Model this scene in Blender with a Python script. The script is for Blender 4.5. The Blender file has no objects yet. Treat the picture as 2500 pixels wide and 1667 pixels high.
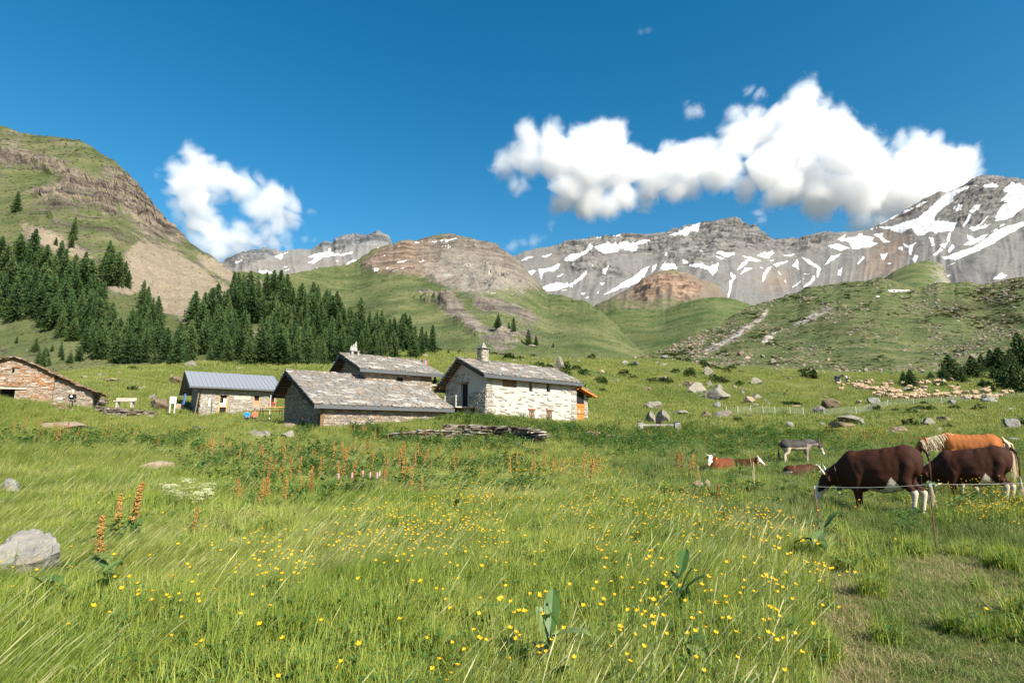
import bpy, bmesh, math, random
import numpy as np
from mathutils import Vector, Matrix, Euler

random.seed(7)
RNG = np.random.default_rng(11)
scene = bpy.context.scene
COL = scene.collection
# ------------------------------------------------------------------ camera, sky, sun, exposure
FPX, HOR, CX, CY, CAMZ = 1389.0, 1065.0, 1250.0, 833.5, 1.6
TH = math.atan((HOR - CY) / FPX)
cam_d = bpy.data.cameras.new('camera')
cam_d.sensor_width = 36.0
cam_d.lens = 36.0 * FPX / 2500.0
cam_d.clip_start = 0.05
cam_d.clip_end = 60000
cam = bpy.data.objects.new('camera', cam_d)
COL.objects.link(cam)
cam.location = (0, 0, CAMZ)
cam.rotation_euler = (math.pi / 2 + TH, 0, 0)
scene.camera = cam

SUN_EL = math.radians(38.0)
SUN_DIR = Vector((0.629 * math.cos(SUN_EL), -0.777 * math.cos(SUN_EL), math.sin(SUN_EL)))   # towards the sun
w_ = bpy.data.worlds.new('World')
scene.world = w_
w_.use_nodes = True
nt = w_.node_tree
nt.nodes.clear()
wo = nt.nodes.new('ShaderNodeOutputWorld')
bgn = nt.nodes.new('ShaderNodeBackground')
sky = nt.nodes.new('ShaderNodeTexSky')
sky.sky_type = 'NISHITA'
sky.sun_disc = False
sky.sun_elevation = SUN_EL
sky.sun_rotation = math.atan2(SUN_DIR.x, SUN_DIR.y)
sky.altitude = 1000
sky.air_density = 1.2
sky.dust_density = 1.0
sky.ozone_density = 1.6
hs = nt.nodes.new('ShaderNodeHueSaturation')
hs.inputs['Hue'].default_value = 0.488
hs.inputs['Saturation'].default_value = 1.46
hs.inputs['Value'].default_value = 1.0
nt.links.new(sky.outputs[0], hs.inputs['Color'])
nt.links.new(hs.outputs[0], bgn.inputs[0])
bgn.inputs[1].default_value = 0.071
nt.links.new(bgn.outputs[0], wo.inputs[0])

sun_d = bpy.data.lights.new('sun', 'SUN')
sun_d.energy = 5.0
sun_d.angle = math.radians(0.53)
sun_d.color = (1.0, 0.93, 0.80)
sun = bpy.data.objects.new('sun', sun_d)
COL.objects.link(sun)
sun.rotation_euler = SUN_DIR.to_track_quat('Z', 'Y').to_euler()

scene.view_settings.view_transform = 'Standard'
scene.view_settings.look = 'None'
scene.view_settings.exposure = 1.12
scene.view_settings.gamma = 1.0
scene.view_settings.use_curve_mapping = False
cy = scene.cycles
cy.max_bounces = 12
cy.diffuse_bounces = 3
cy.glossy_bounces = 2
cy.transmission_bounces = 3
cy.transparent_max_bounces = 8
cy.volume_bounces = 12
cy.volume_step_rate = 2.0
cy.volume_max_steps = 128

# ------------------------------------------------------------------ picture <-> place helpers
cT, sT = math.cos(TH), math.sin(TH)
def w_of(py):
    return np.tan(np.arctan((CY - np.asarray(py, float)) / FPX) + TH)
def uw(px, py):
    w = w_of(py)
    return (np.asarray(px, float) - CX) / FPX * (cT + w * sT), w
def at(px, py, Y):
    u, w = uw(px, py)
    return Vector((float(u) * Y, Y, float(w) * Y + CAMZ))
def to_px(x, y, z):
    w = (z - CAMZ) / y
    u = x / y
    den = cT + w * sT
    return CX + FPX * u / den, CY - FPX * (w * cT - sT) / den

# ------------------------------------------------------------------ noise
_perm = np.random.default_rng(3).permutation(4096).astype(np.int64)
def _h(ix, iy, iz):
    return _perm[(_perm[(_perm[ix & 4095] + iy) & 4095] + iz) & 4095] / 4095.0
def vnoise(x, y, z=None):
    x = np.asarray(x, float); y = np.asarray(y, float)
    z = np.zeros_like(x) if z is None else np.asarray(z, float)
    xi = np.floor(x).astype(np.int64); yi = np.floor(y).astype(np.int64); zi = np.floor(z).astype(np.int64)
    xf, yf, zf = x - xi, y - yi, z - zi
    xf = xf * xf * (3 - 2 * xf); yf = yf * yf * (3 - 2 * yf); zf = zf * zf * (3 - 2 * zf)
    r = 0
    for dx in (0, 1):
        for dy in (0, 1):
            for dz in (0, 1):
                r = r + _h(xi + dx, yi + dy, zi + dz) * (xf if dx else 1 - xf) * (yf if dy else 1 - yf) * (zf if dz else 1 - zf)
    return r
def fbm(x, y, z=None, oct=4, lac=2.1, g=0.5):
    s, a, t = 0.0, 1.0, 0.0
    for i in range(oct):
        s = s + a * (vnoise(x + 17.3 * i, y + 5.1 * i, None if z is None else z + 9.7 * i) - 0.5)
        t += a
        a *= g
        x = x * lac; y = y * lac
        if z is not None: z = z * lac
    return s / t * 2
def ridged(x, y, z=None, oct=4):
    s, a, t = 0.0, 1.0, 0.0
    for i in range(oct):
        n = vnoise(x + 31.3 * i, y + 3.1 * i, None if z is None else z + 7.7 * i)
        s = s + a * (1 - np.abs(n * 2 - 1)); t += a; a *= 0.5
        x = x * 2.1; y = y * 2.1
        if z is not None: z = z * 2.1
    return s / t

# ------------------------------------------------------------------ masks drawn over the view, read where the ground is seen
def raster(polys, soft=2, w=2500, h=1667, q=2):
    W, Hh = w // q + 200 // q * 2, h // q + 1
    ox = 200
    m = np.zeros((Hh, W), np.float32)
    for p in polys:
        p = np.array(p, float)
        p = np.stack([(p[:, 0] + ox) / q, p[:, 1] / q], 1)
        x0, x1 = int(max(0, p[:, 0].min())), int(min(W - 1, p[:, 0].max() + 1))
        y0, y1 = int(max(0, p[:, 1].min())), int(min(Hh - 1, p[:, 1].max() + 1))
        if x1 <= x0 or y1 < y0: continue
        gx, gy = np.meshgrid(np.arange(x0, x1 + 1) + .5, np.arange(y0, y1 + 1) + .5)
        ins = np.zeros(gx.shape, bool)
        n = len(p)
        for i in range(n):
            xa, ya = p[i]; xb, yb = p[(i + 1) % n]
            if ya == yb: continue
            c = ((ya > gy) != (yb > gy)) & (gx < (xb - xa) * (gy - ya) / (yb - ya) + xa)
            ins ^= c
        m[y0:y1 + 1, x0:x1 + 1] = np.maximum(m[y0:y1 + 1, x0:x1 + 1], ins)
    r = max(0, int(round(soft / q)))
    for _ in range(2 if r else 0):
        for ax in (0, 1):
            k = np.ones(2 * r + 1) / (2 * r + 1)
            pad = [(r, r) if a == ax else (0, 0) for a in (0, 1)]
            mp = np.pad(m, pad, mode='edge')
            cs = np.cumsum(mp, axis=ax)
            cs = np.insert(cs, 0, 0, axis=ax)
            n = m.shape[ax]
            if ax == 0: m = (cs[2 * r + 1:2 * r + 1 + n] - cs[:n]) / (2 * r + 1)
            else: m = (cs[:, 2 * r + 1:2 * r + 1 + n] - cs[:, :n]) / (2 * r + 1)
    def sample(px, py):
        ix = np.clip(((np.asarray(px) + ox) / q).astype(int), 0, W - 1)
        iy = np.clip((np.asarray(py) / q).astype(int), 0, Hh - 1)
        return m[iy, ix]
    return sample
def zo(ox, oy, s, pts):
    return [(ox + x / s, oy + y / s) for x, y in pts]

# ------------------------------------------------------------------ objects
def tag(o, label=None, cat=None, group=None, kind=None):
    if label: o['label'] = label
    if cat: o['category'] = cat
    if group: o['group'] = group
    if kind: o['kind'] = kind
    return o
def empty(name, loc, rz=0.0, label=None, cat=None, group=None):
    o = bpy.data.objects.new(name, None)
    COL.objects.link(o)
    o.location = loc
    o.rotation_euler = (0, 0, rz)
    o.empty_display_size = 0.3
    return tag(o, label, cat, group)
def link(name, me, parent=None, loc=None, rot=None, scl=None):
    o = bpy.data.objects.new(name, me)
    COL.objects.link(o)
    if parent is not None: o.parent = parent
    if loc is not None: o.location = loc
    if rot is not None: o.rotation_euler = rot
    if scl is not None: o.scale = scl
    return o
def mesh_from(name, V, F, mats=None, mi=None, smooth=False):
    me = bpy.data.meshes.new(name)
    me.from_pydata([tuple(v) for v in V], [], [tuple(f) for f in F])
    for m in (mats or []):
        me.materials.append(m)
    if mi is not None:
        me.polygons.foreach_set('material_index', np.array(mi, np.int32))
    if smooth:
        me.polygons.foreach_set('use_smooth', np.ones(len(F), bool))
    me.update()
    return me
def np_mesh(name, V, F, mats=None, smooth=False, attrs=None):
    """fast mesh from numpy arrays; F is (n,3) or (n,4)"""
    V = np.asarray(V, np.float32); F = np.asarray(F, np.int32)
    me = bpy.data.meshes.new(name)
    me.vertices.add(len(V)); me.vertices.foreach_set('co', V.ravel())
    k = F.shape[1]
    me.loops.add(F.size); me.loops.foreach_set('vertex_index', F.ravel())
    me.polygons.add(len(F)); me.polygons.foreach_set('loop_start', np.arange(0, F.size, k, dtype=np.int32))
    try: me.polygons.foreach_set('loop_total', np.full(len(F), k, np.int32))
    except Exception: pass
    if smooth: me.polygons.foreach_set('use_smooth', np.ones(len(F), bool))
    for m in (mats or []): me.materials.append(m)
    for n, a in (attrs or {}).items():
        a = np.asarray(a, np.float32)
        if a.ndim == 2:
            at_ = me.attributes.new(n, 'FLOAT_COLOR', 'POINT')
            if a.shape[1] == 3: a = np.concatenate([a, np.ones((len(a), 1), np.float32)], 1)
            at_.data.foreach_set('color', a.ravel())
        else:
            at_ = me.attributes.new(n, 'FLOAT', 'POINT'); at_.data.foreach_set('value', a)
    me.update(calc_edges=True)
    me.validate()
    return me
def grid_faces(nu, nv):
    i = np.arange(nu * nv).reshape(nv, nu)
    return np.stack([i[:-1, :-1].ravel(), i[:-1, 1:].ravel(), i[1:, 1:].ravel(), i[1:, :-1].ravel()], 1)

class MB:
    """collects boxes, prisms and tubes into one mesh"""
    def __init__(s): s.V, s.F, s.R = [], [], []
    def add(s, V, F, r=0.5):
        b = len(s.V)
        s.V += [tuple(v) for v in V]; s.F += [tuple(i + b for i in f) for f in F]; s.R += [r] * len(V)
        return s
    def box(s, x0, x1, y0, y1, z0, z1, r=0.5, j=0.0):
        V = [(x, y, z) for z in (z0, z1) for (x, y) in ((x0, y0), (x1, y0), (x1, y1), (x0, y1))]
        if j: V = [(a + random.uniform(-j, j), b + random.uniform(-j, j), c + random.uniform(-j, j)) for a, b, c in V]
        return s.add(V, [(3, 2, 1, 0), (4, 5, 6, 7), (0, 1, 5, 4), (1, 2, 6, 5), (2, 3, 7, 6), (3, 0, 4, 7)], r)
    def beam(s, a, b, wx, wz, r=0.5):
        a, b = Vector(a), Vector(b)
        d = (b - a).normalized()
        up = Vector((0, 0, 1)) if abs(d.z) < .9 else Vector((0, 1, 0))
        sx = d.cross(up).normalized(); sz = sx.cross(d).normalized()
        V = []
        for p in (a, b):
            for q, t in ((-1, -1), (1, -1), (1, 1), (-1, 1)):
                V.append(p + sx * (wx / 2 * q) + sz * (wz / 2 * t))
        return s.add(V, [(3, 2, 1, 0), (4, 5, 6, 7), (0, 1, 5, 4), (1, 2, 6, 5), (2, 3, 7, 6), (3, 0, 4, 7)], r)
    def tube(s, pts, rad, n=6, r=0.5):
        pts = [Vector(p) for p in pts]
        rs = rad if isinstance(rad, (list, tuple)) else [rad] * len(pts)
        b = len(s.V)
        for i, p in enumerate(pts):
            d = (pts[min(i + 1, len(pts) - 1)] - pts[max(i - 1, 0)]).normalized()
            up = Vector((0, 0, 1)) if abs(d.z) < .95 else Vector((1, 0, 0))
            sx = d.cross(up).normalized(); sz = sx.cross(d)
            for k in range(n):
                a = 2 * math.pi * k / n
                s.V.append(tuple(p + (sx * math.cos(a) + sz * math.sin(a)) * rs[i])); s.R.append(r)
        for i in range(len(pts) - 1):
            for k in range(n):
                s.F.append((b + i * n + k, b + i * n + (k + 1) % n, b + (i + 1) * n + (k + 1) % n, b + (i + 1) * n + k))
        s.F.append(tuple(b + k for k in range(n))[::-1]); e = b + (len(pts) - 1) * n
        s.F.append(tuple(e + k for k in range(n)))
        return s
    def mesh(s, name, mat, smooth=False):
        me = mesh_from(name, s.V, s.F, [mat] if mat else None, None, smooth)
        a = me.attributes.new('rnd', 'FLOAT', 'POINT')
        a.data.foreach_set('value', np.array(s.R, np.float32))
        return me
    def build(s, name, mat, parent=None, smooth=False, **k):
        return link(name, s.mesh(name, mat, smooth), parent, **k)

# ------------------------------------------------------------------ materials
class NT:
    def __init__(s, name):
        s.m = bpy.data.materials.new(name); s.m.use_nodes = True
        s.t = s.m.node_tree; s.t.nodes.clear()
        s.out = s.t.nodes.new('ShaderNodeOutputMaterial')
    def n(s, typ, ins=None, **props):
        nd = s.t.nodes.new(typ)
        for k, v in props.items(): setattr(nd, k, v)
        for k, v in (ins or {}).items():
            if isinstance(v, bpy.types.NodeSocket): s.t.links.new(v, nd.inputs[k])
            else: nd.inputs[k].default_value = v
        return nd
    def pos(s, scale=1.0, obj=False):
        src = s.n('ShaderNodeTexCoord').outputs['Object'] if obj else s.n('ShaderNodeNewGeometry').outputs['Position']
        sc = scale if isinstance(scale, (tuple, list)) else (scale,) * 3
        return s.n('ShaderNodeMapping', {'Vector': src, 'Scale': sc}).outputs[0]
    def noise(s, vec, scale=1.0, detail=4, rough=0.55, dist=0.0):
        return s.n('ShaderNodeTexNoise', {'Vector': vec, 'Scale': scale, 'Detail': detail, 'Roughness': rough, 'Distortion': dist}).outputs['Fac']
    def ramp(s, fac, stops, interp='LINEAR'):
        nd = s.n('ShaderNodeValToRGB', {'Fac': fac})
        cr = nd.color_ramp; cr.interpolation = interp
        while len(cr.elements) > 1: cr.elements.remove(cr.elements[-1])
        cr.elements[0].position = stops[0][0]; cr.elements[0].color = (*stops[0][1], 1)
        for p, c in stops[1:]:
            e = cr.elements.new(p); e.color = (*c, 1)
        return nd.outputs[0]
    def mr(s, v, a, b, c=0.0, d=1.0):
        return s.n('ShaderNodeMapRange', {'Value': v, 'From Min': a, 'From Max': b, 'To Min': c, 'To Max': d}).outputs[0]
    def math(s, op, a, b=0.0):
        return s.n('ShaderNodeMath', {0: a, 1: b}, operation=op).outputs[0]
    def mix(s, f, a, b, blend='MIX'):
        nd = s.n('ShaderNodeMix', data_type='RGBA', blend_type=blend)
        for i, v in ((0, f), (6, a), (7, b)):
            if isinstance(v, bpy.types.NodeSocket): s.t.links.new(v, nd.inputs[i])
            elif i == 0: nd.inputs[0].default_value = v
            else: nd.inputs[i].default_value = (*v, 1) if len(v) == 3 else v
        return nd.outputs[2]
    def attr(s, name, typ='GEOMETRY'):
        return s.n('ShaderNodeAttribute', attribute_name=name, attribute_type=typ)
    def bump(s, h, strength=0.5, dist=0.1, normal=None):
        i = {'Height': h, 'Strength': strength, 'Distance': dist}
        if normal is not None: i['Normal'] = normal
        return s.n('ShaderNodeBump', i).outputs[0]
    def bsdf(s, color, rough=0.8, normal=None, spec=0.3, **extra):
        i = {'Base Color': color if isinstance(color, bpy.types.NodeSocket) else (*color, 1), 'Roughness': rough, 'Specular IOR Level': spec}
        if normal is not None: i['Normal'] = normal
        i.update(extra)
        b = s.n('ShaderNodeBsdfPrincipled', i)
        s.t.links.new(b.outputs[0], s.out.inputs[0])
        return s.m
    def done(s, sh):
        s.t.links.new(sh, s.out.inputs[0]); return s.m

def simple(name, col, rough=0.7, var=0.15, scale=8.0, spec=0.3, bump=0.2, bd=0.01, metallic=0.0):
    t = NT(name)
    nz = t.noise(t.pos(scale, True), 1.0, 5)
    c = t.mix(nz, tuple(x * (1 - var) for x in col), tuple(min(1, x * (1 + var)) for x in col))
    return t.bsdf(c, rough, t.bump(nz, bump, bd), spec, **({'Metallic': metallic} if metallic else {}))

def stone_mat(name, stops, per_object=True, scale=6.0, bump=0.5, bd=0.03, lichen=None):
    """per stone colour, from the stone's own random value"""
    t = NT(name)
    r = t.n('ShaderNodeObjectInfo').outputs['Random'] if per_object else t.attr('rnd').outputs['Fac']
    base = t.ramp(r, stops)
    p = t.pos(scale)
    nz = t.noise(p, 1.0, 6, 0.65)
    n2 = t.noise(t.pos((scale * .35, scale * .35, scale * 1.6)), 1.0, 4)
    c = t.mix(t.mr(nz, 0.3, 0.75), base, t.mix(1.0, base, (0.55, 0.52, 0.5), 'MULTIPLY'))
    c = t.mix(t.mr(n2, 0.52, 0.7), c, t.mix(0.6, c, (0.62, 0.6, 0.56)))
    if lichen:
        n3 = t.noise(t.pos(lichen[1]), 1.0, 5, 0.7)
        c = t.mix(t.mr(n3, lichen[2], lichen[2] + .06), c, lichen[0])
    return t.bsdf(c, 0.9, t.bump(t.math('ADD', nz, n2), bump, bd), 0.2)
# ------------------------------------------------------------------ meadow: height of the ground
_R = np.array([12, 18, 25, 32, 40, 48, 57, 66, 80, 95, 110, 130, 160, 190.])
_C = np.array([-400, 0, 300, 500, 800, 1000, 1200, 1400, 1600, 1800, 2100, 2500, 2900.])
_T = np.array([
 [1255]*13, [1178]*5+[1180]*8, [1122]*2+[1125]*3+[1128]*8,
 [1085,1085,1090,1092,1095,1097,1100,1102,1105,1108,1110,1110,1110],
 [1035,1040,1060,1072,1060,1068,1072,1078,1085,1085,1085,1085,1085],
 [985,988,1025,1050,1045,1035,1032,1060,1065,1065,1063,1060,1060],
 [955,962,995,1030,1030,1005,1000,1035,1045,1045,1042,1038,1038],
 [940,948,975,1008,1005,970,965,1000,1020,1025,1025,1018,1016],
 [930,938,938,955,945,920,920,955,985,1000,1003,993,990],
 [920,927,912,910,905,885,893,922,950,970,980,972,968],
 [918,925,899,887,890,866,876,898,920,945,957,953,950],
 [925,933,899,884,886,858,868,882,892,918,933,930,928],
 [955,960,922,910,905,868,872,874,874,892,905,900,898],
 [1000,1000,980,960,950,905,900,900,900,915,925,920,918]], float)
_Z = CAMZ + _R[:, None] * w_of(_T)
_R2 = np.concatenate([[-60, 3, 7], _R]); _Z = np.concatenate([np.zeros((1, 13)) - .4, np.zeros((2, 13)), _Z])
_U = (_C - CX) / FPX * cT
def ground_z(x, y, detail=True):
    x = np.asarray(x, float); y = np.asarray(y, float)
    u = np.clip(x / np.maximum(y, 4.0), _U[0], _U[-1]); yy = np.clip(y, _R2[0], _R2[-1])
    i = np.clip(np.searchsorted(_U, u) - 1, 0, len(_U) - 2); j = np.clip(np.searchsorted(_R2, yy) - 1, 0, len(_R2) - 2)
    fu = (u - _U[i]) / (_U[i + 1] - _U[i]); fy = (yy - _R2[j]) / (_R2[j + 1] - _R2[j])
    fu = fu * fu * (3 - 2 * fu)
    z = (_Z[j, i] * (1 - fu) + _Z[j, i + 1] * fu) * (1 - fy) + (_Z[j + 1, i] * (1 - fu) + _Z[j + 1, i + 1] * fu) * fy
    if detail:
        a = np.clip((y - 14) / 50, 0, 1)
        z = z + fbm(x / 3.1, y / 3.1, oct=3) * 0.07 + fbm(x / 14. + 5, y / 14., oct=3) * 0.45 * a
    return z
def gz(x, y): return float(ground_z(np.array([x]), np.array([y]))[0])
_YS = np.exp(np.linspace(math.log(2.5), math.log(175), 900))
def hit(px, py):
    """where the view ray through a picture point meets the meadow"""
    u, w = uw(px, py)
    z = ground_z(u * _YS, _YS)
    below = z > CAMZ + w * _YS
    k = int(np.argmax(below)) if below.any() else 899
    Y = _YS[k]
    return Vector((float(u) * Y, float(Y), float(z[k])))
def hit_Y(px, Y):
    u = (px - CX) / FPX * cT
    return Vector((u * Y, Y, gz(u * Y, Y)))

# picture-space masks for the meadow
M_short = raster([[(1975,1700),(2040,1500),(2000,1430),(2090,1375),(2230,1350),(2340,1345),(2720,1300),(2720,1700)]], 50)
M_path = raster([[(2010,1450),(2090,1440),(2140,1560),(2200,1700),(2050,1700),(2040,1560)], [(2200,1350),(2330,1370),(2520,1440),(2600,1500),(2500,1500),(2330,1430)]], 20)
M_graze = raster([[(1480,1120),(1700,1085),(2720,1095),(2720,1345),(2350,1350),(2200,1355),(2060,1380),(1800,1300),(1600,1240),(1480,1190)]], 14)
M_mown = raster([[(500,1080),(430,1060),(640,1020),(1000,1085),(1500,1110),(1450,1150),(1000,1130),(700,1105)], [(470,1010),(700,1022),(700,1050),(500,1062),(330,1030)]], 12)
M_dock = raster([[(430,1120),(640,1110),(900,1135),(1150,1150),(1420,1160),(1430,1195),(1200,1215),(900,1215),(680,1270),(590,1240),(440,1160)],
                 [(0,1065),(200,1060),(480,1075),(500,1105),(250,1100),(0,1090)], [(60,1390),(330,1330),(330,1480),(60,1500)]], 10)
M_weed = raster([[(1050,1025),(1200,1018),(1400,1040),(1500,1060),(1700,1045),(2050,1060),(2050,1090),(1700,1105),(1450,1100),(1330,1075),(1110,1040)],
                 [(940,1062),(1060,1075),(1300,1095),(1240,1105),(1000,1090),(900,1075)], [(840,1040),(900,1030),(925,1065),(870,1075)], [(735,1030),(770,1035),(760,1065),(715,1060)]], 8)
M_butter = raster([[(800,1330),(1000,1290),(1250,1180),(1480,1180),(1900,1330),(2060,1480),(2080,1680),(0,1680),(0,1530),(250,1560),(480,1480),(700,1430)], [(450,1420),(700,1420),(720,1560),(560,1560)], [(2060,1230),(2500,1200),(2500,1360),(2300,1300)]], 20)
M_clump = raster([[(490,1440),(700,1430),(730,1560),(600,1590)], [(230,1590),(460,1560),(470,1650),(240,1650)], [(1000,1340),(1200,1320),(1180,1400),(1010,1410)], [(1380,1400),(1560,1410),(1540,1450),(1400,1450)]], 14)
M_yel = raster([[(0,1045),(250,1045),(620,1050),(640,1075),(300,1075),(0,1075)], [(1990,1075),(2200,1065),(2200,1105),(2010,1105)], [(900,1130),(1300,1120),(1300,1145)]], 14)

def meadow_mat():
    t = NT('meadow_soil_and_thatch')
    p = t.pos(1.0)
    n1 = t.noise(p, 0.11, 5, .6); n2 = t.noise(p, 1.7, 6, .7); n3 = t.noise(p, 14.0, 4, .7)
    c = t.ramp(n1, [(0.3, (0.07, 0.092, 0.022)), (0.5, (0.12, 0.135, 0.034)), (0.7, (0.165, 0.155, 0.05))])
    c = t.mix(t.mr(n2, .35, .7), c, t.mix(0.7, c, (0.5, 0.62, 0.45), 'MULTIPLY'))
    c = t.mix(t.mr(n3, .45, .75, 0, .5), c, (0.13, 0.11, 0.05))
    c = t.mix(t.attr('path').outputs['Fac'], c, t.mix(n3, (0.17, 0.14, 0.065), (0.30, 0.24, 0.12)))
    c = t.mix(t.mr(t.noise(p, .05, 3), .55, .66, 0, .5), c, (0.045, 0.075, 0.02))
    return t.bsdf(c, 0.95, t.bump(t.math('ADD', n2, n3), 0.7, 0.08), 0.1)
nu, ny = 560, 420
yy = np.concatenate([np.linspace(-45, 1.5, 12), np.exp(np.linspace(math.log(2), math.log(190), ny - 12))])
uu = np.linspace(-1.55, 1.55, nu)
YY, UU = np.meshgrid(yy, uu, indexing='ij')
XX = UU * (np.maximum(YY, 8) + 3)
ZZ = ground_z(XX, YY)
gpx, gpy = to_px(XX, np.maximum(YY, 2), ZZ)
ground = link('ground', np_mesh('ground', np.stack([XX.ravel(), YY.ravel(), ZZ.ravel()], 1), grid_faces(nu, ny), [meadow_mat()], True,
    {'path': np.where(YY > 3, M_path(gpx, gpy), 0).ravel() * .6}))
tag(ground, kind='structure')

# ------------------------------------------------------------------ mountains and slopes
def interp(pts, x):
    pts = sorted(pts)
    return np.interp(x, [p[0] for p in pts], [p[1] for p in pts])

def mtn_mat(name, S, rockc, screec, greenc, bumpd=1.0, snow_edge=0.10, speck=0.0):
    t = NT(name)
    kd = .25 if S < 45 else .42
    p = t.pos(1.0 / S)
    pz = t.pos((0.35 / S, 0.35 / S, 2.2 / S))
    n1 = t.noise(p, 1.0, 7, .62); n2 = t.noise(p, 6.0, 6, .7); n3 = t.noise(pz, 2.0, 7, .7, .4); n4 = t.noise(p, 28.0, 3, .7)
    rock = t.ramp(n3, [(0.34, tuple(x * kd for x in rockc[0])), (0.47, rockc[0]), (0.60, rockc[1])])  # low end of the ramp darkened: crevice shade painted into the rock colour
    def dim(c, k): return tuple(x * k for x in c)
    rock = t.mix(t.mr(n4, .35, .7, 0, .55), rock, t.mix(1.0, rock, (.45, .45, .47), 'MULTIPLY'))
    scr = t.ramp(t.math('ADD', t.math('MULTIPLY', n2, .5), t.math('MULTIPLY', n1, .5)), [(0.38, screec[0]), (0.62, screec[1])])
    scr = t.mix(t.mr(n4, .4, .65, 0, .6), scr, t.mix(1.0, scr, (.6, .6, .6), 'MULTIPLY'))
    gr = t.ramp(n1, [(0.32, greenc[0]), (0.5, greenc[1]), (0.68, greenc[2])])
    gr = t.mix(t.mr(n2, .45, .75, 0, .6), gr, t.mix(1.0, gr, (.6, .66, .6), 'MULTIPLY'))
    if speck:
        vz = t.n('ShaderNodeTexVoronoi', {'Vector': p, 'Scale': 22.0}).outputs['Distance']
        gr = t.mix(t.math('MULTIPLY', t.mr(vz, .16, .10), t.mr(n1, .45, .6)), gr, (0.26, 0.245, 0.21))
    a = lambda nm: t.attr(nm).outputs['Fac']
    def thr(m, amp, soft=0.08, src=None):
        src = src or n2
        v = t.math('ADD', m, t.math('MULTIPLY', t.math('SUBTRACT', src, .5), amp))
        return t.mr(v, .5 - soft, .5 + soft)
    nm = t.math('ADD', t.math('MULTIPLY', n2, .45), t.math('ADD', t.math('MULTIPLY', n3, .30), t.math('MULTIPLY', n4, .25)))
    c = t.mix(thr(a('scree'), 2.4, .12, nm), rock, scr)
    c = t.mix(t.mr(a('warm'), .1, 1.0, 0, .7), c, t.mix(1.0, c, (1.28, .98, .80), 'MULTIPLY'))
    c = t.mix(thr(a('green'), 4.2, .12, nm), c, gr)
    c = t.mix(thr(a('dark'), 3.4, .12, nm), c, t.mix(n2, (0.03, 0.05, 0.018), (0.075, 0.06, 0.03)))
    c = t.mix(thr(a('pale'), 3.2, .08, nm), c, (0.31, 0.295, 0.265))
    c = t.mix(thr(t.math('ADD', a('snow'), .12), snow_edge * 9, .06, nm), c, (0.60, 0.59, 0.585))
    h = t.math('ADD', t.math('MULTIPLY', n3, 1.0), t.math('MULTIPLY', n2, .5))
    h = t.math('MULTIPLY', h, t.mr(a('green'), .3, .9, 1.0, .45))
    return t.bsdf(c, .95, t.bump(h, 0.9, S * .06 * bumpd, t.bump(n4, .6, S * .02)), .1)

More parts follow.
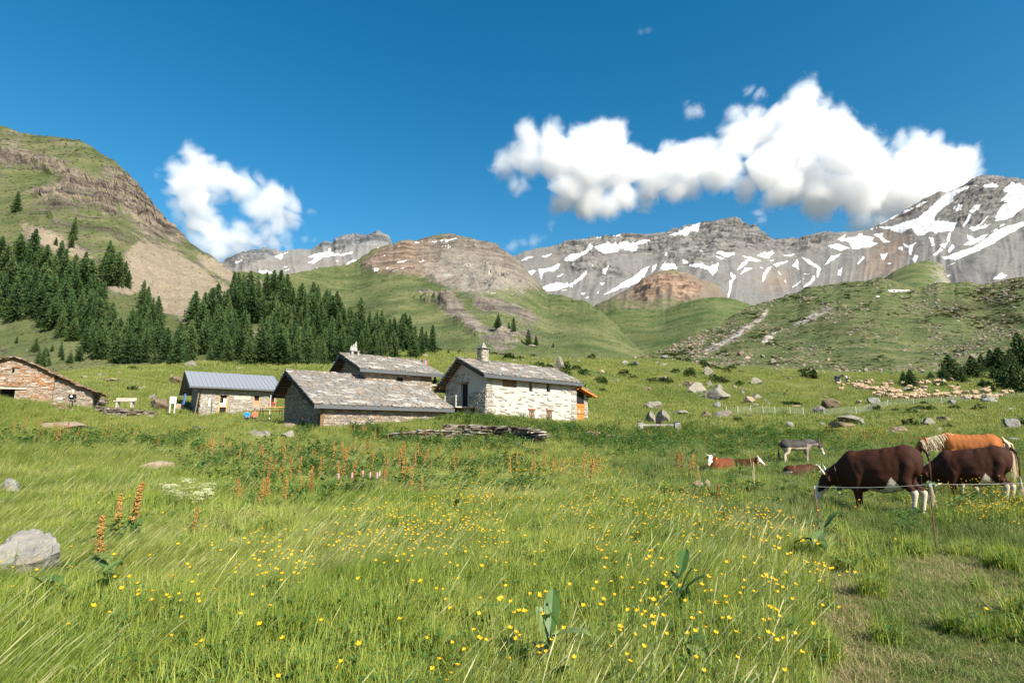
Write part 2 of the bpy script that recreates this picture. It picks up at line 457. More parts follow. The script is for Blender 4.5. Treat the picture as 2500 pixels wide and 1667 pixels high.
LAYERS = {}
def layer(name, x0, x1, dx, nt_, bot, top, Yb, Yt, mat, disp=(0, 1), ribs=(0, 1), masks=None, power=1.0, yshape=1.0, back=0.35, skyamp=1.0, holes=None, bend=None, cliff_only=1.0):
    px = np.arange(x0, x1 + .1, dx); nx = len(px)
    tt = np.linspace(0, 1, nt_)
    PX, TT = np.meshgrid(px, tt)
    B = interp(bot, PX) if isinstance(bot, list) else np.full(PX.shape, float(bot))
    T = interp(top, PX)
    def sm(a, r):
        k = np.hanning(2 * r + 3); k /= k.sum(); row = np.pad(a[0], (r + 1, r + 1), mode='reflect', reflect_type='odd')
        return np.tile(np.convolve(row, k, 'valid'), (a.shape[0], 1))
    r_ = int(90 / dx)
    Ts = sm(T, r_)
    T = T + fbm(PX / 38., PX * 0 + 3.3, oct=5, g=.62) * 7 * skyamp
    wv = (fbm(PX / 120., PY_ := TT * 3 + 2, oct=3) * .05) * np.sin(np.pi * TT)
    PY = B + (Ts - B) * (TT + wv) ** power + (T - Ts) * TT ** 5
    yb = sm(interp(Yb, PX), r_) if isinstance(Yb, list) else np.full(PX.shape, float(Yb))
    yt = sm(interp(Yt, PX), r_) if isinstance(Yt, list) else np.full(PX.shape, float(Yt))
    YY = yb * (yt / yb) ** (TT ** yshape)
    U, W = uw(PX, PY)
    if bend is not None: YY = YY * (1 + bend(PX, PY, TT))
    X, Y, Z = U * YY, YY, W * YY + CAMZ
    MS = {k: (f(PX, PY) if callable(f) else PX * 0) for k, f in (masks or {}).items()}
    fade = np.clip(TT * 6, 0, 1)
    amp, sc = disp
    if amp:
        g = 1 - .75 * np.clip(MS.get('green', PX * 0), 0, 1) * (MS.get('cliff', PX * 0) < .3)
        cz_ = MS.get('cliff', PX * 0)
        d = fbm(X / sc, Y / sc, Z / sc, oct=6, g=.58) * amp * g * fade * (cliff_only + (1 - cliff_only) * cz_)
        cl = MS.get('cliff')
        if cl is not None:
            r = ridged(X / (sc * .5), Y / (sc * .5), Z / (sc * .16), oct=5) - .5
            d = d + r * amp * 2.2 * cl
        # push along the slope's outward direction (towards the viewer and up)
        Z = Z + d * .75; Y = Y - d * .9
    ra, rs = ribs
    if ra:
        d = (ridged(PX / rs + fbm(PX / 90, PY / 90, oct=2) * .8, PY * 0.006 + 4, oct=3) - .5) * ra * np.sin(np.pi * np.clip(TT, 0, 1)) * fade
        Z = Z + d * .5; Y = Y - d
    V = np.stack([X, Y, Z], -1)
    # far side of the crest drops away behind
    bk = []
    for k in (1, 2, 3):
        q = V[-1].copy(); q[:, 1] += (yt[-1] - yb[-1]) * back * k * .5 + 1; q[:, 0] = q[:, 0] * q[:, 1] / V[-1][:, 1]
        q[:, 2] -= (V[-1][:, 2] - V[0][:, 2]) * .25 * k * k * .5
        bk.append(q)
    V = np.concatenate([V, np.array(bk)], 0)
    A = {}
    for k in ('snow', 'green', 'scree', 'dark', 'warm', 'pale'):
        m = MS.get(k, PX * 0)
        A[k] = np.concatenate([m] + [m[-1:]] * 3, 0).ravel()
    o = link(name, np_mesh(name, V.reshape(-1, 3), grid_faces(nx, nt_ + 3), [mat], True, A))
    tag(o, kind='structure')
    LAYERS[name] = (px, V[:nt_], PY)
    return o
def on_layer(name, px, py):
    """nearest surface point of a slope seen at this picture point"""
    X, V, PY = LAYERS[name]
    i = int(np.clip(np.searchsorted(X, px), 0, len(X) - 1))
    j = int(np.argmin(np.abs(PY[:, i] - py)))
    return Vector(V[j, i])

# skylines
SK_L = [(-500,190),(-200,260),(0,310),(64,324),(90,330),(128,331),(191,339),(222,356),(244,374),(280,395),(308,420),(351,468),(372,495),(393,521),(410,545),(425,556),(457,585),(500,617),(542,643),(585,670),(659,696),(760,770),(880,900)]
SK_M = [(440,668),(500,652),(568,658),(667,673),(711,670),(780,652),(826,646),(862,642),(884,628),(905,612),(950,593),(1010,589),(1044,582),(1100,577),(1129,575),(1150,581),(1173,587),(1214,601),(1232,610),(1254,624),(1278,651),(1312,690),(1336,714),(1390,725),(1438,739),(1465,752),(1500,790),(1540,832),(1600,885)]
SK_B = [(440,668),(520,650),(548,639),(575,624),(605,620),(646,608),(662,612),(680,613),(701,610),(740,606),(758,605),(772,598),(789,589),(800,591),(813,591),(820,581),(840,576),(870,577),(885,572),(901,568),(925,566),(949,573),(954,585),(958,597),(1000,606),(1060,615),(1130,640)]
SK_R = [(1160,660),(1200,640),(1256,623),(1285,609),(1326,602),(1363,599),(1390,587),(1438,581),(1480,580),(1523,578),(1608,572),(1659,561),(1710,549),(1740,541),(1770,539),(1795,534),(1804,541),(1812,549),(1826,550),(1840,547),(1848,558),(1857,568),(1872,580),(1887,589),(1914,586),(1948,582),(1984,579),(2025,571),(2060,568),(2095,563),(2118,558),(2133,554),(2151,545),(2186,530),(2221,508),(2249,489),(2270,479),(2291,469),(2309,471),(2337,461),(2361,448),(2375,436),(2396,430),(2417,431),(2438,438),(2466,438),(2500,440),(2560,430),(2650,450),(2800,480),(3000,520)]
SK_V = [(1360,800),(1438,772),(1499,753),(1540,752),(1580,756),(1608,757),(1635,750),(1659,742),(1710,728),(1744,724),(1778,728),(1822,739),(1846,749),(1900,758),(1990,790),(2080,850)]
SK_S = [(1520,905),(1560,876),(1640,846),(1700,815),(1760,788),(1800,765),(1830,748),(1852,741),(1880,735),(1931,716),(1975,702),(2045,692),(2116,684),(2151,677),(2200,691),(2249,702),(2291,689),(2330,690),(2361,688),(2389,693),(2431,688),(2500,675),(2600,655),(2800,630),(3000,600)]

# --- left mountain: cliffs, scree fan, grass
z1 = lambda pts: zo(0, 280, 2.529, pts)
L_cliff = raster([z1(q) for q in [
  [(0,230),(120,225),(250,260),(420,300),(480,340),(700,340),(760,350),(850,400),(960,480),(1030,640),(1130,700),(1150,770),(1080,790),(980,720),(960,790),(880,730),(780,640),(720,650),(640,610),(560,560),(430,580),(240,540),(240,500),(160,460),(300,440),(460,400),(260,370),(60,320),(0,300)],
  [(320,590),(360,600),(355,660),(300,640)], [(0,160),(120,170),(130,190),(0,200)], [(490,620),(520,630),(510,650),(490,645)]]], 8)
L_hole = raster([z1(q) for q in [[(490,440),(600,470),(600,540),(500,520)], [(60,330),(240,350),(400,400),(300,430),(60,440)], [(720,560),(840,640),(900,700),(830,680),(720,600)], [(440,300),(560,290),(690,380),(640,430),(480,330)]]], 10)
L_scree = raster([z1(q) for q in [
  [(860,790),(1000,800),(1180,890),(1330,980),(1440,1070),(1480,1100),(1400,1140),(1300,1200),(1240,1260),(1240,1400),(1140,1380),(1130,1240),(950,1200),(900,1080),(800,1110),(660,1070),(700,1000),(790,960),(780,860)],
  [(1180,870),(1390,930),(1600,1020),(1720,1060),(1690,1130),(1500,1110),(1330,1000)],
  [(1400,1350),(1680,1330),(1660,1480),(1440,1480)], [(120,660),(330,740),(450,800),(560,860),(560,900),(300,820),(150,760)], [(640,690),(700,720),(690,730)], [(1040,1130),(1240,1140),(1240,1320),(1140,1330)]]], 8)
L_band = raster([z1([(1100,860),(1180,870),(1330,970),(1450,1040),(1460,1070),(1320,1010),(1180,900)])], 5)
def clipf(f): return lambda a, b: np.clip(f(a, b), 0, 1)
Lm = {'cliff': clipf(lambda a, b: L_cliff(a, b) - .8 * L_hole(a, b)),
      'scree': clipf(lambda a, b: L_scree(a, b) - L_band(a, b) + .25 + .3 * L_cliff(a, b) * (vnoise(a / 12, b / 12))),
      'green': clipf(lambda a, b: .66 - .42 * (L_cliff(a, b) - .8 * L_hole(a, b)) - .66 * L_scree(a, b) + .62 * L_band(a, b) + .18 * fbm(a / 45, b / 30, oct=3) - .16 * np.clip((a - 300) / 200, 0, 1) * (b < 660) + .12 * (b > 700)),
      'warm': clipf(lambda a, b: .45 + 0 * a)}
mat_left = mtn_mat('left_mountain_ground', 40., ((.10, .09, .078), (.205, .182, .15)), ((.175, .155, .118), (.25, .222, .17)),
                   ((.048, .064, .022), (.088, .100, .040), (.14, .135, .066)), 1.0)
layer('mountain_left', -500, 880, 2.6, 300, [(-500, 985), (300, 975), (880, 960)], SK_L, 128, [(-500, 620), (0, 620), (400, 560), (600, 430), (880, 260)], mat_left,
      disp=(7.0, 30.), ribs=(0, 46.), masks=Lm, yshape=1.0)

# --- middle hill: green flank, brown and grey rock above
z2 = lambda pts: zo(500, 520, 2.94, pts)
z3 = lambda pts: zo(1200, 480, 2.94, pts)
H_rock = raster([z2(q) for q in [
  [(1090,370),(1320,200),(1500,190),(1860,150),(2100,230),(2230,290),(2320,400),(2352,470),(2352,560),(2200,520),(2000,560),(1850,540),(1700,500),(1600,470),(1480,450),(1300,440),(1180,415)],
  [(1500,570),(1600,560),(1760,600),(1830,640),(1860,700),(1960,760),(2080,860),(2120,950),(2050,950),(1960,900),(1880,830),(1780,760),(1700,700),(1640,630),(1500,630)],
  [(1900,600),(2100,640),(2352,700),(2352,790),(2150,720),(1950,690)]]] + [z3([(0,400),(200,430),(330,620),(400,690),(250,650),(0,600)]), z3([(150,780),(330,830),(370,910),(200,900)]), z3([(0,1000),(60,900),(350,990),(300,1010),(0,1110)])], 10)
H_pale = raster([z2([(1380,420),(1600,330),(1800,290),(2000,320),(2250,470),(2352,560),(2352,640),(2000,620),(1750,540),(1600,450)])], 16)
H_cliff = raster([z2([(1500,575),(1560,560),(1650,590),(1750,600),(1830,680),(1740,690),(1660,640),(1510,628)]), z2([(2000,420),(2100,400),(2250,520),(2100,520)]), z2([(1880,245),(1950,240),(1950,275)])], 5)
H_snow = raster([z2(q) for q in [[(1375,355),(1460,330),(1400,362)], [(1500,216),(1575,214),(1520,226)], [(1630,206),(1690,207),(1650,215)], [(1690,215),(1830,185),(1840,192),(1740,222)], [(1690,245),(1750,232),(1700,254)], [(1740,258),(1785,243),(1750,262)], [(1330,425),(1450,388),(1400,415)], [(1210,412),(1260,415),(1220,428)], [(1270,305),(1300,300),(1290,312)], [(1300,400),(1320,395),(1305,412)], [(1540,350),(1575,340),(1545,356)], [(1150,240),(1170,236),(1165,250)]]], 1)
H_dark = raster([z3([(730,880),(900,840),(880,900),(780,940)]), z2([(950,560),(1300,620),(1500,680),(1400,700),(1150,640)])], 14)
Hm = {'cliff': clipf(lambda a, b: H_cliff(a, b) + .5 * H_rock(a, b) * vnoise(a / 20, b / 20)),
      'scree': clipf(lambda a, b: .35 + .4 * H_pale(a, b)),
      'green': clipf(lambda a, b: .86 - .68 * H_rock(a, b) - .30 * H_pale(a, b) - .18 * fbm(a / 60, b / 40, oct=3)),
      'warm': clipf(lambda a, b: np.clip((1080 - a) / 100, 0, 1) * (b < 680) + .3), 'snow': H_snow,
      'dark': clipf(lambda a, b: .25 * H_dark(a, b) + .17),
      'pale': clipf(lambda a, b: .33 * H_pale(a, b) + .02)}
mat_mid = mtn_mat('middle_hill_ground', 60., ((.13, .115, .10), (.235, .21, .18)), ((.16, .145, .125), (.23, .215, .185)),
                  ((.045, .068, .022), (.088, .105, .039), (.14, .14, .062)), 1.0, speck=1)
layer('hill_middle', 440, 1600, 2.6, 250, [(440, 960), (900, 950), (1600, 945)], SK_M, [(440, 330), (700, 250), (900, 185), (1200, 180), (1600, 175)],
      [(440, 700), (700, 800), (900, 1300), (1150, 1400), (1300, 1100), (1450, 800), (1600, 400)], mat_mid, disp=(13., 60.), ribs=(0, 70.), masks=Hm)

# --- grey ridge behind on the left
B_cliff = raster([z2([(140,350),(220,300),(430,255),(540,265),(500,300),(300,410),(210,400)]), z2([(800,250),(850,200),(920,205),(1000,160),(1250,130),(1345,215),(1340,240),(1100,262),(900,290)])], 6)
B_snow = raster([z2(q) for q in [[(505,315),(600,275),(560,300),(552,338),(535,330)], [(388,420),(440,412),(490,432),(400,448),(388,435)], [(570,378),(592,385),(575,392)], [(572,408),(612,402),(600,415)], [(740,325),(790,300),(870,290),(905,275),(900,295),(960,300),(1070,288),(1060,296),(930,310),(850,320),(780,360),(740,360),(800,325)], [(1195,290),(1250,275),(1230,250),(1270,260),(1310,270),(1240,288)], [(990,372),(1030,350),(1080,340),(1110,355),(1020,372)], [(210,385),(285,362),(240,385)], [(790,388),(820,388),(800,392)], [(940,340),(960,342),(945,348)]]], 1)
Bm = {'cliff': B_cliff, 'scree': clipf(lambda a, b: .95 - .85 * B_cliff(a, b)), 'green': clipf(lambda a, b: .25 * (b > 655) + 0 * a), 'snow': B_snow,
      'warm': clipf(lambda a, b: .35 * (b > 630) + 0 * a)}
mat_bl = mtn_mat('grey_ridge_ground', 120., ((.12, .125, .13), (.22, .222, .225)), ((.165, .162, .158), (.225, .22, .212)), ((.07, .095, .035), (.10, .12, .045), (.14, .145, .06)), 1.0)
layer('mountain_ridge_behind', 440, 1180, 2.4, 110, 760, SK_B, 1500, [(440, 2300), (1180, 2300)], mat_bl, disp=(20., 120.), ribs=(18, 30.), masks=Bm, cliff_only=.45)

# --- main range with the snow peak
z4 = lambda pts: zo(1800, 400, 2.851, pts)
R_cliff = raster([z3([(480,350),(700,295),(1200,265),(1500,200),(1750,158),(1900,200),(2030,320),(2352,290),(2352,380),(1900,400),(1500,400),(1100,420),(700,430),(450,400)]),
                  z4([(0,390),(130,420),(260,530),(640,485),(740,480),(700,520),(540,600),(250,620),(0,610)]),
                  z4([(1150,340),(1400,195),(1450,205),(1300,330),(1000,440),(980,430)]), z4([(1510,210),(1600,130),(1700,80),(1900,110),(1996,105),(1996,330),(1700,440),(1540,440),(1380,380),(1500,280)]), z4([(1290,460),(1340,420),(1410,430),(1400,480),(1330,490)]), z4([(1150,480),(1200,450),(1255,490),(1230,510)]),
                  z3([(520,440),(760,440),(1000,560),(880,600),(600,540)]), z3([(1200,430),(1500,420),(1640,470),(1500,500),(1250,490)])], 8)
R_snow = raster([z3(q) for q in [
  [(210,465),(260,432),(300,432),(230,462)], [(355,430),(440,403),(420,425),(390,435)], [(265,545),(300,530),(320,540),(290,570)], [(340,525),(400,520),(495,478),(480,515),(450,538),(375,545),(360,598),(350,560)],
  [(370,660),(420,630),(500,622),(540,640),(500,670),(450,685),(400,685)], [(520,640),(545,610),(560,625),(680,555),(685,570),(620,610),(545,645)], [(520,455),(560,430),(640,420),(700,378),(645,382),(720,362),(735,375),(700,410),(660,440),(610,470),(580,510),(600,470),(540,470)],
  [(740,375),(860,365),(890,345),(905,365),(980,338),(985,355),(1060,350),(1150,325),(1130,345),(1060,365),(1030,405),(970,400),(930,392),(900,420),(770,415)], [(1110,362),(1130,350),(1108,375)], [(1270,310),(1340,275),(1450,222),(1498,207),(1480,262),(1420,285),(1350,300),(1330,308)], [(860,300),(930,294),(900,306)], [(750,300),(790,302),(770,308)],
  [(800,708),(870,670),(940,620),(1000,590),(1060,545),(1090,515),(1140,498),(1110,545),(1090,595),(1030,630),(960,655),(880,682)], [(1160,500),(1190,478),(1180,515),(1155,540)], [(1215,520),(1240,482),(1270,495),(1310,485),(1338,522),(1270,528)], [(1350,455),(1370,475),(1430,475),(1380,488)], [(1420,492),(1500,498),(1560,515),(1630,485),(1620,540),(1590,565),(1550,530),(1440,510)], [(1480,395),(1535,428),(1500,415)],
  [(800,575),(800,548),(830,530),(840,498),(835,545)], [(720,525),(735,500),(730,520)], [(780,620),(815,615),(800,635)], [(635,700),(680,688),(665,705)], [(675,725),(708,713),(690,730)], [(755,700),(775,675),(765,697)], [(475,575),(520,545),(500,575)], [(500,680),(540,672),(530,685)], [(1240,440),(1265,412),(1255,440)],[(555,640),(605,632),(570,645)],
  [(1610,405),(1750,415),(1700,438),(1660,430)], [(1590,430),(1670,450),(1640,462)], [(1800,425),(1860,430),(1950,460),(1850,465),(1810,460),(1850,448)], [(1910,425),(1960,405),(2040,410),(2000,430),(1980,450)], [(2080,428),(2180,412),(2150,430)], [(2220,432),(2290,470),(2330,500),(2352,520),(2352,570),(2335,560),(2340,520),(2270,475)], [(1945,620),(1950,560),(1985,510),(2010,502),(1975,560),(1960,600)], [(1760,535),(1800,480),(1840,470),(1830,490),(1790,520)], [(1785,565),(1820,520),(1870,520),(1820,545)], [(2030,490),(2140,455),(2110,475),(2050,505)], [(2165,490),(2200,450),(2210,525),(2190,505)], [(1715,545),(1760,580),(1735,600),(1725,660),(1705,730),(1695,730),(1712,650),(1710,600),(1740,585),(1715,570)], [(2050,530),(2090,570),(2070,560)], [(2155,655),(2250,585),(2190,640)], [(2240,655),(2290,615),(2310,570),(2318,600),(2290,635)], [(2105,610),(2115,595),(2118,620)], [(1920,505),(1965,505),(1940,512)], [(2000,460),(2040,450),(2010,470)], [(2240,545),(2280,555),(2265,562)]]]
 + [z4(q) for q in [
  [(870,460),(940,455),(1000,440),(1100,430),(1260,380),(1400,260),(1460,210),(1540,180),(1600,155),(1610,180),(1500,240),(1500,270),(1430,310),(1380,360),(1370,400),(1420,410),(1470,420),(1520,430),(1500,470),(1420,480),(1380,490),(1340,480),(1300,500),(1255,505),(1200,460),(1150,480),(1080,460),(1000,445)], [(980,420),(1060,385),(1200,320),(1330,265),(1280,300),(1150,350),(1060,400),(1000,430)], [(1600,180),(1660,160),(1680,170)],
  [(1760,480),(1850,450),(1996,400),(1996,430),(1850,520),(1700,600),(1560,650),(1520,670),(1420,655),(1530,620),(1640,580),(1740,520),(1840,430),(1870,420)], [(1570,570),(1620,540),(1600,490),(1660,520),(1750,490),(1700,540),(1640,560)], [(1700,180),(1760,165),(1810,180),(1790,195),(1710,192)], [(1650,155),(1700,158),(1690,172)], [(1500,320),(1540,300),(1560,340),(1520,345)], [(1610,330),(1690,290),(1670,330),(1620,360)], [(1830,210),(1900,150),(1996,160),(1996,280),(1900,290),(1830,270),(1870,230)], [(1790,390),(1820,330),(1860,295),(1996,285),(1996,320),(1870,390),(1800,400)], [(1600,450),(1680,440),(1770,420),(1720,455),(1640,462)], [(1675,440),(1730,390),(1700,430)],[(1560,440),(1600,380),(1610,400),(1575,445)],
  [(700,530),(740,505),(760,490),(740,520),(780,515),(830,510),(870,500),(950,515),(940,540),(980,555),(930,580),(860,590),(800,595),(780,540)], [(945,490),(1020,480),(1010,500),(1075,550),(1030,550),(990,510)], [(630,580),(700,555),(780,590),(720,605),(680,590)], [(840,490),(870,485),(870,505)], [(610,700),(650,650),(730,622),(690,655),(630,695)], [(440,645),(480,665),(550,700),(585,730),(560,795),(550,770),(560,730),(500,690)], [(460,860),(510,815),(535,780),(540,800),(500,845)], [(700,775),(710,735),(740,715),(725,760),(722,782)], [(835,700),(880,640),(888,655),(850,695)], [(1000,620),(1055,618),(1030,660),(1015,665)], [(1125,580),(1150,575),(1155,605),(1130,600)], [(1150,550),(1200,570),(1250,545),(1220,590),(1215,640),(1190,620),(1195,590)], [(1215,680),(1235,635),(1260,650),(1240,690)], [(1335,515),(1365,510),(1372,570),(1355,580)], [(1460,540),(1465,490),(1485,485),(1475,545)], [(1410,570),(1450,560),(1470,540),(1450,585),(1415,590)], [(1465,610),(1500,560),(1510,590),(1480,620)], [(1360,640),(1410,595),(1430,605),(1380,640)],
  [(1320,840),(1390,795),(1490,770),(1460,795),(1380,825)], [(1775,810),(1830,765),(1880,780),(1820,812)], [(1470,705),(1520,688),(1500,700)], [(1040,690),(1080,700),(1060,705)]]], 1)
R_warm = raster([z3([(1900,560),(2200,540),(2100,680),(1980,700)]), z4([(500,560),(620,560),(500,640)]), z4([(1000,450),(1250,500),(1150,700),(1100,800),(800,830),(900,640)]), z4([(1180,340),(1430,210),(1400,250),(1200,390),(1050,440)]), z3([(430,420),(560,400),(520,460),(400,500)])], 16)
Rm = {'cliff': R_cliff, 'scree': clipf(lambda a, b: 1.0 - .95 * R_cliff(a, b)), 'snow': R_snow, 'warm': R_warm, 'green': lambda a, b: 0 * a + .0}
mat_r = mtn_mat('main_range_ground', 150., ((.135, .130, .124), (.215, .206, .196)), ((.152, .146, .139), (.192, .184, .174)), ((.07, .095, .035), (.10, .12, .045), (.14, .145, .06)), 1.2)
R_ribv = raster([z4([(560,640),(880,590),(820,700),(650,800)])], 20)
layer('mountain_range', 1150, 3000, 2.0, 220, 790, SK_R, [(1150, 2300), (2200, 2000), (3000, 1500)], [(1150, 3600), (1800, 3900), (2400, 3900), (3000, 3300)], mat_r,
      disp=(30., 130.), ribs=(16, 30.), masks=Rm, power=1.0, skyamp=.65, cliff_only=.40)

# --- orange rock knoll under the range
K_top = [(1400,790),(1458,738),(1482,728),(1506,716),(1535,706),(1560,691),(1581,674),(1608,664),(1642,660),(1676,669),(1710,682),(1744,688),(1752,696),(1730,712),(1700,728),(1685,760),(1650,790)]
K_top = [(1400,790),(1458,738),(1482,728),(1506,716),(1535,706),(1560,691),(1581,674),(1608,664),(1642,660),(1676,669),(1710,682),(1744,690),(1765,712),(1800,760),(1840,800)]
K_rock = raster([z3([(1060,620),(1240,560),(1400,590),(1530,640),(1500,690),(1380,750),(1230,700),(1100,740),(1000,690)])], 10)
Km = {'cliff': clipf(lambda a, b: K_rock(a, b) * .7), 'scree': clipf(lambda a, b: .9 - .8 * K_rock(a, b) - .5 * (b < 676)), 'warm': clipf(lambda a, b: .35 + .3 * K_rock(a, b)), 'green': clipf(lambda a, b: .30 + .30 * (b > 728) + .35 * (b < 672) - .4 * K_rock(a, b))}
mat_k = mtn_mat('orange_knoll_ground', 70., ((.175, .135, .105), (.28, .225, .18)), ((.135, .115, .095), (.19, .16, .13)), ((.07, .085, .035), (.10, .11, .045), (.14, .135, .06)), 1.0)
layer('hill_orange_knoll', 1400, 1840, 2.6, 80, 800, K_top, 1250, 1700, mat_k, disp=(22., 70.), ribs=(12, 34.), masks=Km)

# --- green mound at the valley head
V_st = raster([z3([(720,900),(800,980),(850,1040),(900,1010),(840,960),(760,900)]), z3([(900,1000),(1060,1130),(1140,1150),(1000,1020)])], 12)
Vm = {'green': clipf(lambda a, b: .92 - .6 * V_st(a, b)), 'scree': lambda a, b: 0 * a + .5, 'dark': clipf(lambda a, b: .12 + .35 * raster_d(a, b)), 'warm': lambda a, b: 0 * a + .3}
raster_d = raster([z3([(730,880),(900,840),(880,900),(780,950)]), z3([(880,1000),(1060,930),(1200,1040),(1150,1130),(1000,1080)])], 16)
mat_v = mtn_mat('valley_mound_ground', 40., ((.15, .135, .115), (.26, .24, .21)), ((.18, .17, .145), (.26, .245, .21)), ((.042, .068, .02), (.082, .104, .036), (.13, .135, .056)), .6, speck=1)
layer('hill_valley_head', 1360, 2080, 2.6, 120, 935, SK_V, [(1360, 420), (1700, 260), (2080, 260)], [(1360, 900), (1700, 850), (2080, 750)], mat_v, disp=(9., 50.), ribs=(0, 60.), masks=Vm, skyamp=.4)

# --- long slope on the right
S_stream = raster([zo(1200, 480, 2.94, [(1440,1125),(1560,1075),(1700,1010),(1780,950),(1870,900),(1930,850),(1980,790),(2000,800),(1960,870),(1900,915),(1820,985),(1740,1030),(1600,1095),(1450,1130)]),
                   z4([(160,1250),(180,1210),(230,1180),(280,1140),(290,1165),(250,1200),(240,1240)]), z4([(370,1120),(600,1010),(690,985),(640,1030),(420,1130)]), z3([(930,1010),(950,1000),(1130,1170),(1090,1150)])], 3)
S_dark = raster([z4([(1300,1020),(1500,960),(1650,850),(1996,840),(1996,1150),(1700,1150),(1400,1080)]), z4([(560,1120),(760,1020),(760,1080),(640,1180)]), z4([(800,920),(950,890),(1150,895),(900,930)]), z4([(1750,1130),(1996,1060),(1996,1200),(1800,1170)]), zo(1400,880,4.704,[(2000,40),(2352,30),(2352,130),(2100,90)])], 22)
S_green = raster([[(1500,900),(1900,860),(2100,900),(2600,930),(2600,1000),(1500,1000)]], 20)
Sm = {'green': clipf(lambda a, b: .93 - .75 * S_stream(a, b) - .16 * fbm(a / 40, b / 22, oct=3)), 'pale': clipf(lambda a, b: .62 * S_stream(a, b) + .03), 'scree': lambda a, b: 0 * a + .5,
      'dark': clipf(lambda a, b: .17 + .30 * S_dark(a, b) + .18 * (fbm(a / 55, b / 16, oct=4) > .12)), 'warm': clipf(lambda a, b: .35 + 0 * a),
      'snow': raster([z4([(1030,882),(1100,878),(1200,880),(1150,890),(1040,888)]), z4([(950,925),(1000,915),(985,925)])], 1)}
mat_s = mtn_mat('right_slope_ground', 22., ((.15, .135, .115), (.26, .24, .21)), ((.18, .17, .145), (.26, .245, .21)), ((.040, .062, .02), (.082, .098, .037), (.135, .132, .06)), .8, speck=1)
layer('slope_right', 1520, 3000, 2.6, 260, [(1520, 955), (1800, 965), (3000, 970)], SK_S, [(1520, 165), (3000, 140)], [(1520, 300), (1700, 500), (1900, 800), (3000, 900)], mat_s, disp=(6., 26.), ribs=(0, 60.), masks=Sm, skyamp=.6)
Pm = {'green': clipf(lambda a, b: .85 - .5 * np.clip((a - 2250) / 60, 0, 1)), 'scree': lambda a, b: 0 * a + .8, 'dark': clipf(lambda a, b: .25 + 0 * a), 'warm': lambda a, b: 0 * a + .3}
layer('hill_grassy_patch', 2120, 2340, 2.6, 60, 730, [(2120,720),(2140,694),(2180,664),(2221,645),(2260,636),(2285,639),(2303,650),(2315,680),(2340,725)], 950, 1300, mat_v, disp=(8., 50.), masks=Pm, skyamp=.4)
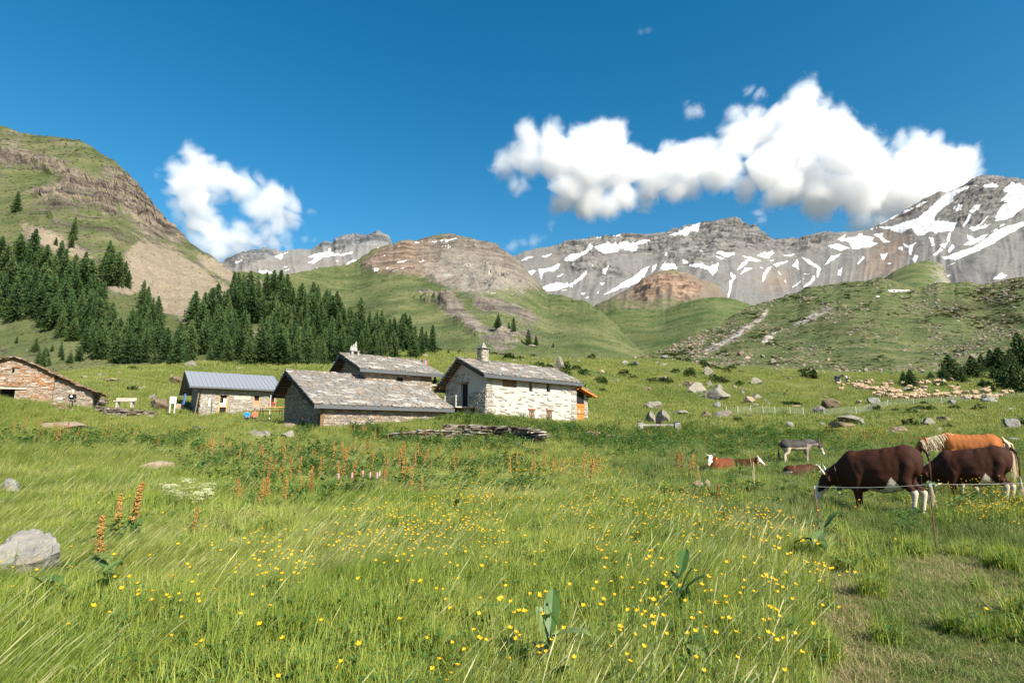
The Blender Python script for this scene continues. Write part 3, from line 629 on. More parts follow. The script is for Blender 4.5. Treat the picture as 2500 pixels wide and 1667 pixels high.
# ------------------------------------------------------------------ clouds: real volumes far behind the peaks
def cloud(name, skel, Y, depth, label, vox, edge=95., namp=1.0, nscale=1 / 350., dens=0.0052, seed=0.0):
    """skel: (px, py, r_px) puffs; becomes a density grid eroded by noise"""
    mpp = Y / FPX
    pts = []; rad = []
    rr = np.random.default_rng(5)
    for (x, y, r) in skel:
        p = at(x, y, Y)
        for k in range(3):
            q = p + Vector((rr.uniform(-.25, .25) * r * mpp, rr.uniform(-1, 1) * depth * .35 * min(1, r / 60.), rr.uniform(-.25, .25) * r * mpp))
            pts.append(q); rad.append(r * mpp)
    V = np.array([tuple(p) for p in pts]); R = np.array(rad)
    lo = (V - R[:, None] - 60).min(0); hi = (V + R[:, None] + 60).max(0)
    me = bpy.data.meshes.new(name)
    me.from_pydata([tuple(v) for v in V], [], [])
    a = me.attributes.new('rad', 'FLOAT', 'POINT'); a.data.foreach_set('value', R.astype(np.float32))
    o = link(name, me)
    g = bpy.data.node_groups.new(name, 'GeometryNodeTree')
    g.interface.new_socket(name='Geometry', in_out='INPUT', socket_type='NodeSocketGeometry')
    g.interface.new_socket(name='Geometry', in_out='OUTPUT', socket_type='NodeSocketGeometry')
    N, L = g.nodes.new, g.links.new
    gi, go = N('NodeGroupInput'), N('NodeGroupOutput')
    pos = N('GeometryNodeInputPosition')
    def M(op, a, b=None, c=None):
        n = N('ShaderNodeMath'); n.operation = op
        for i, v in enumerate((a, b, c)):
            if v is None: continue
            if isinstance(v, bpy.types.NodeSocket): L(v, n.inputs[i])
            else: n.inputs[i].default_value = v
        return n.outputs[0]
    field = None
    # smooth union of puffs through nearest point and its radius, position warped by noise
    nw = N('ShaderNodeTexNoise'); nw.inputs['Scale'].default_value = 1 / 300.; nw.inputs['Detail'].default_value = 3
    va = N('ShaderNodeVectorMath'); va.operation = 'SUBTRACT'; L(nw.outputs['Color'], va.inputs[0]); va.inputs[1].default_value = (.5, .5, .5)
    vs = N('ShaderNodeVectorMath'); vs.operation = 'SCALE'; L(va.outputs[0], vs.inputs[0]); vs.inputs['Scale'].default_value = 150.
    vp = N('ShaderNodeVectorMath'); vp.operation = 'ADD'; L(pos.outputs[0], vp.inputs[0]); L(vs.outputs[0], vp.inputs[1])
    sn = N('GeometryNodeSampleNearest'); sn.domain = 'POINT'; L(gi.outputs[0], sn.inputs['Geometry']); L(vp.outputs[0], sn.inputs['Sample Position'])
    na = N('GeometryNodeInputNamedAttribute'); na.data_type = 'FLOAT'; na.inputs['Name'].default_value = 'rad'
    si = N('GeometryNodeSampleIndex'); si.data_type = 'FLOAT'; L(gi.outputs[0], si.inputs['Geometry']); L(na.outputs['Attribute'], si.inputs['Value']); L(sn.outputs[0], si.inputs['Index'])
    sp = N('GeometryNodeSampleIndex'); sp.data_type = 'FLOAT_VECTOR'; L(gi.outputs[0], sp.inputs['Geometry']); L(pos.outputs[0], sp.inputs['Value']); L(sn.outputs[0], sp.inputs['Index'])
    ds = N('ShaderNodeVectorMath'); ds.operation = 'DISTANCE'; L(vp.outputs[0], ds.inputs[0]); L(sp.outputs[0], ds.inputs[1])
    f = M('DIVIDE', M('SUBTRACT', si.outputs[0], ds.outputs['Value']), edge)
    n1 = N('ShaderNodeTexNoise'); n1.inputs['Scale'].default_value = nscale; n1.inputs['Detail'].default_value = 9; n1.inputs['Roughness'].default_value = .78; n1.inputs['Distortion'].default_value = .6
    f = M('ADD', f, M('MULTIPLY', M('SUBTRACT', n1.outputs['Fac'], .49), namp * 6))
    f = M('MULTIPLY', M('MINIMUM', M('MAXIMUM', f, 0.0), 1.4), dens)
    vc = N('GeometryNodeVolumeCube')
    L(f, vc.inputs['Density']); vc.inputs['Min'].default_value = tuple(lo); vc.inputs['Max'].default_value = tuple(hi)
    for i, nm in enumerate(('Resolution X', 'Resolution Y', 'Resolution Z')): vc.inputs[nm].default_value = max(8, int((hi[i] - lo[i]) / vox))
    sm = N('GeometryNodeSetMaterial'); sm.inputs['Material'].default_value = CLOUD_MAT; L(vc.outputs[0], sm.inputs[0]); L(sm.outputs[0], go.inputs[0])
    md = o.modifiers.new('cloud', 'NODES'); md.node_group = g
    me.materials.append(CLOUD_MAT)
    tag(o, label, 'cloud', kind='stuff')
    return o
t = NT('cloud_water_droplets')
pv = t.n('ShaderNodeVolumePrincipled', {'Color': (.985, .985, .99, 1), 'Density': 1.0, 'Anisotropy': 0.0})
t.t.links.new(pv.outputs[0], t.out.inputs['Volume'])
CLOUD_MAT = t.m
z8 = lambda pts: [(1180 + x / 1.7818, 180 + y / 1.7818, r * 1.06 / 1.7818) for x, y, r in pts]
cloud('cloud', z8([(90,400,50),(140,350,60),(200,330,75),(280,320,70),(330,380,110),(420,330,80),(480,290,70),(520,360,100),(430,450,110),(360,520,70),(330,570,40),(480,540,90),(540,580,50),(600,440,110),(620,530,60),(700,420,80),(720,500,80),(800,430,90),(830,510,60),(880,380,60),(900,460,80),(980,340,60),(1000,430,90),(1080,330,70),(1100,220,60),(1160,190,45),(1190,110,30),(1150,75,18),(1090,200,40),(1060,240,25),(1200,260,80),(1280,220,80),(1350,160,70),(1400,120,45),(1450,150,40),(1300,330,110),(1400,270,100),(1500,270,80),(1560,280,60),(1420,400,130),(1540,400,120),(1620,370,60),(1500,500,100),(1400,530,60),(1220,440,100),(1290,500,60),(1150,480,60),(1620,480,100),(1620,580,70),(1700,470,90),(1700,560,90),(1780,450,80),(1800,540,110),(1850,480,100),(1860,320,50),(1820,360,40),(1880,290,40),(1800,300,28),(1930,320,50),(1980,370,70),(1980,450,90),(2050,400,60),(2080,450,60),(2000,520,80),(2110,430,30),(910,150,22),(940,165,18),(1660,620,50),(1740,640,60),(140,500,28),(180,490,22),(1200,600,18),(1215,640,16),(1190,560,16)]),
      6200, 900, 'long bright white cumulus cloud drifting over the snowy range on the right', 11.)
z9 = lambda pts: [(380 + x / 5.226, 340 + y / 5.226, r * 1.14 / 5.226) for x, y, r in pts]
cloud('cloud', z9([(330,160,60),(420,180,90),(520,220,110),(620,260,100),(690,230,60),(480,300,100),(620,360,120),(250,400,90),(140,400,50),(60,450,30),(330,480,160),(500,480,170),(700,500,180),(880,520,170),(1020,520,150),(1100,440,60),(300,620,150),(200,690,60),(420,680,180),(600,700,150),(850,680,120),(1100,650,160),(1250,620,140),(1350,560,80),(1400,700,170),(1550,700,120),(1600,800,170),(1720,790,110),(1800,870,100),(300,850,110),(450,900,170),(600,900,170),(300,1000,90),(700,1000,130),(720,880,70),(450,1060,140),(620,1150,170),(780,1230,150),(900,1280,130),(1250,900,110),(1400,950,170),(1580,980,160),(1720,1000,80),(1300,1080,90),(1450,1200,110),(1600,1160,120),(1150,1130,100),(1100,1250,150),(1300,1310,150),(1500,1320,130),(1650,1300,100),(700,1380,120),(850,1450,140),(1000,1400,130),(550,1300,100),(1200,1420,100),(1400,1420,90),(1700,1380,60),(1950,920,30),(2040,930,22),(1900,1280,45),(2000,1290,25)]),
      5600, 700, 'smaller white cloud with a blue hole above the left saddle', 9., edge=80., dens=0.0045, namp=.85)
cloud('cloud', [(1250,600,14),(1275,592,12),(1300,588,16),(1330,578,10),(1350,560,12),(1352,545,12),(1340,530,8),(1312,585,12)], 6000, 300, 'thin wispy cloud low over the ridge in the middle', 9., edge=60., dens=0.0018)
cloud('cloud', [(1560,76,8),(1580,72,12),(1592,66,7)], 6000, 200, 'tiny faint grey cloud wisp high in the blue sky', 9., edge=60., dens=0.0012)
# ------------------------------------------------------------------ buildings
WARMSTONE = [(0, (.26, .17, .105)), (.2, (.34, .275, .21)), (.4, (.24, .22, .195)), (.6, (.37, .325, .265)), (.8, (.31, .20, .12)), (1, (.20, .19, .18))]
m_stone = stone_mat('rubble_stone', WARMSTONE, True, 5.0, .5, .02)
m_stone_a = stone_mat('rubble_stone_joined', WARMSTONE, False, 5.0, .5, .02)
PALE = [(0, (.32, .27, .205)), (.3, (.38, .342, .285)), (.55, (.31, .30, .28)), (.8, (.28, .24, .185)), (1, (.40, .365, .31))]
m_pstone = stone_mat('pale_stone', PALE, True, 5.0, .5, .02)
m_pstone_a = stone_mat('pale_stone_joined', PALE, False, 5.0, .5, .02)
RUST = [(0, (.27, .13, .06)), (.18, (.33, .26, .20)), (.36, (.34, .16, .06)), (.52, (.31, .265, .215)), (.7, (.28, .17, .10)), (.86, (.35, .30, .25)), (1, (.38, .18, .05))]
m_rust = stone_mat('orange_lichened_stone', RUST, True, 4.0, .5, .02, ((.40, .15, .03), 1.3, .60))
m_rust_a = stone_mat('orange_lichened_stone_joined', RUST, False, 4.0, .5, .02, ((.40, .15, .03), 1.3, .60))
SLATE = [(0, (.215, .20, .18)), (.25, (.25, .23, .20)), (.5, (.225, .22, .215)), (.78, (.265, .24, .21)), (.9, (.27, .20, .14)), (1, (.24, .24, .24))]
m_slab = stone_mat('roof_slab_stone', SLATE, True, 2.2, .6, .02)
m_slab_a = stone_mat('roof_slab_stone_joined', SLATE, False, 2.2, .6, .02)
m_mortar = simple('pale_lime_mortar', (.385, .366, .33), .95, .14, 2.2, .1, .8, .04)
m_earth = simple('brown_joint_mortar', (.25, .21, .16), .95, .25, 3.0, .1, .8, .04)
m_fascia = simple('dark_grey_metal_trim', (.075, .08, .085), .45, .1, 2, .5, .05)
m_rake = simple('charred_dark_rake_board', (.028, .027, .026), .8, .2, 3)
def wood_mat(name, a, b, scale=(14, 14, 1.2), rough=.65):
    t = NT(name)
    n = t.noise(t.pos(scale, True), 1.0, 5, .6, .6)
    c = t.ramp(n, [(.3, a), (.7, b)])
    return t.bsdf(c, rough, t.bump(n, .3, .01), .3)
m_wood = wood_mat('weathered_brown_wood', (.12, .065, .03), (.22, .13, .065))
m_owood = wood_mat('orange_varnished_wood', (.42, .12, .025), (.62, .22, .05))
m_gwood = wood_mat('silver_grey_wood', (.30, .26, .21), (.46, .42, .36), (3, 14, 14))
m_under = wood_mat('roof_underside_boards', (.10, .055, .025), (.18, .10, .05))
m_dark = simple('dark_interior', (.012, .012, .013), .9, .1)
m_glass = simple('dark_window_glass', (.02, .025, .03), .12, .05, 1, .8, 0)
m_iron = simple('black_iron', (.03, .03, .032), .5, .1, 3, .5)
m_white = simple('white_paint', (.80, .80, .78), .6, .03)
m_zinc = simple('blue_grey_zinc_sheet', (.20, .215, .245), .5, .05, 1.2, .5, .03)
m_red = simple('red_petals', (.65, .03, .03), .6, .2)
m_leafg = simple('potted_leaf_green', (.05, .10, .02), .6, .3)

def irregular_box(seed, jit=.10):
    r = random.Random(seed)
    m = MB()
    # chipped block, unit size, centre at the origin (12..20 faces)
    V = []
    for z in (-.5, .5):
        for x, y in ((-.5, -.38), (-.36, -.5), (.36, -.5), (.5, -.38), (.5, .5), (-.5, .5)):
            V.append((x + r.uniform(-jit, jit), y + r.uniform(-.06, .06), z + r.uniform(-jit, jit)))
    F = [(0, 1, 2, 3, 4, 5)[::-1], (6, 7, 8, 9, 10, 11)] + [(i, (i + 1) % 6, 6 + (i + 1) % 6, 6 + i) for i in range(6)]
    return V, F
_sb = [irregular_box(i) for i in range(8)]
def stone_meshes(name, mat): return [mesh_from(name, V, F, [mat]) for V, F in _sb]
def slab_geo(seed):
    r = random.Random(seed)
    # roof slab: irregular front edge, unit wide/long, thin
    P = [(-.5, .5), (.5, .5), (.5 + r.uniform(-.06, .03), -.30 + r.uniform(-.1, .1)), (.30 + r.uniform(-.1, .1), -.5 + r.uniform(-.06, .12)), (-.2 + r.uniform(-.2, .2), -.52 + r.uniform(-.08, .05)), (-.5 + r.uniform(-.03, .06), -.34 + r.uniform(-.12, .1))]
    V = [(x, y, z * (.5)) for z in (-1, 1) for x, y in P]
    V = [(x, y, z + r.uniform(-.12, .12)) for x, y, z in V]
    F = [tuple(range(6)), tuple(range(6, 12))[::-1]] + [(i, i + 6, (i + 1) % 6 + 6, (i + 1) % 6) for i in range(6)]
    return V, F
_sl = [slab_geo(i + 50) for i in range(8)]
SLAB_ME = [mesh_from('roof_slab', V, F, [m_slab]) for V, F in _sl]
def flat_join(items, geos, name, mat, parent):
    """items: (loc, rot Euler, scale); joined into one stuff mesh with a per piece value"""
    VV, FF, RR = [], [], []
    for k, (l, e, s) in enumerate(items):
        V, F = geos[k % len(geos)]
        M = Matrix.LocRotScale(Vector(l), Euler(e), Vector(s))
        b = len(VV)
        VV += [tuple(M @ Vector(v)) for v in V]; FF += [tuple(i + b for i in f) for f in F]; RR += [random.random()] * len(V)
    me = mesh_from(name, VV, FF, [mat])
    a = me.attributes.new('rnd', 'FLOAT', 'POINT'); a.data.foreach_set('value', np.array(RR, np.float32))
    o = link(name, me, parent); o['kind'] = 'stuff'
    return o
def pieces(items, meshes, geos, name, mat_a, parent, limit=300, order=None):
    if order: items = sorted(items, key=order)
    for k, (l, e, s) in enumerate(items[:limit]):
        link(name, meshes[k % len(meshes)], parent, l, e, s)
    if len(items) > limit: flat_join(items[limit:], geos, name + '_course', mat_a, parent)
def rubble(x0, x1, z0, z1, plane, h=.13, w=.36, rnd=None, gap=.018, holes=(), clip=None, density=1.0, proud=.05, seed=1):
    """stones laid in courses on a wall face; plane(x, z) -> local point, with rotation; returns items"""
    r = random.Random(seed)
    out = []
    z = z0
    while z < z1:
        hh = h * r.uniform(.65, 1.4)
        x = x0 - r.uniform(0, w)
        while x < x1:
            ww = w * r.uniform(.45, 1.7)
            xa, xb = max(x, x0), min(x + ww, x1)
            xc, zc = (xa + xb) / 2, z + hh / 2
            ok = xb - xa > .06 and r.random() < density
            if ok and clip and not clip(xc, zc): ok = False
            for (a, b, c, d) in holes:
                if xb > a and xa < b and z + hh > c and z < d: ok = False
            if ok:
                out.append((xc, zc, xb - xa - gap, hh - gap, proud * r.uniform(.5, 1.5)))
            x += ww
        z += hh
    return out
def on_front(sts, y, side=-1):      # wall facing -y
    return [((x, y + side * p * .2, z), (random.uniform(-.03, .03), random.uniform(-.06, .06), random.uniform(-.04, .04)), (w, max(.12, p * 2), h)) for x, z, w, h, p in sts]
def on_gable(sts, x0):              # wall facing -x, st.x runs along y
    return [((x0 - p * .2, y, z), (0, random.uniform(-.05, .05), -math.pi / 2 + random.uniform(-.04, .04)), (w, max(.12, p * 2), h)) for y, z, w, h, p in sts]

def solve(ang, A, YA, B=None, R1=None, C=None):
    a = math.radians(ang); u1 = Vector((math.cos(a), math.sin(a))); u2 = Vector((-math.sin(a), math.cos(a)))
    A3 = at(A[0], A[1], YA)
    def on(P0, d, q):
        u, w = uw(*q); u = float(u); w = float(w)
        t_ = (u * P0.y - P0.x) / (d.x - u * d.y); Y = P0.y + t_ * d.y
        return t_, w * Y + CAMZ
    r = {'A': A3, 'ang': a, 'ze': A3.z}
    if B: r['L'], r['zB'] = on(A3, u1, B)
    if R1: r['w'], r['zr'] = on(A3, u2, R1)
    if C: r['wc'], r['zc'] = on(A3, u2, C)
    return r

def cut(wall, boxes):
    """real openings: boolean out of the wall solid"""
    if not boxes: return
    m = MB()
    for b in boxes: m.box(*b)
    c = link('cutter', m.mesh('cutter', m_dark), wall.parent)
    md = wall.modifiers.new('b', 'BOOLEAN'); md.operation = 'DIFFERENCE'; md.object = c; md.solver = 'EXACT'
    bpy.context.view_layer.update()
    dg = bpy.context.evaluated_depsgraph_get()
    me = bpy.data.meshes.new_from_object(wall.evaluated_get(dg))
    wall.modifiers.clear(); wall.data = me
    bpy.data.objects.remove(c)

def gable_house(root, L, w, wc, ze, zr, zc, zb, of, og, wall_mat, ogb=None, roof_t=.10, cuts=(), fascia_h=.30, rake_h=.34, roof_mat=None, rake_mat=None, back_mat=None):
    """walls, two roof slopes, fascia, rakes, beams; x along the eave, y to the back, z up (root at eave-corner, z0 = 0)"""
    ogb = og if ogb is None else ogb
    sl1 = (zr - ze) / w; sl2 = (zr - zc) / (wc - w)
    def zroof(y): return ze + sl1 * y if y <= w else zr - sl2 * (y - w)
    t_ = roof_t
    m = MB()
    prof = [(of, zb), (of, zroof(of) - t_ - .1), (w, zr - t_ - .1), (wc - of, zroof(wc - of) - t_ - .1), (wc - of, zb)]
    V = [(x, y, z) for x in (og, L - ogb) for y, z in prof]
    m.add(V, [(0, 1, 2, 3, 4), (9, 8, 7, 6, 5)] + [(i, i + 5, (i + 1) % 5 + 5, (i + 1) % 5) for i in range(5)])
    wall = m.build('wall', wall_mat, root)
    bm = bmesh.new(); bm.from_mesh(wall.data); bmesh.ops.recalc_face_normals(bm, faces=bm.faces); bm.to_mesh(wall.data); bm.free()
    cut(wall, cuts)
    # roof deck (two slopes)
    m = MB()
    for (y0, za, y1, zb_) in ((0, ze, w, zr), (w, zr, wc, zc)):
        V = [(x, y, z - s) for s in (t_, 0) for x in (0, L) for y, z in ((y0, za), (y1, zb_))]
        m.add(V, [(0, 1, 3, 2), (4, 6, 7, 5), (0, 4, 5, 1), (2, 3, 7, 6), (0, 2, 6, 4), (1, 5, 7, 3)])
    roof = m.build('roof', roof_mat or m_under, root)
    # fascia / gutter board on the front eave
    m = MB(); m.box(-.02, L + .02, -.05, .0, ze - fascia_h, ze + .02); m.build('gutter', m_fascia, root)
    m = MB(); m.box(-.02, L + .02, wc, wc + .05, zc - fascia_h, zc + .02); m.build('gutter', m_fascia, root)
    for x in (-.05, L):
        for (y0, za, y1, zb_) in ((-.03, ze - sl1 * .03, w, zr), (w, zr, wc + .03, zc - sl2 * .03)):
            m = MB()
            V = [(xx, y, z) for xx in (x, x + .05) for y, z in ((y0, za - rake_h), (y0, za + .03), (y1, zb_ + .03), (y1, zb_ - rake_h))]
            m.add(V, [(0, 1, 2, 3), (7, 6, 5, 4), (0, 4, 5, 1), (1, 5, 6, 2), (2, 6, 7, 3), (3, 7, 4, 0)])
            m.build('rake_board', rake_mat or m_rake, root)
    # purlins carrying the gable overhang
    for y in (of * .7, w, wc - of * .7):
        m = MB(); z = zroof(y) - t_ - .12
        m.box(.06, og + .05, y - .09, y + .09, z - .12, z + .09); m.build('purlin', m_wood, root)
        if ogb > .1:
            m = MB(); m.box(L - ogb - .05, L - .06, y - .09, y + .09, z - .12, z + .09); m.build('purlin', m_wood, root)
    return wall, roof, zroof

def slab_roof(roof, L, w, wc, ze, zr, zc, ws=.62, ex=.36, limit=300, skip=None, seed=3):
    r = random.Random(seed)
    ang = math.atan2(zr - ze, w); ln = math.hypot(zr - ze, w)
    items = []
    n = int(ln / ex)
    for k in range(n + 1):
        s = k * ex + .20
        if s > ln: break
        x = -.06 - r.uniform(0, ws * .7)
        while x < L + .02:
            ww = ws * r.uniform(.55, 1.5)
            xa, xb = max(x, -.07), min(x + ww, L + .07)
            x += ww
            if xb - xa < .12: continue
            xc = (xa + xb) / 2
            y = s * math.cos(ang); z = ze + s * math.sin(ang)
            if skip and skip(xc, y): continue
            le = ex * r.uniform(1.35, 1.75)
            items.append(((xc, y - .02, z + .055 + r.uniform(-.012, .03)), (ang - .11 + r.uniform(-.03, .03), r.uniform(-.03, .03), r.uniform(-.05, .05)), (xb - xa - .02, le, .065 * r.uniform(.7, 1.6))))
    pieces(items, SLAB_ME, _sl, 'roof_slab', m_slab_a, roof, limit, order=lambda i: i[0][1])
    # ridge row of upright-set slabs
    rid = []
    x = -.05
    while x < L:
        ww = r.uniform(.35, .8)
        rid.append(((x + ww / 2, w + r.uniform(-.05, .05), zr + .09 + r.uniform(-.02, .05)), (r.uniform(-.1, .25), r.uniform(-.05, .05), r.uniform(-.2, .2)), (ww, .42, .07)))
        x += ww
    # back slope
    a2 = math.atan2(zr - zc, wc - w); l2 = math.hypot(zr - zc, wc - w)
    for k in range(int(l2 / ex)):
        s = k * ex + .2; x = -.05
        while x < L:
            ww = ws * r.uniform(.6, 1.5)
            rid.append(((x + ww / 2, wc - s * math.cos(a2), zc + s * math.sin(a2) + .05), (-a2 + .085, 0, math.pi), (min(ww, L - x + .05), ex * 1.5, .06)))
            x += ww
    flat_join(rid, _sl, 'ridge_and_back_slabs', m_slab_a, roof)
def place_root(name, sv, label, cat='house', z=0.0, group=None):
    return empty(name, (sv['A'].x, sv['A'].y, z), sv['ang'], label, cat, group)
def bars(root, name, x0, x1, y, z0, z1, nx, nz, mat=None):
    m = MB()
    for i in range(nx): x = x0 + (x1 - x0) * (i + .5) / nx; m.box(x - .012, x + .012, y - .012, y + .012, z0, z1)
    for i in range(nz): z = z0 + (z1 - z0) * (i + .5) / nz; m.box(x0, x1, y - .02, y + .0, z - .01, z + .01)
    return m.build(name, mat or m_iron, root)
def lx(sv, px, wall_off=.0):
    """local x on the front wall plane for a picture column"""
    a = sv['ang']; u1 = Vector((math.cos(a), math.sin(a))); u2 = Vector((-math.sin(a), math.cos(a)))
    P0 = Vector(sv['A'].xy) + u2 * wall_off
    u = (px - CX) / FPX * cT
    return (u * P0.y - P0.x) / (u1.x - u * u1.y)
def lz(sv, px, py, wall_off=.0):
    a = sv['ang']; P0 = Vector(sv['A'].xy) + Vector((-math.sin(a), math.cos(a))) * wall_off
    Y = P0.y + lx(sv, px, wall_off) * math.sin(a)
    return float(w_of(py)) * Y + CAMZ
STONE_ME = stone_meshes('stone', m_stone); PSTONE_ME = stone_meshes('stone', m_pstone); RSTONE_ME = stone_meshes('stone', m_rust)

# ---- white mortared house
S = solve(43, (1182.5, 913.7), 49, (1423.6, 935), (1116.5, 874.5), (1063, 950))
W = place_root('white_stone_house', S, 'tall whitewashed stone house with slab roof, square chimney and small barred windows')
of, og = .62, .75
L, w, wc, ze, zr, zc = S['L'], S['w'], S['wc'], (S['ze'] + S['zB']) / 2, S['zr'], S['zc']
cutl, wins = [], []
for nm, (xa, xb, ya, yb) in {'loft': (1226.5, 1262, 922, 945), 's1': (1292.5, 1301, 934, 955.7), 's2': (1335.6, 1345, 937, 956.8), 'w1': (1291.6, 1305, 1000.8, 1026), 'w2': (1334.6, 1348, 1002.5, 1026)}.items():
    x0, x1 = lx(S, xa, of), lx(S, xb, of); z0, z1 = lz(S, (xa + xb) / 2, yb, of), lz(S, (xa + xb) / 2, ya, of)
    wins.append((nm, x0, x1, z0, z1)); cutl.append((x0, x1, of - .1, of + .32, z0, z1))
gd = [('door_up', 3.2, 4.25, 4.3, 6.35), ('door_low', 2.15, 3.0, 2.6, 4.05), ('slot', 4.9, 5.35, 2.8, 4.3)]
for nm, y0, y1, z0, z1 in gd: cutl.append((og - .1, og + .35, y0, y1, z0, z1))
wall, roof, zf = gable_house(W, L, w, wc, ze, zr, zc, 1.2, of, og, m_mortar, ogb=.35, cuts=cutl)
chim_x, chim_y = 2.6, w - .55
slab_roof(roof, L, w, wc, ze, zr, zc, .60, .33, 300, skip=lambda x, y: abs(x - chim_x - .0) < .42 and abs(y - chim_y) < .4, seed=3)
rr = random.Random(4)
sts = rubble(og, L - .35, 1.8, ze - .35, None, .12, .40, density=.20, holes=[(a - .1, b + .1, c - .1, d + .1) for _, a, b, c, d in wins], proud=.03, seed=5)
cor = rubble(og, og + .75, 1.8, ze - .3, None, .15, .55, density=.8, proud=.045, seed=6) + rubble(L - 1.2, L - .35, 1.5, ze - .3, None, .17, .5, density=.6, proud=.045, seed=7)
items = on_front(sts + cor, of)
items += on_gable(rubble(of, of + 2.4, 1.8, 5.4, None, .12, .35, density=.85, proud=.05, seed=8, holes=[(2.1, 3.05, 0, 4.1)]), og)
pieces(items, PSTONE_ME, _sb, 'stone', m_pstone_a, wall, 280)
flat_join(on_gable(rubble(of + 2.4, wc - of, 1.8, 7.2, None, .14, .40, density=.45, proud=.03, seed=9, clip=lambda y, z: z < zf(y) - .35, holes=[(a - .05, b + .05, c, d) for _, a, b, c, d in gd]), og), _sb, 'gable_stone_courses', m_pstone_a, wall)
for nm, x0, x1, z0, z1 in wins:
    fr = MB()
    if nm == 'loft':
        for k in range(5):
            xx = x0 + (x1 - x0) * k / 5; m = MB(); m.box(xx + .01, xx + (x1 - x0) / 5 - .01, of + .12, of + .16, z0, z1)
            m.build('shutter_board', m_wood, W)
        continue
    m = MB(); m.box(x0 - .0, x1, of + .28, of + .30, z0, z1); win = m.build('window', m_glass, W)
    if nm[0] == 's':
        m = MB(); m.box(x0 + .02, x1 - .02, of + .2, of + .24, z1 - .25, z1 - .02); m.build('frame', m_wood, win)
        continue
    m = MB(); m.box(x0 - .12, x1 + .14, of - .06, of + .2, z1 + .003, z1 + .13); m.build('lintel', wood_mat('red_brown_lintel', (.20, .07, .04), (.30, .12, .07)), W)
    m = MB(); m.box(x0, x0 + .06, of + .2, of + .25, z0, z1); m.box(x1 - .06, x1, of + .2, of + .25, z0, z1); m.box((x0 + x1) / 2 - .03, (x0 + x1) / 2 + .03, of + .2, of + .25, z0, z1); m.build('frame', m_owood, win)
    bars(win, 'window_bars', x0 + .02, x1 - .02, of + .06, z0, z1, 4, 5, m_gwood)
for nm, y0, y1, z0, z1 in gd:
    m = MB(); m.box(og + .25, og + .28, y0, y1, z0, z1); d = m.build('door' if nm != 'slot' else 'window', m_dark if nm != 'slot' else m_glass, W)
    m = MB(); m.box(og - .08, og + .15, y0 - .15, y1 + .15, z1 + .003, z1 + .14); m.build('lintel', m_wood, W)
# balcony rail on the gable
bal = MB(); bal.box(-.55, og, 3.3, 7.0, 4.15, 4.27); bo = bal.build('balcony_floor', m_gwood, W)
for y in (3.35, 5.0, 6.9):
    m = MB(); m.box(-.55, -.45, y - .05, y + .05, 4.272, 5.3); m.build('rail_post', m_gwood, W)
for z in (4.5, 4.85, 5.15):
    m = MB(); m.box(-.45, -.41, 3.3, 7.0, z - .07, z + .07); m.build('rail_board', m_gwood, W)
# chimney
cz = zf(chim_y)
m = MB(); m.box(chim_x - .36, chim_x + .36, chim_y - .36, chim_y + .36, cz - .4, cz + 1.15); ch = m.build('chimney', m_earth, W)
its = on_front(rubble(chim_x - .36, chim_x + .36, cz + .1, cz + 1.15, None, .11, .3, proud=.04, seed=11), chim_y - .36) + on_gable(rubble(chim_y - .36, chim_y + .36, cz - .1, cz + 1.15, None, .11, .3, proud=.04, seed=12), chim_x - .36)
flat_join(its, _sb, 'chimney_stones', m_pstone_a, ch)
m = MB()
for sx in (-.3, .3):
    for sy in (-.3, .3): m.box(chim_x + sx - .09, chim_x + sx + .09, chim_y + sy - .09, chim_y + sy + .09, cz + 1.152, cz + 1.33)
m.build('cap_pier', m_pstone_a, ch)
m = MB(); m.box(chim_x - .62, chim_x + .62, chim_y - .55, chim_y + .55, cz + 1.333, cz + 1.41, j=.03); m.build('cap_slab', m_slab_a, ch)
m = MB(); m.box(chim_x - .27, chim_x + .25, chim_y - .2, chim_y + .2, cz + 1.40, cz + 1.6, j=.06); m.box(chim_x - .14, chim_x + .18, chim_y - .14, chim_y + .14, cz + 1.6, cz + 1.75, j=.05); m.box(chim_x - .06, chim_x + .1, chim_y - .08, chim_y + .08, cz + 1.75, cz + 1.9, j=.04); m.build('cap_stones', m_pstone_a, ch)
m = MB(); m.box(chim_x - .40, chim_x + .40, chim_y - .40, chim_y + .40, cz - .35, cz + .12); m.build('flashing', m_fascia, ch)
# lean-to entrance on the right end
pc = lx(S, 1400, of)
x0 = L - .35; 
ev = 2.35
lz0 = 2.2
ap = lz(S, 1404, 943, of)
m = MB(); m.box(x0 + .003, x0 + ev, of + .5, wc - 1.2, 1.2, ap - .55); lw = m.build('porch_wall', m_mortar, W)
flat_join(on_front(rubble(x0 + 1.72, x0 + ev, 1.8, ap - .6, None, .16, .35, density=.6, proud=.04, seed=21), of + .5), _sb, 'porch_stones', m_pstone_a, lw)
dx0, dx1 = x0 + .12, x0 + 1.62
m = MB(); m.box(dx0 - .06, dx1 + .06, of + .42, of + .5, 2.45, ap - .50); dr = m.build('door', m_dark, W)
for k in range(7):
    xx = dx0 + (dx1 - dx0) * k / 7; m = MB(); m.box(xx + .008, xx + (dx1 - dx0) / 7 - .008, of + .37, of + .418, 2.55, 4.62); m.build('plank', m_owood, dr)
for z in (2.95, 3.85):
    m = MB(); m.box(dx0, dx1, of + .33, of + .368, z, z + .10); m.build('cross_rail', m_wood, dr)
m = MB(); m.box(dx0 + .62, dx0 + .78, of + .34, of + .366, 4.0, 4.28); m.build('notice', m_white, dr)
m = MB(); m.box(dx0 - .1, dx1 + .1, of + .30, of + .42, 4.66, 4.9); m.build('lintel', m_owood, W)
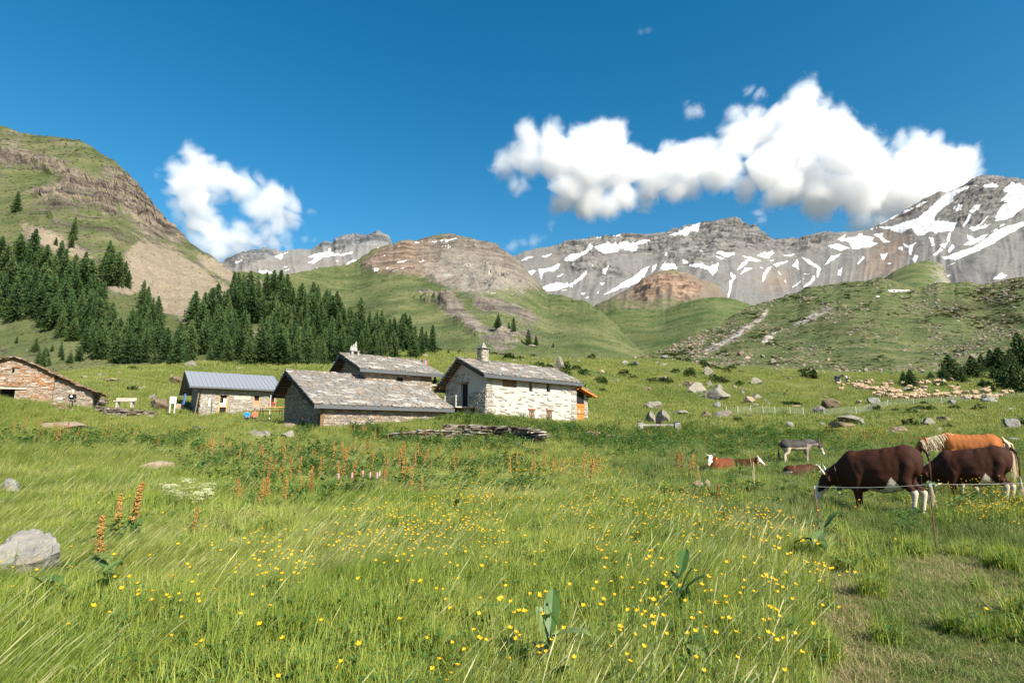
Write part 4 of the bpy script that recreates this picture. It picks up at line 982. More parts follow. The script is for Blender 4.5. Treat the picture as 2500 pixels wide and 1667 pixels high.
# porch roof, pitched to the right
m = MB()
rz = ap; V = []
for y in (of - .35, wc - 1.0):
    V += [(x0 - .25, y, rz - .25), (x0 + .25, y, rz), (x0 + ev + .55, y, rz - .85), (x0 + ev + .55, y, rz - .97), (x0 + .25, y, rz - .13), (x0 - .25, y, rz - .38)]
m.add(V, [(0, 1, 4, 5), (1, 2, 3, 4), (11, 10, 7, 6), (10, 9, 8, 7), (0, 6, 7, 1), (1, 7, 8, 2), (2, 8, 9, 3), (5, 4, 10, 11), (4, 3, 9, 10), (0, 5, 11, 6)])
pr = m.build('porch_roof', m_owood, W)
aa = math.atan2(.85, ev + .3); its = []
for i in range(7):
    for j in range(6):
        s = .3 + i * .34
        its.append(((x0 + .25 + s * math.cos(aa), of - .1 + j * .6, rz - s * math.sin(aa) + .06), (.0, 0, math.pi / 2), (.62, .5, .06)))
its = [((l), (random.uniform(-.03, .03), aa - .08, random.uniform(-.05, .05)), (.5, .62, .06)) for l, e, s in its]
flat_join(its, _sl, 'porch_roof_slabs', m_slab_a, pr)
m = MB(); m.beam((x0 + .5, of - .3, rz - .28), (x0 + .5, of + .6, rz - .28), .14, .14); m.build('purlin', m_wood, W)
m = MB(); m.beam((x0 + ev - .1, of - .3, rz - .92), (x0 + ev - .1, of + .6, rz - .92), .14, .14); m.build('purlin', m_wood, W)
m = MB(); m.beam((x0 + .25, of - .37, rz - .13), (x0 + ev + .55, of - .37, rz - .98), .04, .14); m.build('rake_board', m_owood, W)

# ---- grey house in front, low long slab roof
S = solve(38, (768, 988.5), 42, (1109, 996), (693.8, 906), (666, 963.5))
GS = S
G = place_root('low_stone_barn', S, 'low grey stone barn in front with a long slab roof reaching almost to the grass')
of, og = .55, .95
L, w, wc, ze, zr, zc = S['L'], min(S['w'], 7.6), S['wc'], (S['ze'] * .65 + S['zB'] * .35), S['zr'], S['zc']
if not (w + 1.5 < wc < w + 6): wc = w + 3.2
cutg = [(og - .1, og + .3, 5.3, 5.9, 4.6, 5.5), (og - .1, og + .3, .9, 2.0, 2.0, 3.3), (og - .1, og + .3, 3.9, 4.1, 3.9, 4.5)]
wall, roof, zf = gable_house(G, L, w, wc, ze, zr, zc, 1.2, of, og, m_earth, ogb=.35, cuts=cutg, fascia_h=.28)
print('G', {k: (round(v, 2) if not isinstance(v, Vector) else v) for k, v in S.items()}, L, w, wc)
slab_roof(roof, L, w, wc, ze, zr, zc, .56, .38, 300, seed=13)
wx0 = lx(S, 783, of)
pieces(on_front(rubble(wx0, L - .35, 1.3, ze - .3, None, .115, .36, proud=.06, seed=14), of), STONE_ME, _sb, 'stone', m_stone_a, wall, 300)
flat_join(on_gable(rubble(of, wc - of, 1.6, 7.2, None, .12, .34, density=.9, proud=.05, seed=15, clip=lambda y, z: z < zf(y) - .35, holes=[(c[2] - .05, c[3] + .05, c[4], c[5]) for c in cutg]), og), _sb, 'gable_stone_courses', m_stone_a, wall)
for c in cutg:
    m = MB(); m.box(og + .22, og + .24, c[2], c[3], c[4], c[5]); m.build('window', m_dark, G)
m = MB(); m.box(og - .05, wx0 - .1, of - .02, of + .1, 1.6, ze - .25); m.build('corner_boarding', m_wood, G)
m = MB(); m.box(og - .14, og - .02, of - .12, of + .05, 1.6, ze - .2); m.build('corner_post', m_wood, G)
# ---- upper house behind the barn
S = solve(38, (879.6, 898.4), 50, (1081.4, 914.7), (829.8, 864), (804, 910))
US = S
U = place_root('upper_stone_house', S, 'stone house rising behind the low barn, slab roof with jagged-capped chimney and barred window')
of, og = .60, .85
L, w, wc, ze, zr, zc = S['L'], S['w'], S['wc'], (S['ze'] + S['zB']) / 2, S['zr'], S['zc']
print('U', {k: (round(v, 2) if not isinstance(v, Vector) else v) for k, v in S.items()})
xa, xb = lx(S, 963.8, of), lx(S, 980, of); za, zb = lz(S, 972, 944, of), lz(S, 972, 921, of)
wall, roof, zf = gable_house(U, L, w, wc, ze, zr, zc, 1.5, of, og, m_earth, ogb=.9, cuts=[(xa, xb, of - .1, of + .3, za, zb)])
slab_roof(roof, L, w, wc, ze, zr, zc, .60, .34, 300, seed=23)
flat_join(on_front(rubble(og, L - .9, 3.0, ze - .3, None, .12, .35, proud=.06, seed=24, holes=[(xa - .02, xb + .02, za, zb)]), of) +
          on_gable(rubble(of, wc - of, 3.5, 9.2, None, .12, .36, density=.9, proud=.05, seed=25, clip=lambda y, z: z < zf(y) - .35), og), _sb, 'wall_stones', m_stone_a, wall)
m = MB(); m.box(xa, xb, of + .24, of + .26, za, zb); win = m.build('window', m_dark, U); bars(win, 'window_bars', xa, xb, of + .04, za, zb, 4, 2)
cx_, cy_ = 1.35, w - .1; cz = zr
m = MB()
for sx in (-.3, .3):
    for sy in (-.3, .3): m.box(cx_ + sx - .1, cx_ + sx + .1, cy_ + sy - .1, cy_ + sy + .1, cz - .2, cz + .30, j=.02)
ch = m.build('chimney', m_pstone_a, U)
m = MB(); m.box(cx_ - .45, cx_ + .45, cy_ - .45, cy_ + .45, cz + .302, cz + .38, j=.02); m.build('cap_slab', m_slab_a, ch)
m = MB()
for dx_, hh in ((-.26, .55), (-.05, .75), (.17, 1.05)):
    m.add([(cx_ + dx_ - .15, cy_ - .12, cz + .37), (cx_ + dx_ + .13, cy_ - .12, cz + .37), (cx_ + dx_ + .13, cy_ + .1, cz + .37), (cx_ + dx_ - .15, cy_ + .1, cz + .37), (cx_ + dx_ + .04, cy_, cz + .38 + hh), (cx_ + dx_ - .1, cy_, cz + .38 + hh * .7)],
          [(0, 1, 4, 5), (1, 2, 4), (2, 3, 5, 4), (3, 0, 5), (3, 2, 1, 0)])
m.build('pointed_cap_stones', m_pstone_a, ch)
# stub rafters and a hand sign at the right end
m = MB(); m.beam((L - .35, of + .3, ze - 1.9), (L - .35, of + .3, ze - .1), .16, .16); m.build('post', m_iron, U)
m = MB(); m.beam((L - 1.1, of + .1, ze - 1.0), (L - .3, of + .1, ze - 1.0), .05, .16); m.build('sign_arm', m_gwood, U)
m = MB(); m.beam((L - 1.2, of + .1, ze - 1.7), (L - .35, of + .1, ze - 1.25), .06, .08); m.build('brace', m_wood, U)
# flag on a pole behind the ridge
fp = at(1034.5, 893, 59); fr_ = empty('flag', fp, 0, 'small striped flag hanging from a thin pole behind the upper roof', 'flag')
m = MB(); m.tube([(0, 0, -1.5), (0, 0, .85)], .03); m.build('pole', m_owood, fr_)
for k, (nm, c) in enumerate((('blue', (.05, .09, .3)), ('white', (.75, .75, .75)), ('red', (.6, .05, .04)))):
    V = []; n_ = 4
    for i in range(n_ + 1):
        x = .03 + (k + i / n_) * .12; V += [(x, .05 * math.sin(x * 14), .75 - x * .9), (x, .05 * math.sin(x * 14 + .5), .35 - x * .9)]
    link('flag_stripe', mesh_from('flag_stripe', V, [(2 * i, 2 * i + 2, 2 * i + 3, 2 * i + 1) for i in range(n_)], [simple('flag_' + nm, c, .8)]), fr_)

# ---- house with the metal roof
S = solve(37, (464, 941), 62, (668, 952.7), (451.3, 905), (438.4, 961.6))
MS_ = S
print('M', {k: (round(v, 2) if not isinstance(v, Vector) else v) for k, v in S.items()})
Mh = place_root('metal_roofed_house', S, 'long stone hut with a blue-grey standing seam metal roof and orange window frames')
of, og = .8, 1.25
L, w, wc, ze, zr, zc = S['L'] + 1.2, S['w'], S['wc'], (S['ze'] + S['zB']) / 2, S['zr'], S['zc']
if not (w + 1 < wc < w + 6): wc = w + 3
ops = {}
cutm = []
for nm, (xa, xb, ya, yb) in {'door': (528, 549, 965, 1010), 'w1': (613, 628.4, 966, 990.6), 'w2': (650.5, 665.6, 967.5, 991.5)}.items():
    x0, x1 = lx(S, xa, of), lx(S, xb, of); z0, z1 = lz(S, (xa + xb) / 2, yb, of), lz(S, (xa + xb) / 2, ya, of)
    ops[nm] = (x0, x1, z0, z1); cutm.append((x0, x1, of - .1, of + .28, z0, z1))
wall, roof, zf = gable_house(Mh, L, w, wc, ze, zr, zc, 2.0, of, og, m_earth, ogb=.6, cuts=cutm, fascia_h=.16, rake_h=.2, roof_mat=m_zinc, rake_mat=m_fascia)
a_ = math.atan2(zr - ze, w); l_ = math.hypot(w, zr - ze)
k = 0.0
while k < L:
    m = MB(); m.beam((k, -.02, ze + .025), (k, w, zr + .025), .035, .05); m.build('standing_seam', m_zinc, roof); k += .46
wo_ = wood_mat('golden_window_frame', (.55, .25, .07), (.70, .36, .12))
pmx = simple('wall_board_weathered', (.42, .36, .28), .8)
flat_join(on_front(rubble(og, L - .6, 2.6, ze - .2, None, .13, .36, proud=.05, seed=34, holes=[(v[0] - .02, v[1] + .02, v[2], v[3]) for v in ops.values()]), of) +
          on_gable(rubble(of, wc - of, 2.6, zr, None, .13, .36, density=.9, proud=.05, seed=35, clip=lambda y, z: z < zf(y) - .3), og), _sb, 'wall_stones', m_pstone_a, wall)
for nm, (x0, x1, z0, z1) in ops.items():
    if nm == 'door':
        m = MB(); m.box(x0, x1, of + .22, of + .25, z0, z1); d = m.build('door', m_dark, Mh)
        m = MB(); m.box(x0, x0 + .1, of + .1, of + .2, z0, z1); m.box(x1 - .1, x1, of + .1, of + .2, z0, z1); m.box(x0 + .1, x1 - .1, of + .1, of + .2, z0 + .75, z0 + .87); m.build('frame', wo_, d)
        m = MB(); m.box(x0 + .12, x0 + .38, of + .12, of + .14, z0 + .9, z0 + 1.25); m.build('notice', m_white, d)
        m = MB(); m.box(x1 - .42, x1 - .14, of + .12, of + .14, z0 + .9, z0 + 1.75); m.build('curtain', m_white, d)
    else:
        m = MB(); m.box(x0, x1, of + .22, of + .25, z0, z1); d = m.build('window', m_glass, Mh)
        m = MB(); m.box(x0, x0 + .08, of + .1, of + .2, z0, z1); m.box(x1 - .08, x1, of + .1, of + .2, z0, z1); m.box(x0, x1, of + .1, of + .2, z0 - .0, z0 + .1); m.build('frame', wo_, d)
        m = MB(); m.box(x0 + .08, x1 - .08, of + .15, of + .17, z0 + .1, z0 + .62)
        if nm == 'w1': m.build('curtain', simple('checked_curtain', (.45, .2, .14), .9, .5, 30), d)
        else:
            fl = MB(); fl.box(x0 + .05, x1 - .05, of - .16, of + .08, z0 - .0, z0 + .14); bx = fl.build('flower_box', m_wood, Mh)
            fm, gm = MB(), MB()
            for q in range(34):
                p = (random.uniform(x0, x1), of - .05 + random.uniform(-.12, .1), z0 + random.uniform(.15, .42)); (fm if q % 3 else gm).box(p[0] - .05, p[0] + .05, p[1] - .04, p[1] + .04, p[2] - .04, p[2] + .04, j=.03)
            fm.build('red_flowers', m_red, bx); gm.build('flower_leaves', m_leafg, bx)
xa, xb = lx(S, 564, of), lx(S, 604, of); zz = lz(S, 585, 976, of)
m = MB(); m.box(xa, xb, of - .12, of - .06, zz, zz + .42); m.build('wall_board', pmx, Mh)
m = MB(); m.beam((og - .6, of - .5, 2.8), (og - .2, of - .1, ze - .2), .1, .1); m.build('porch_post', m_wood, Mh)
tag(m_ := MB().box(0, .04, 0, .35, -.95, 0).build('towel', simple('blue_cloth', (.10, .22, .55), .9), None), 'blue cloth hanging under the gable end of the metal-roofed hut', 'cloth')
pp = at(454, 961, 60.5); m_.location = pp; m_.rotation_euler = (0, .1, .9); m_.scale = (1, 1.2, 1.2)
m_ = MB().box(0, .03, 0, .16, -.9, 0, j=.03).build('white_cloth', m_white, None); m_.location = Matrix.Rotation(S['ang'], 3, 'Z') @ Vector((lx(S, 502, of), of - .15, 0)) + Vector((S['A'].x, S['A'].y, lz(S, 502, 973, of))); m_.rotation_euler = (0, 0, S['ang'] - 1.3)
tag(m_, 'white cloth hung on the stone wall left of the hut door', 'cloth')
m = MB(); m.tube([(0, 0, 0), (.12, .05, .7), (.05, .1, 1.35)], .035); st = m.build('walking_pole', m_wood, None); st.location = Matrix.Rotation(S['ang'], 3, 'Z') @ Vector((lx(S, 510, of), of - .35, 0)) + Vector((S['A'].x, S['A'].y, lz(S, 510, 1006, of))); st.rotation_euler = (0, -.15, S['ang'])
tag(st, 'thin dark pole leaning on the hut wall beside the white cloth', 'pole')

# ---- ruin on the left with lichened stones
ra = math.radians(27)
S = {'A': at(115.4, 917, 52), 'ang': 0}
Rb = hit_Y(115, 52)
R_ = empty('ruined_stone_hut', (Rb.x, Rb.y, 0), ra, 'old dry-stone hut with orange lichened gable and a sagging slab roof at the left edge', 'hut')
zb_ = Rb.z - .5; zt = at(115.4, 917, 52).z; zap = at(26.7, 879, 52).z; apx = -2.96
prof = [(-5.9, zb_), (-5.9, zt + .55), (apx, zap), (0, zt), (0, zb_)]
m = MB(); V = [(x, y, z) for y in (0, 5.5) for x, z in prof]
m.add(V, [(0, 1, 2, 3, 4)[::-1], (5, 6, 7, 8, 9)] + [(i, (i + 1) % 5, (i + 1) % 5 + 5, i + 5) for i in range(5)])
wall = m.build('wall', m_earth, R_)
bm = bmesh.new(); bm.from_mesh(wall.data); bmesh.ops.recalc_face_normals(bm, faces=bm.faces); bm.to_mesh(wall.data); bm.free()
oz = at(18, 953, 52).z
ox0, ox1 = -3.78, -2.7
cut(wall, [(ox0, ox1, -.1, .8, zb_ - .1, oz), (-3.12, -2.94, -.1, .4, oz + 1.42, oz + 1.85)])
m = MB(); m.box(ox0, ox1, .7, .72, zb_, oz); m.build('doorway', m_dark, R_)
m = MB(); m.box(-4.5, -1.9, -.16, .3, oz + .003, oz + .16, j=.02); m.build('lintel', m_gwood, R_)
def rtop(x): return (zap + (zt - zap) * (x - apx) / (0 - apx)) if x > apx else (zap + (zt + .55 - zap) * (x - apx) / (-5.9 - apx))
pieces(on_front(rubble(-5.9, 0, zb_ + .3, zap, None, .125, .42, proud=.07, seed=44, clip=lambda x, z: z < rtop(x) - .05, holes=[(ox0, ox1, 0, oz + .16), (-4.5, -1.9, oz, oz + .16), (-3.12, -2.94, oz + 1.42, oz + 1.85)]), 0), RSTONE_ME, _sb, 'stone', m_rust_a, wall, 300, order=lambda i: abs(i[0][0] + 2.2))
# right wall and low remains
m = MB(); V = []
for x in (0.003, 3.0):
    V += [(x, .2, zb_), (x, .2, zt - .2 - x * .33), (x, 3.5, zt - .2 - x * .33), (x, 3.5, zb_)]
m.add(V, [(3, 2, 1, 0), (4, 5, 6, 7), (0, 1, 5, 4), (1, 2, 6, 5), (2, 3, 7, 6), (3, 0, 4, 7)]); sw = m.build('side_wall', m_earth, R_)
flat_join(on_front(rubble(0, 3.0, zb_ + .3, zt - .2, None, .12, .34, proud=.08, seed=45, clip=lambda x, z: z < zt - .35 - x * .33), .2), _sb, 'side_wall_stones', m_stone_a, sw)
# sagging slab roof
its = []
def roofline(x):
    return np.interp(x, [-6.2, apx, 0, 1.6, 3.45], [zt + .5, zap + .08, zt + .12, zt - .72, zt - 1.5])
rx = random.Random(5)
for i in range(26):
    x = -6.1 + i * .42
    if x > 3.45: break
    for j in range(11):
        y = -.22 + j * .52 + rx.uniform(-.06, .06)
        sl = math.atan2(-(roofline(x + .2) - roofline(x - .2)), .4)
        its.append(((x, y, float(roofline(x)) + rx.uniform(-.02, .09)), (rx.uniform(-.1, .1), sl + .05 * (1 if x < apx else -1) + rx.uniform(-.08, .08), rx.uniform(-.3, .3)), (.6 * rx.uniform(.8, 1.3), .6 * rx.uniform(.8, 1.3), .06)))
m_rrs = stone_mat('lichened_roof_slab', [(0, (.12, .07, .04)), (.3, (.20, .13, .08)), (.55, (.15, .12, .09)), (.8, (.26, .11, .04)), (1, (.22, .17, .12))], True, 4., .5, .02, ((.36, .13, .03), 1.5, .6))
m_rrs_a = stone_mat('lichened_roof_slab_joined', [(0, (.12, .07, .04)), (.3, (.20, .13, .08)), (.55, (.15, .12, .09)), (.8, (.26, .11, .04)), (1, (.22, .17, .12))], False, 4., .5, .02, ((.36, .13, .03), 1.5, .6))
rme = [mesh_from('roof_slab', V, F, [m_rrs]) for V, F in _sl]
rf = MB(); V = []
for x in (-6.15, apx, 0, 1.6, 3.4): V += [(x, -.15, float(roofline(x)) - .06), (x, 5.5, float(roofline(x)) - .06), (x, 5.5, float(roofline(x)) - .16), (x, -.15, float(roofline(x)) - .16)]
Fq = []
for i in range(4):
    b = i * 4
    for k in range(4): Fq.append((b + k, b + 4 + k, b + 4 + (k + 1) % 4, b + (k + 1) % 4))
rf.add(V, Fq + [(0, 1, 2, 3), (19, 18, 17, 16)]); rfo = rf.build('roof', m_wood, R_)
pieces(its, rme, _sl, 'roof_slab', m_rrs_a, rfo, 290, order=lambda i: i[0][1])
# ------------------------------------------------------------------ vegetation
def leafy(name, stops, rough=.6, trans=.35, tint_scale=.35, spec=.25, obj=False, sat=None):
    """leaf stuff: per-blade value 'rnd' + broad patches over the meadow"""
    t = NT(name)
    r = t.attr('rnd').outputs['Fac']
    ri = t.n('ShaderNodeObjectInfo').outputs['Random']
    n = t.noise(t.pos(tint_scale), 1.0, 4, .6)
    v = t.math('ADD', t.math('MULTIPLY', r, .40), t.math('ADD', t.math('MULTIPLY', ri, .18), t.mr(n, .3, .7, 0, .42)))
    c = t.ramp(v, stops)
    b = t.n('ShaderNodeBsdfPrincipled', {'Base Color': c, 'Roughness': rough, 'Specular IOR Level': spec})
    tr = t.n('ShaderNodeBsdfTranslucent', {'Color': t.mix(1.0, c, (1.15, 1.1, .55), 'MULTIPLY')})
    mx = t.n('ShaderNodeMixShader', {0: trans, 1: b.outputs[0], 2: tr.outputs[0]})
    return t.done(mx.outputs[0])
m_grass = leafy('meadow_grass_blade', [(.10, (.080, .145, .018)), (.36, (.20, .270, .038)), (.6, (.32, .36, .075)), (.9, (.48, .46, .18))])
m_wgrass = leafy('pale_windblown_blade', [(.1, (.13, .18, .05)), (.4, (.27, .29, .10)), (.7, (.38, .36, .16)), (1, (.48, .43, .24))])
m_fgrass = leafy('upper_meadow_blade', [(.12, (.09, .14, .022)), (.42, (.17, .215, .040)), (.7, (.255, .28, .065)), (.95, (.35, .33, .12))], tint_scale=.09)
m_seed = leafy('ripe_grass_panicle', [(.1, (.23, .27, .09)), (.5, (.33, .34, .15)), (.9, (.44, .40, .21))], trans=.25)
m_short = leafy('grazed_turf_blade', [(.10, (.065, .12, .024)), (.42, (.135, .20, .045)), (.7, (.215, .26, .080)), (.95, (.33, .31, .15))])
m_dry = leafy('trampled_straw_blade', [(.1, (.20, .17, .07)), (.5, (.34, .27, .14)), (.9, (.48, .40, .24))], trans=.15)
m_leaf = leafy('broad_weed_leaf', [(.1, (.032, .085, .018)), (.5, (.07, .145, .03)), (.9, (.15, .22, .055))], .5, .3, spec=.4)
m_dleaf = leafy('dock_leaf', [(.1, (.045, .105, .02)), (.5, (.08, .15, .035)), (.9, (.19, .25, .085))], .45, .3, spec=.4)
m_dspike = leafy('rusty_dock_seeds', [(.1, (.26, .11, .035)), (.45, (.37, .175, .05)), (.75, (.44, .25, .07)), (1, (.34, .28, .08))], .8, .2, tint_scale=.6)
m_stem = simple('green_stem', (.12, .16, .04), .6, .2)
m_petal = leafy('buttercup_petal', [(.1, (.78, .38, .0)), (.9, (.88, .52, .01))], .35, .3, spec=.5)
m_cream = leafy('cream_umbel', [(.1, (.55, .56, .32)), (.9, (.72, .71, .48))], .8, .3)
m_pink = leafy('pink_bistort_spike', [(.1, (.6, .3, .4)), (.9, (.7, .45, .5))], .8, .3)

def blades(n, spread, l0, l1, w, lean=(0.0, 0.0), curl=.5, seed=0, seg=3, rndlean=.35, droop=0.0, tip=0):
    """numpy grass: returns V, F(tri), rnd"""
    r = np.random.default_rng(seed)
    V, F, R = [], [], []
    for i in range(n):
        a = r.uniform(0, 2 * math.pi); rad = spread * math.sqrt(r.uniform())
        bx, by = rad * math.cos(a), rad * math.sin(a)
        ln = r.uniform(l0, l1); th = r.uniform(0, 2 * math.pi); rl = abs(r.normal(0, rndlean))
        dx, dy = lean[0] + rl * math.cos(th), lean[1] + rl * math.sin(th)
        fa = r.uniform(0, math.pi); wx, wy = math.cos(fa) * w / 2, math.sin(fa) * w / 2
        ws = r.uniform(.7, 1.4); rv = r.uniform()
        b = len(V)
        for k in range(seg + 1):
            s = k / seg
            lx_ = dx * (s * (1 - curl) + curl * s * s); ly_ = dy * (s * (1 - curl) + curl * s * s)
            hz = ln * (s - droop * s * s * s) / math.sqrt(1 + .6 * (lx_ * lx_ + ly_ * ly_))
            wk = ws * (1 - s ** 1.6) if k < seg else 0
            p = (bx + lx_ * ln, by + ly_ * ln, hz)
            if k < seg: V += [(p[0] - wx * wk, p[1] - wy * wk, p[2]), (p[0] + wx * wk, p[1] + wy * wk, p[2])]; R += [rv, rv]
            else: V.append(p); R.append(rv)
        for k in range(seg - 1):
            q = b + 2 * k; F += [(q, q + 1, q + 3), (q, q + 3, q + 2)]
        q = b + 2 * (seg - 1); F.append((q, q + 1, q + 2))
    return V, F, R
def tuft(name, sets):
    """sets: list of (V, F, R, mat)"""
    VV, FF, RR, MI, mats = [], [], [], [], []
    for V, F, R, m in sets:
        if m not in mats: mats.append(m)
        b = len(VV); VV += V; FF += [tuple(i + b for i in f) for f in F]; RR += R; MI += [mats.index(m)] * len(F)
    me = mesh_from(name, VV, FF, mats, MI)
    a = me.attributes.new('rnd', 'FLOAT', 'POINT'); a.data.foreach_set('value', np.array(RR, np.float32))
    return me
def heads(n, spread, l0, l1, lean, seed):
    """fine stalks ending in a drooping panicle"""
    r = np.random.default_rng(seed)
    V, F, R = [], [], []
    for i in range(n):
        a = r.uniform(0, 6.28); rad = spread * math.sqrt(r.uniform()); bx, by = rad * math.cos(a), rad * math.sin(a)
        ln = r.uniform(l0, l1); dx, dy = lean[0] + r.normal(0, .14), lean[1] + r.normal(0, .14); rv = r.uniform()
        pts = []
        for k in range(5):
            s = k / 4; e = s * .5 + s * s * .5
            pts.append((bx + dx * ln * e, by + dy * ln * e, ln * s * (1 - .12 * s)))
        fa = r.uniform(0, 3.14); c, s_ = math.cos(fa), math.sin(fa)
        wd = [.002, .002, .002, .008, .0]
        pts2 = pts[:4] + [(pts[3][0] + (pts[4][0] - pts[3][0]) * .5, pts[3][1] + (pts[4][1] - pts[3][1]) * .5, (pts[3][2] + pts[4][2]) / 2)] + [pts[4]]
        wd = [.0012, .0012, .0012, .002, .0042, .0006]
        b = len(V)
        for p, w in zip(pts2, wd): V += [(p[0] - c * w, p[1] - s_ * w, p[2]), (p[0] + c * w, p[1] + s_ * w, p[2])]; R += [rv, rv]
        for k in range(5): q = b + 2 * k; F += [(q, q + 1, q + 3), (q, q + 3, q + 2)]
    return V, F, R
def leaf_set(n, spread, h0, h1, ll, lw, seed, up=.5):
    """broad folded leaves on short stalks"""
    r = np.random.default_rng(seed)
    V, F, R = [], [], []
    for i in range(n):
        a = r.uniform(0, 6.28); rad = spread * math.sqrt(r.uniform()); h = r.uniform(h0, h1)
        L_ = ll * r.uniform(.6, 1.2); W_ = lw * r.uniform(.7, 1.2); e = r.uniform(-.3, up) ; ya = a + r.normal(0, .7)
        bx, by = rad * math.cos(a) * .6, rad * math.sin(a) * .6
        d = np.array([math.cos(ya) * math.cos(e), math.sin(ya) * math.cos(e), math.sin(e)]); sd = np.array([-math.sin(ya), math.cos(ya), 0]); nn = np.cross(d, sd) * -1
        p0 = np.array([bx, by, h]); rv = r.uniform(); b = len(V)
        prof = [(0, .05, 0), (.22, .85, .02), (.55, 1.0, .03), (.85, .55, -.05), (1.0, 0.02, -.14)]
        for s, wd, dz in prof:
            c = p0 + d * L_ * s - np.array([0, 0, 1]) * (-dz) * L_
            for q in (-1, 0, 1): V.append(tuple(c + sd * q * wd * W_ / 2 + nn * (abs(q) * .12 * W_) * -1)); R.append(rv)
        for k in range(4):
            for q in (0, 1): o = b + k * 3 + q; F += [(o, o + 1, o + 4), (o, o + 4, o + 3)]
        b = len(V); V += [(bx * .3 - .004, by * .3, 0), (bx * .3 + .004, by * .3, 0), tuple(p0)]; R += [rv] * 3; F.append((b, b + 1, b + 2))
    return V, F, R

_srccount = [0]
def source_collection(name, meshes):
    c = bpy.data.collections.new(name)
    for i, me in enumerate(meshes):
        c.objects.link(bpy.data.objects.new('%s_%02d' % (name, i), me))
    return c
def scatter(name, meshes, P, yaw, scl, label, cat, tilt=None):
    """stuff: instances on points, one object"""
    n = len(P)
    if n == 0: return
    me = bpy.data.meshes.new(name)
    me.vertices.add(n); me.vertices.foreach_set('co', np.asarray(P, np.float32).ravel())
    rot = np.zeros((n, 3), np.float32); rot[:, 2] = yaw
    if tilt is not None: rot[:, :2] = tilt
    a = me.attributes.new('irot', 'FLOAT_VECTOR', 'POINT'); a.data.foreach_set('vector', rot.ravel())
    a = me.attributes.new('iscl', 'FLOAT_VECTOR', 'POINT')
    s = np.asarray(scl, np.float32); s = np.repeat(s[:, None], 3, 1) if s.ndim == 1 else s
    a.data.foreach_set('vector', s.ravel())
    a = me.attributes.new('idx', 'INT', 'POINT'); a.data.foreach_set('value', RNG.integers(0, len(meshes), n).astype(np.int32))
    o = link(name, me)
    g = bpy.data.node_groups.new(name, 'GeometryNodeTree')
    g.interface.new_socket(name='Geometry', in_out='INPUT', socket_type='NodeSocketGeometry')
    g.interface.new_socket(name='Geometry', in_out='OUTPUT', socket_type='NodeSocketGeometry')
    N, L_ = g.nodes.new, g.links.new
    gi, go = N('NodeGroupInput'), N('NodeGroupOutput')
    ci = N('GeometryNodeCollectionInfo'); ci.inputs['Collection'].default_value = source_collection(name, meshes)
    ci.inputs['Separate Children'].default_value = True; ci.inputs['Reset Children'].default_value = True
    ip = N('GeometryNodeInstanceOnPoints'); ip.inputs['Pick Instance'].default_value = True
    def na(nm, t_): x = N('GeometryNodeInputNamedAttribute'); x.data_type = t_; x.inputs['Name'].default_value = nm; return x.outputs['Attribute']
    er = N('FunctionNodeEulerToRotation'); L_(na('irot', 'FLOAT_VECTOR'), er.inputs[0])
    L_(gi.outputs[0], ip.inputs['Points']); L_(ci.outputs[0], ip.inputs['Instance']); L_(na('idx', 'INT'), ip.inputs['Instance Index'])
    L_(er.outputs[0], ip.inputs['Rotation']); L_(na('iscl', 'FLOAT_VECTOR'), ip.inputs['Scale']); L_(ip.outputs[0], go.inputs[0])
    md = o.modifiers.new('scatter', 'NODES'); md.node_group = g
    return tag(o, label, cat, kind='stuff')
def field(y0, y1, dens, umax=1.02, umin=None, f=None):
    """random ground points in a band of depth, with picture coordinates"""
    umin = -umax if umin is None else umin
    n = int((umax - umin) / 2 * (y1 * y1 - y0 * y0) * dens)
    y = np.sqrt(RNG.uniform(y0 * y0, y1 * y1, n)); u = RNG.uniform(umin, umax, n)
    x = u * y; z = ground_z(x, y); px, py = to_px(x, y, z)
    return x, y, z, px, py
def at_pts(x, y, z): return np.stack([x, y, z], 1)
# footprints where nothing grows
_foot = []
for rt, sv, LL, wcc in ((W, None, 15.2, 7.2), (G, None, 12.5, 10.5), (U, None, 9.3, 7.2), (Mh, None, 10.2, 8.8)):
    _foot.append((rt.location.x, rt.location.y, rt.rotation_euler.z, .5, LL, .5, wcc))
_foot.append((R_.location.x, R_.location.y, R_.rotation_euler.z, -6.7, 3.3, .05, 5.5))
def free(x, y):
    ok = np.ones(len(x), bool)
    for (ox, oy, a, x0, x1, y0, y1) in _foot:
        lx_ = (x - ox) * math.cos(a) + (y - oy) * math.sin(a); ly_ = -(x - ox) * math.sin(a) + (y - oy) * math.cos(a)
        ok &= ~((lx_ > x0) & (lx_ < x1) & (ly_ > y0) & (ly_ < y1))
    return ok
LEAN = (.55, .12)
tall = [tuft('grass_tuft', [(*blades(92, .12, .14, .38, .0048, LEAN, .7, i, 4, .30, .15), m_grass), (*heads(1, .10, .36, .54, (.5, .1), i + 40), m_seed)]) for i in range(6)]
wind = [tuft('grass_tuft', [(*blades(70, .13, .22, .46, .0028, (.85, .2), .85, i + 209, 5, .2, .3), m_wgrass), (*blades(55, .13, .20, .40, .0036, (.80, .2), .85, i + 9, 5, .25, .25), m_grass), (*heads(1, .12, .26, .42, (.65, .2), i + 60), m_seed)]) for i in range(4)]
lush = [tuft('grass_tuft', [(*blades(60, .12, .14, .32, .008, (.15, .05), .4, i + 20, 3, .45), m_grass), (*leaf_set(14, .12, .04, .2, .06, .04, i + 5), m_leaf)]) for i in range(4)]
shortt = [tuft('turf_tuft', [(*blades(46, .10, .03, .11, .005, (.25, .1), .5, i + 30, 2, .8), m_short), (*blades(9, .10, .04, .12, .004, (.2, .1), .3, i + 37, 2, 1.2), m_dry)]) for i in range(5)]
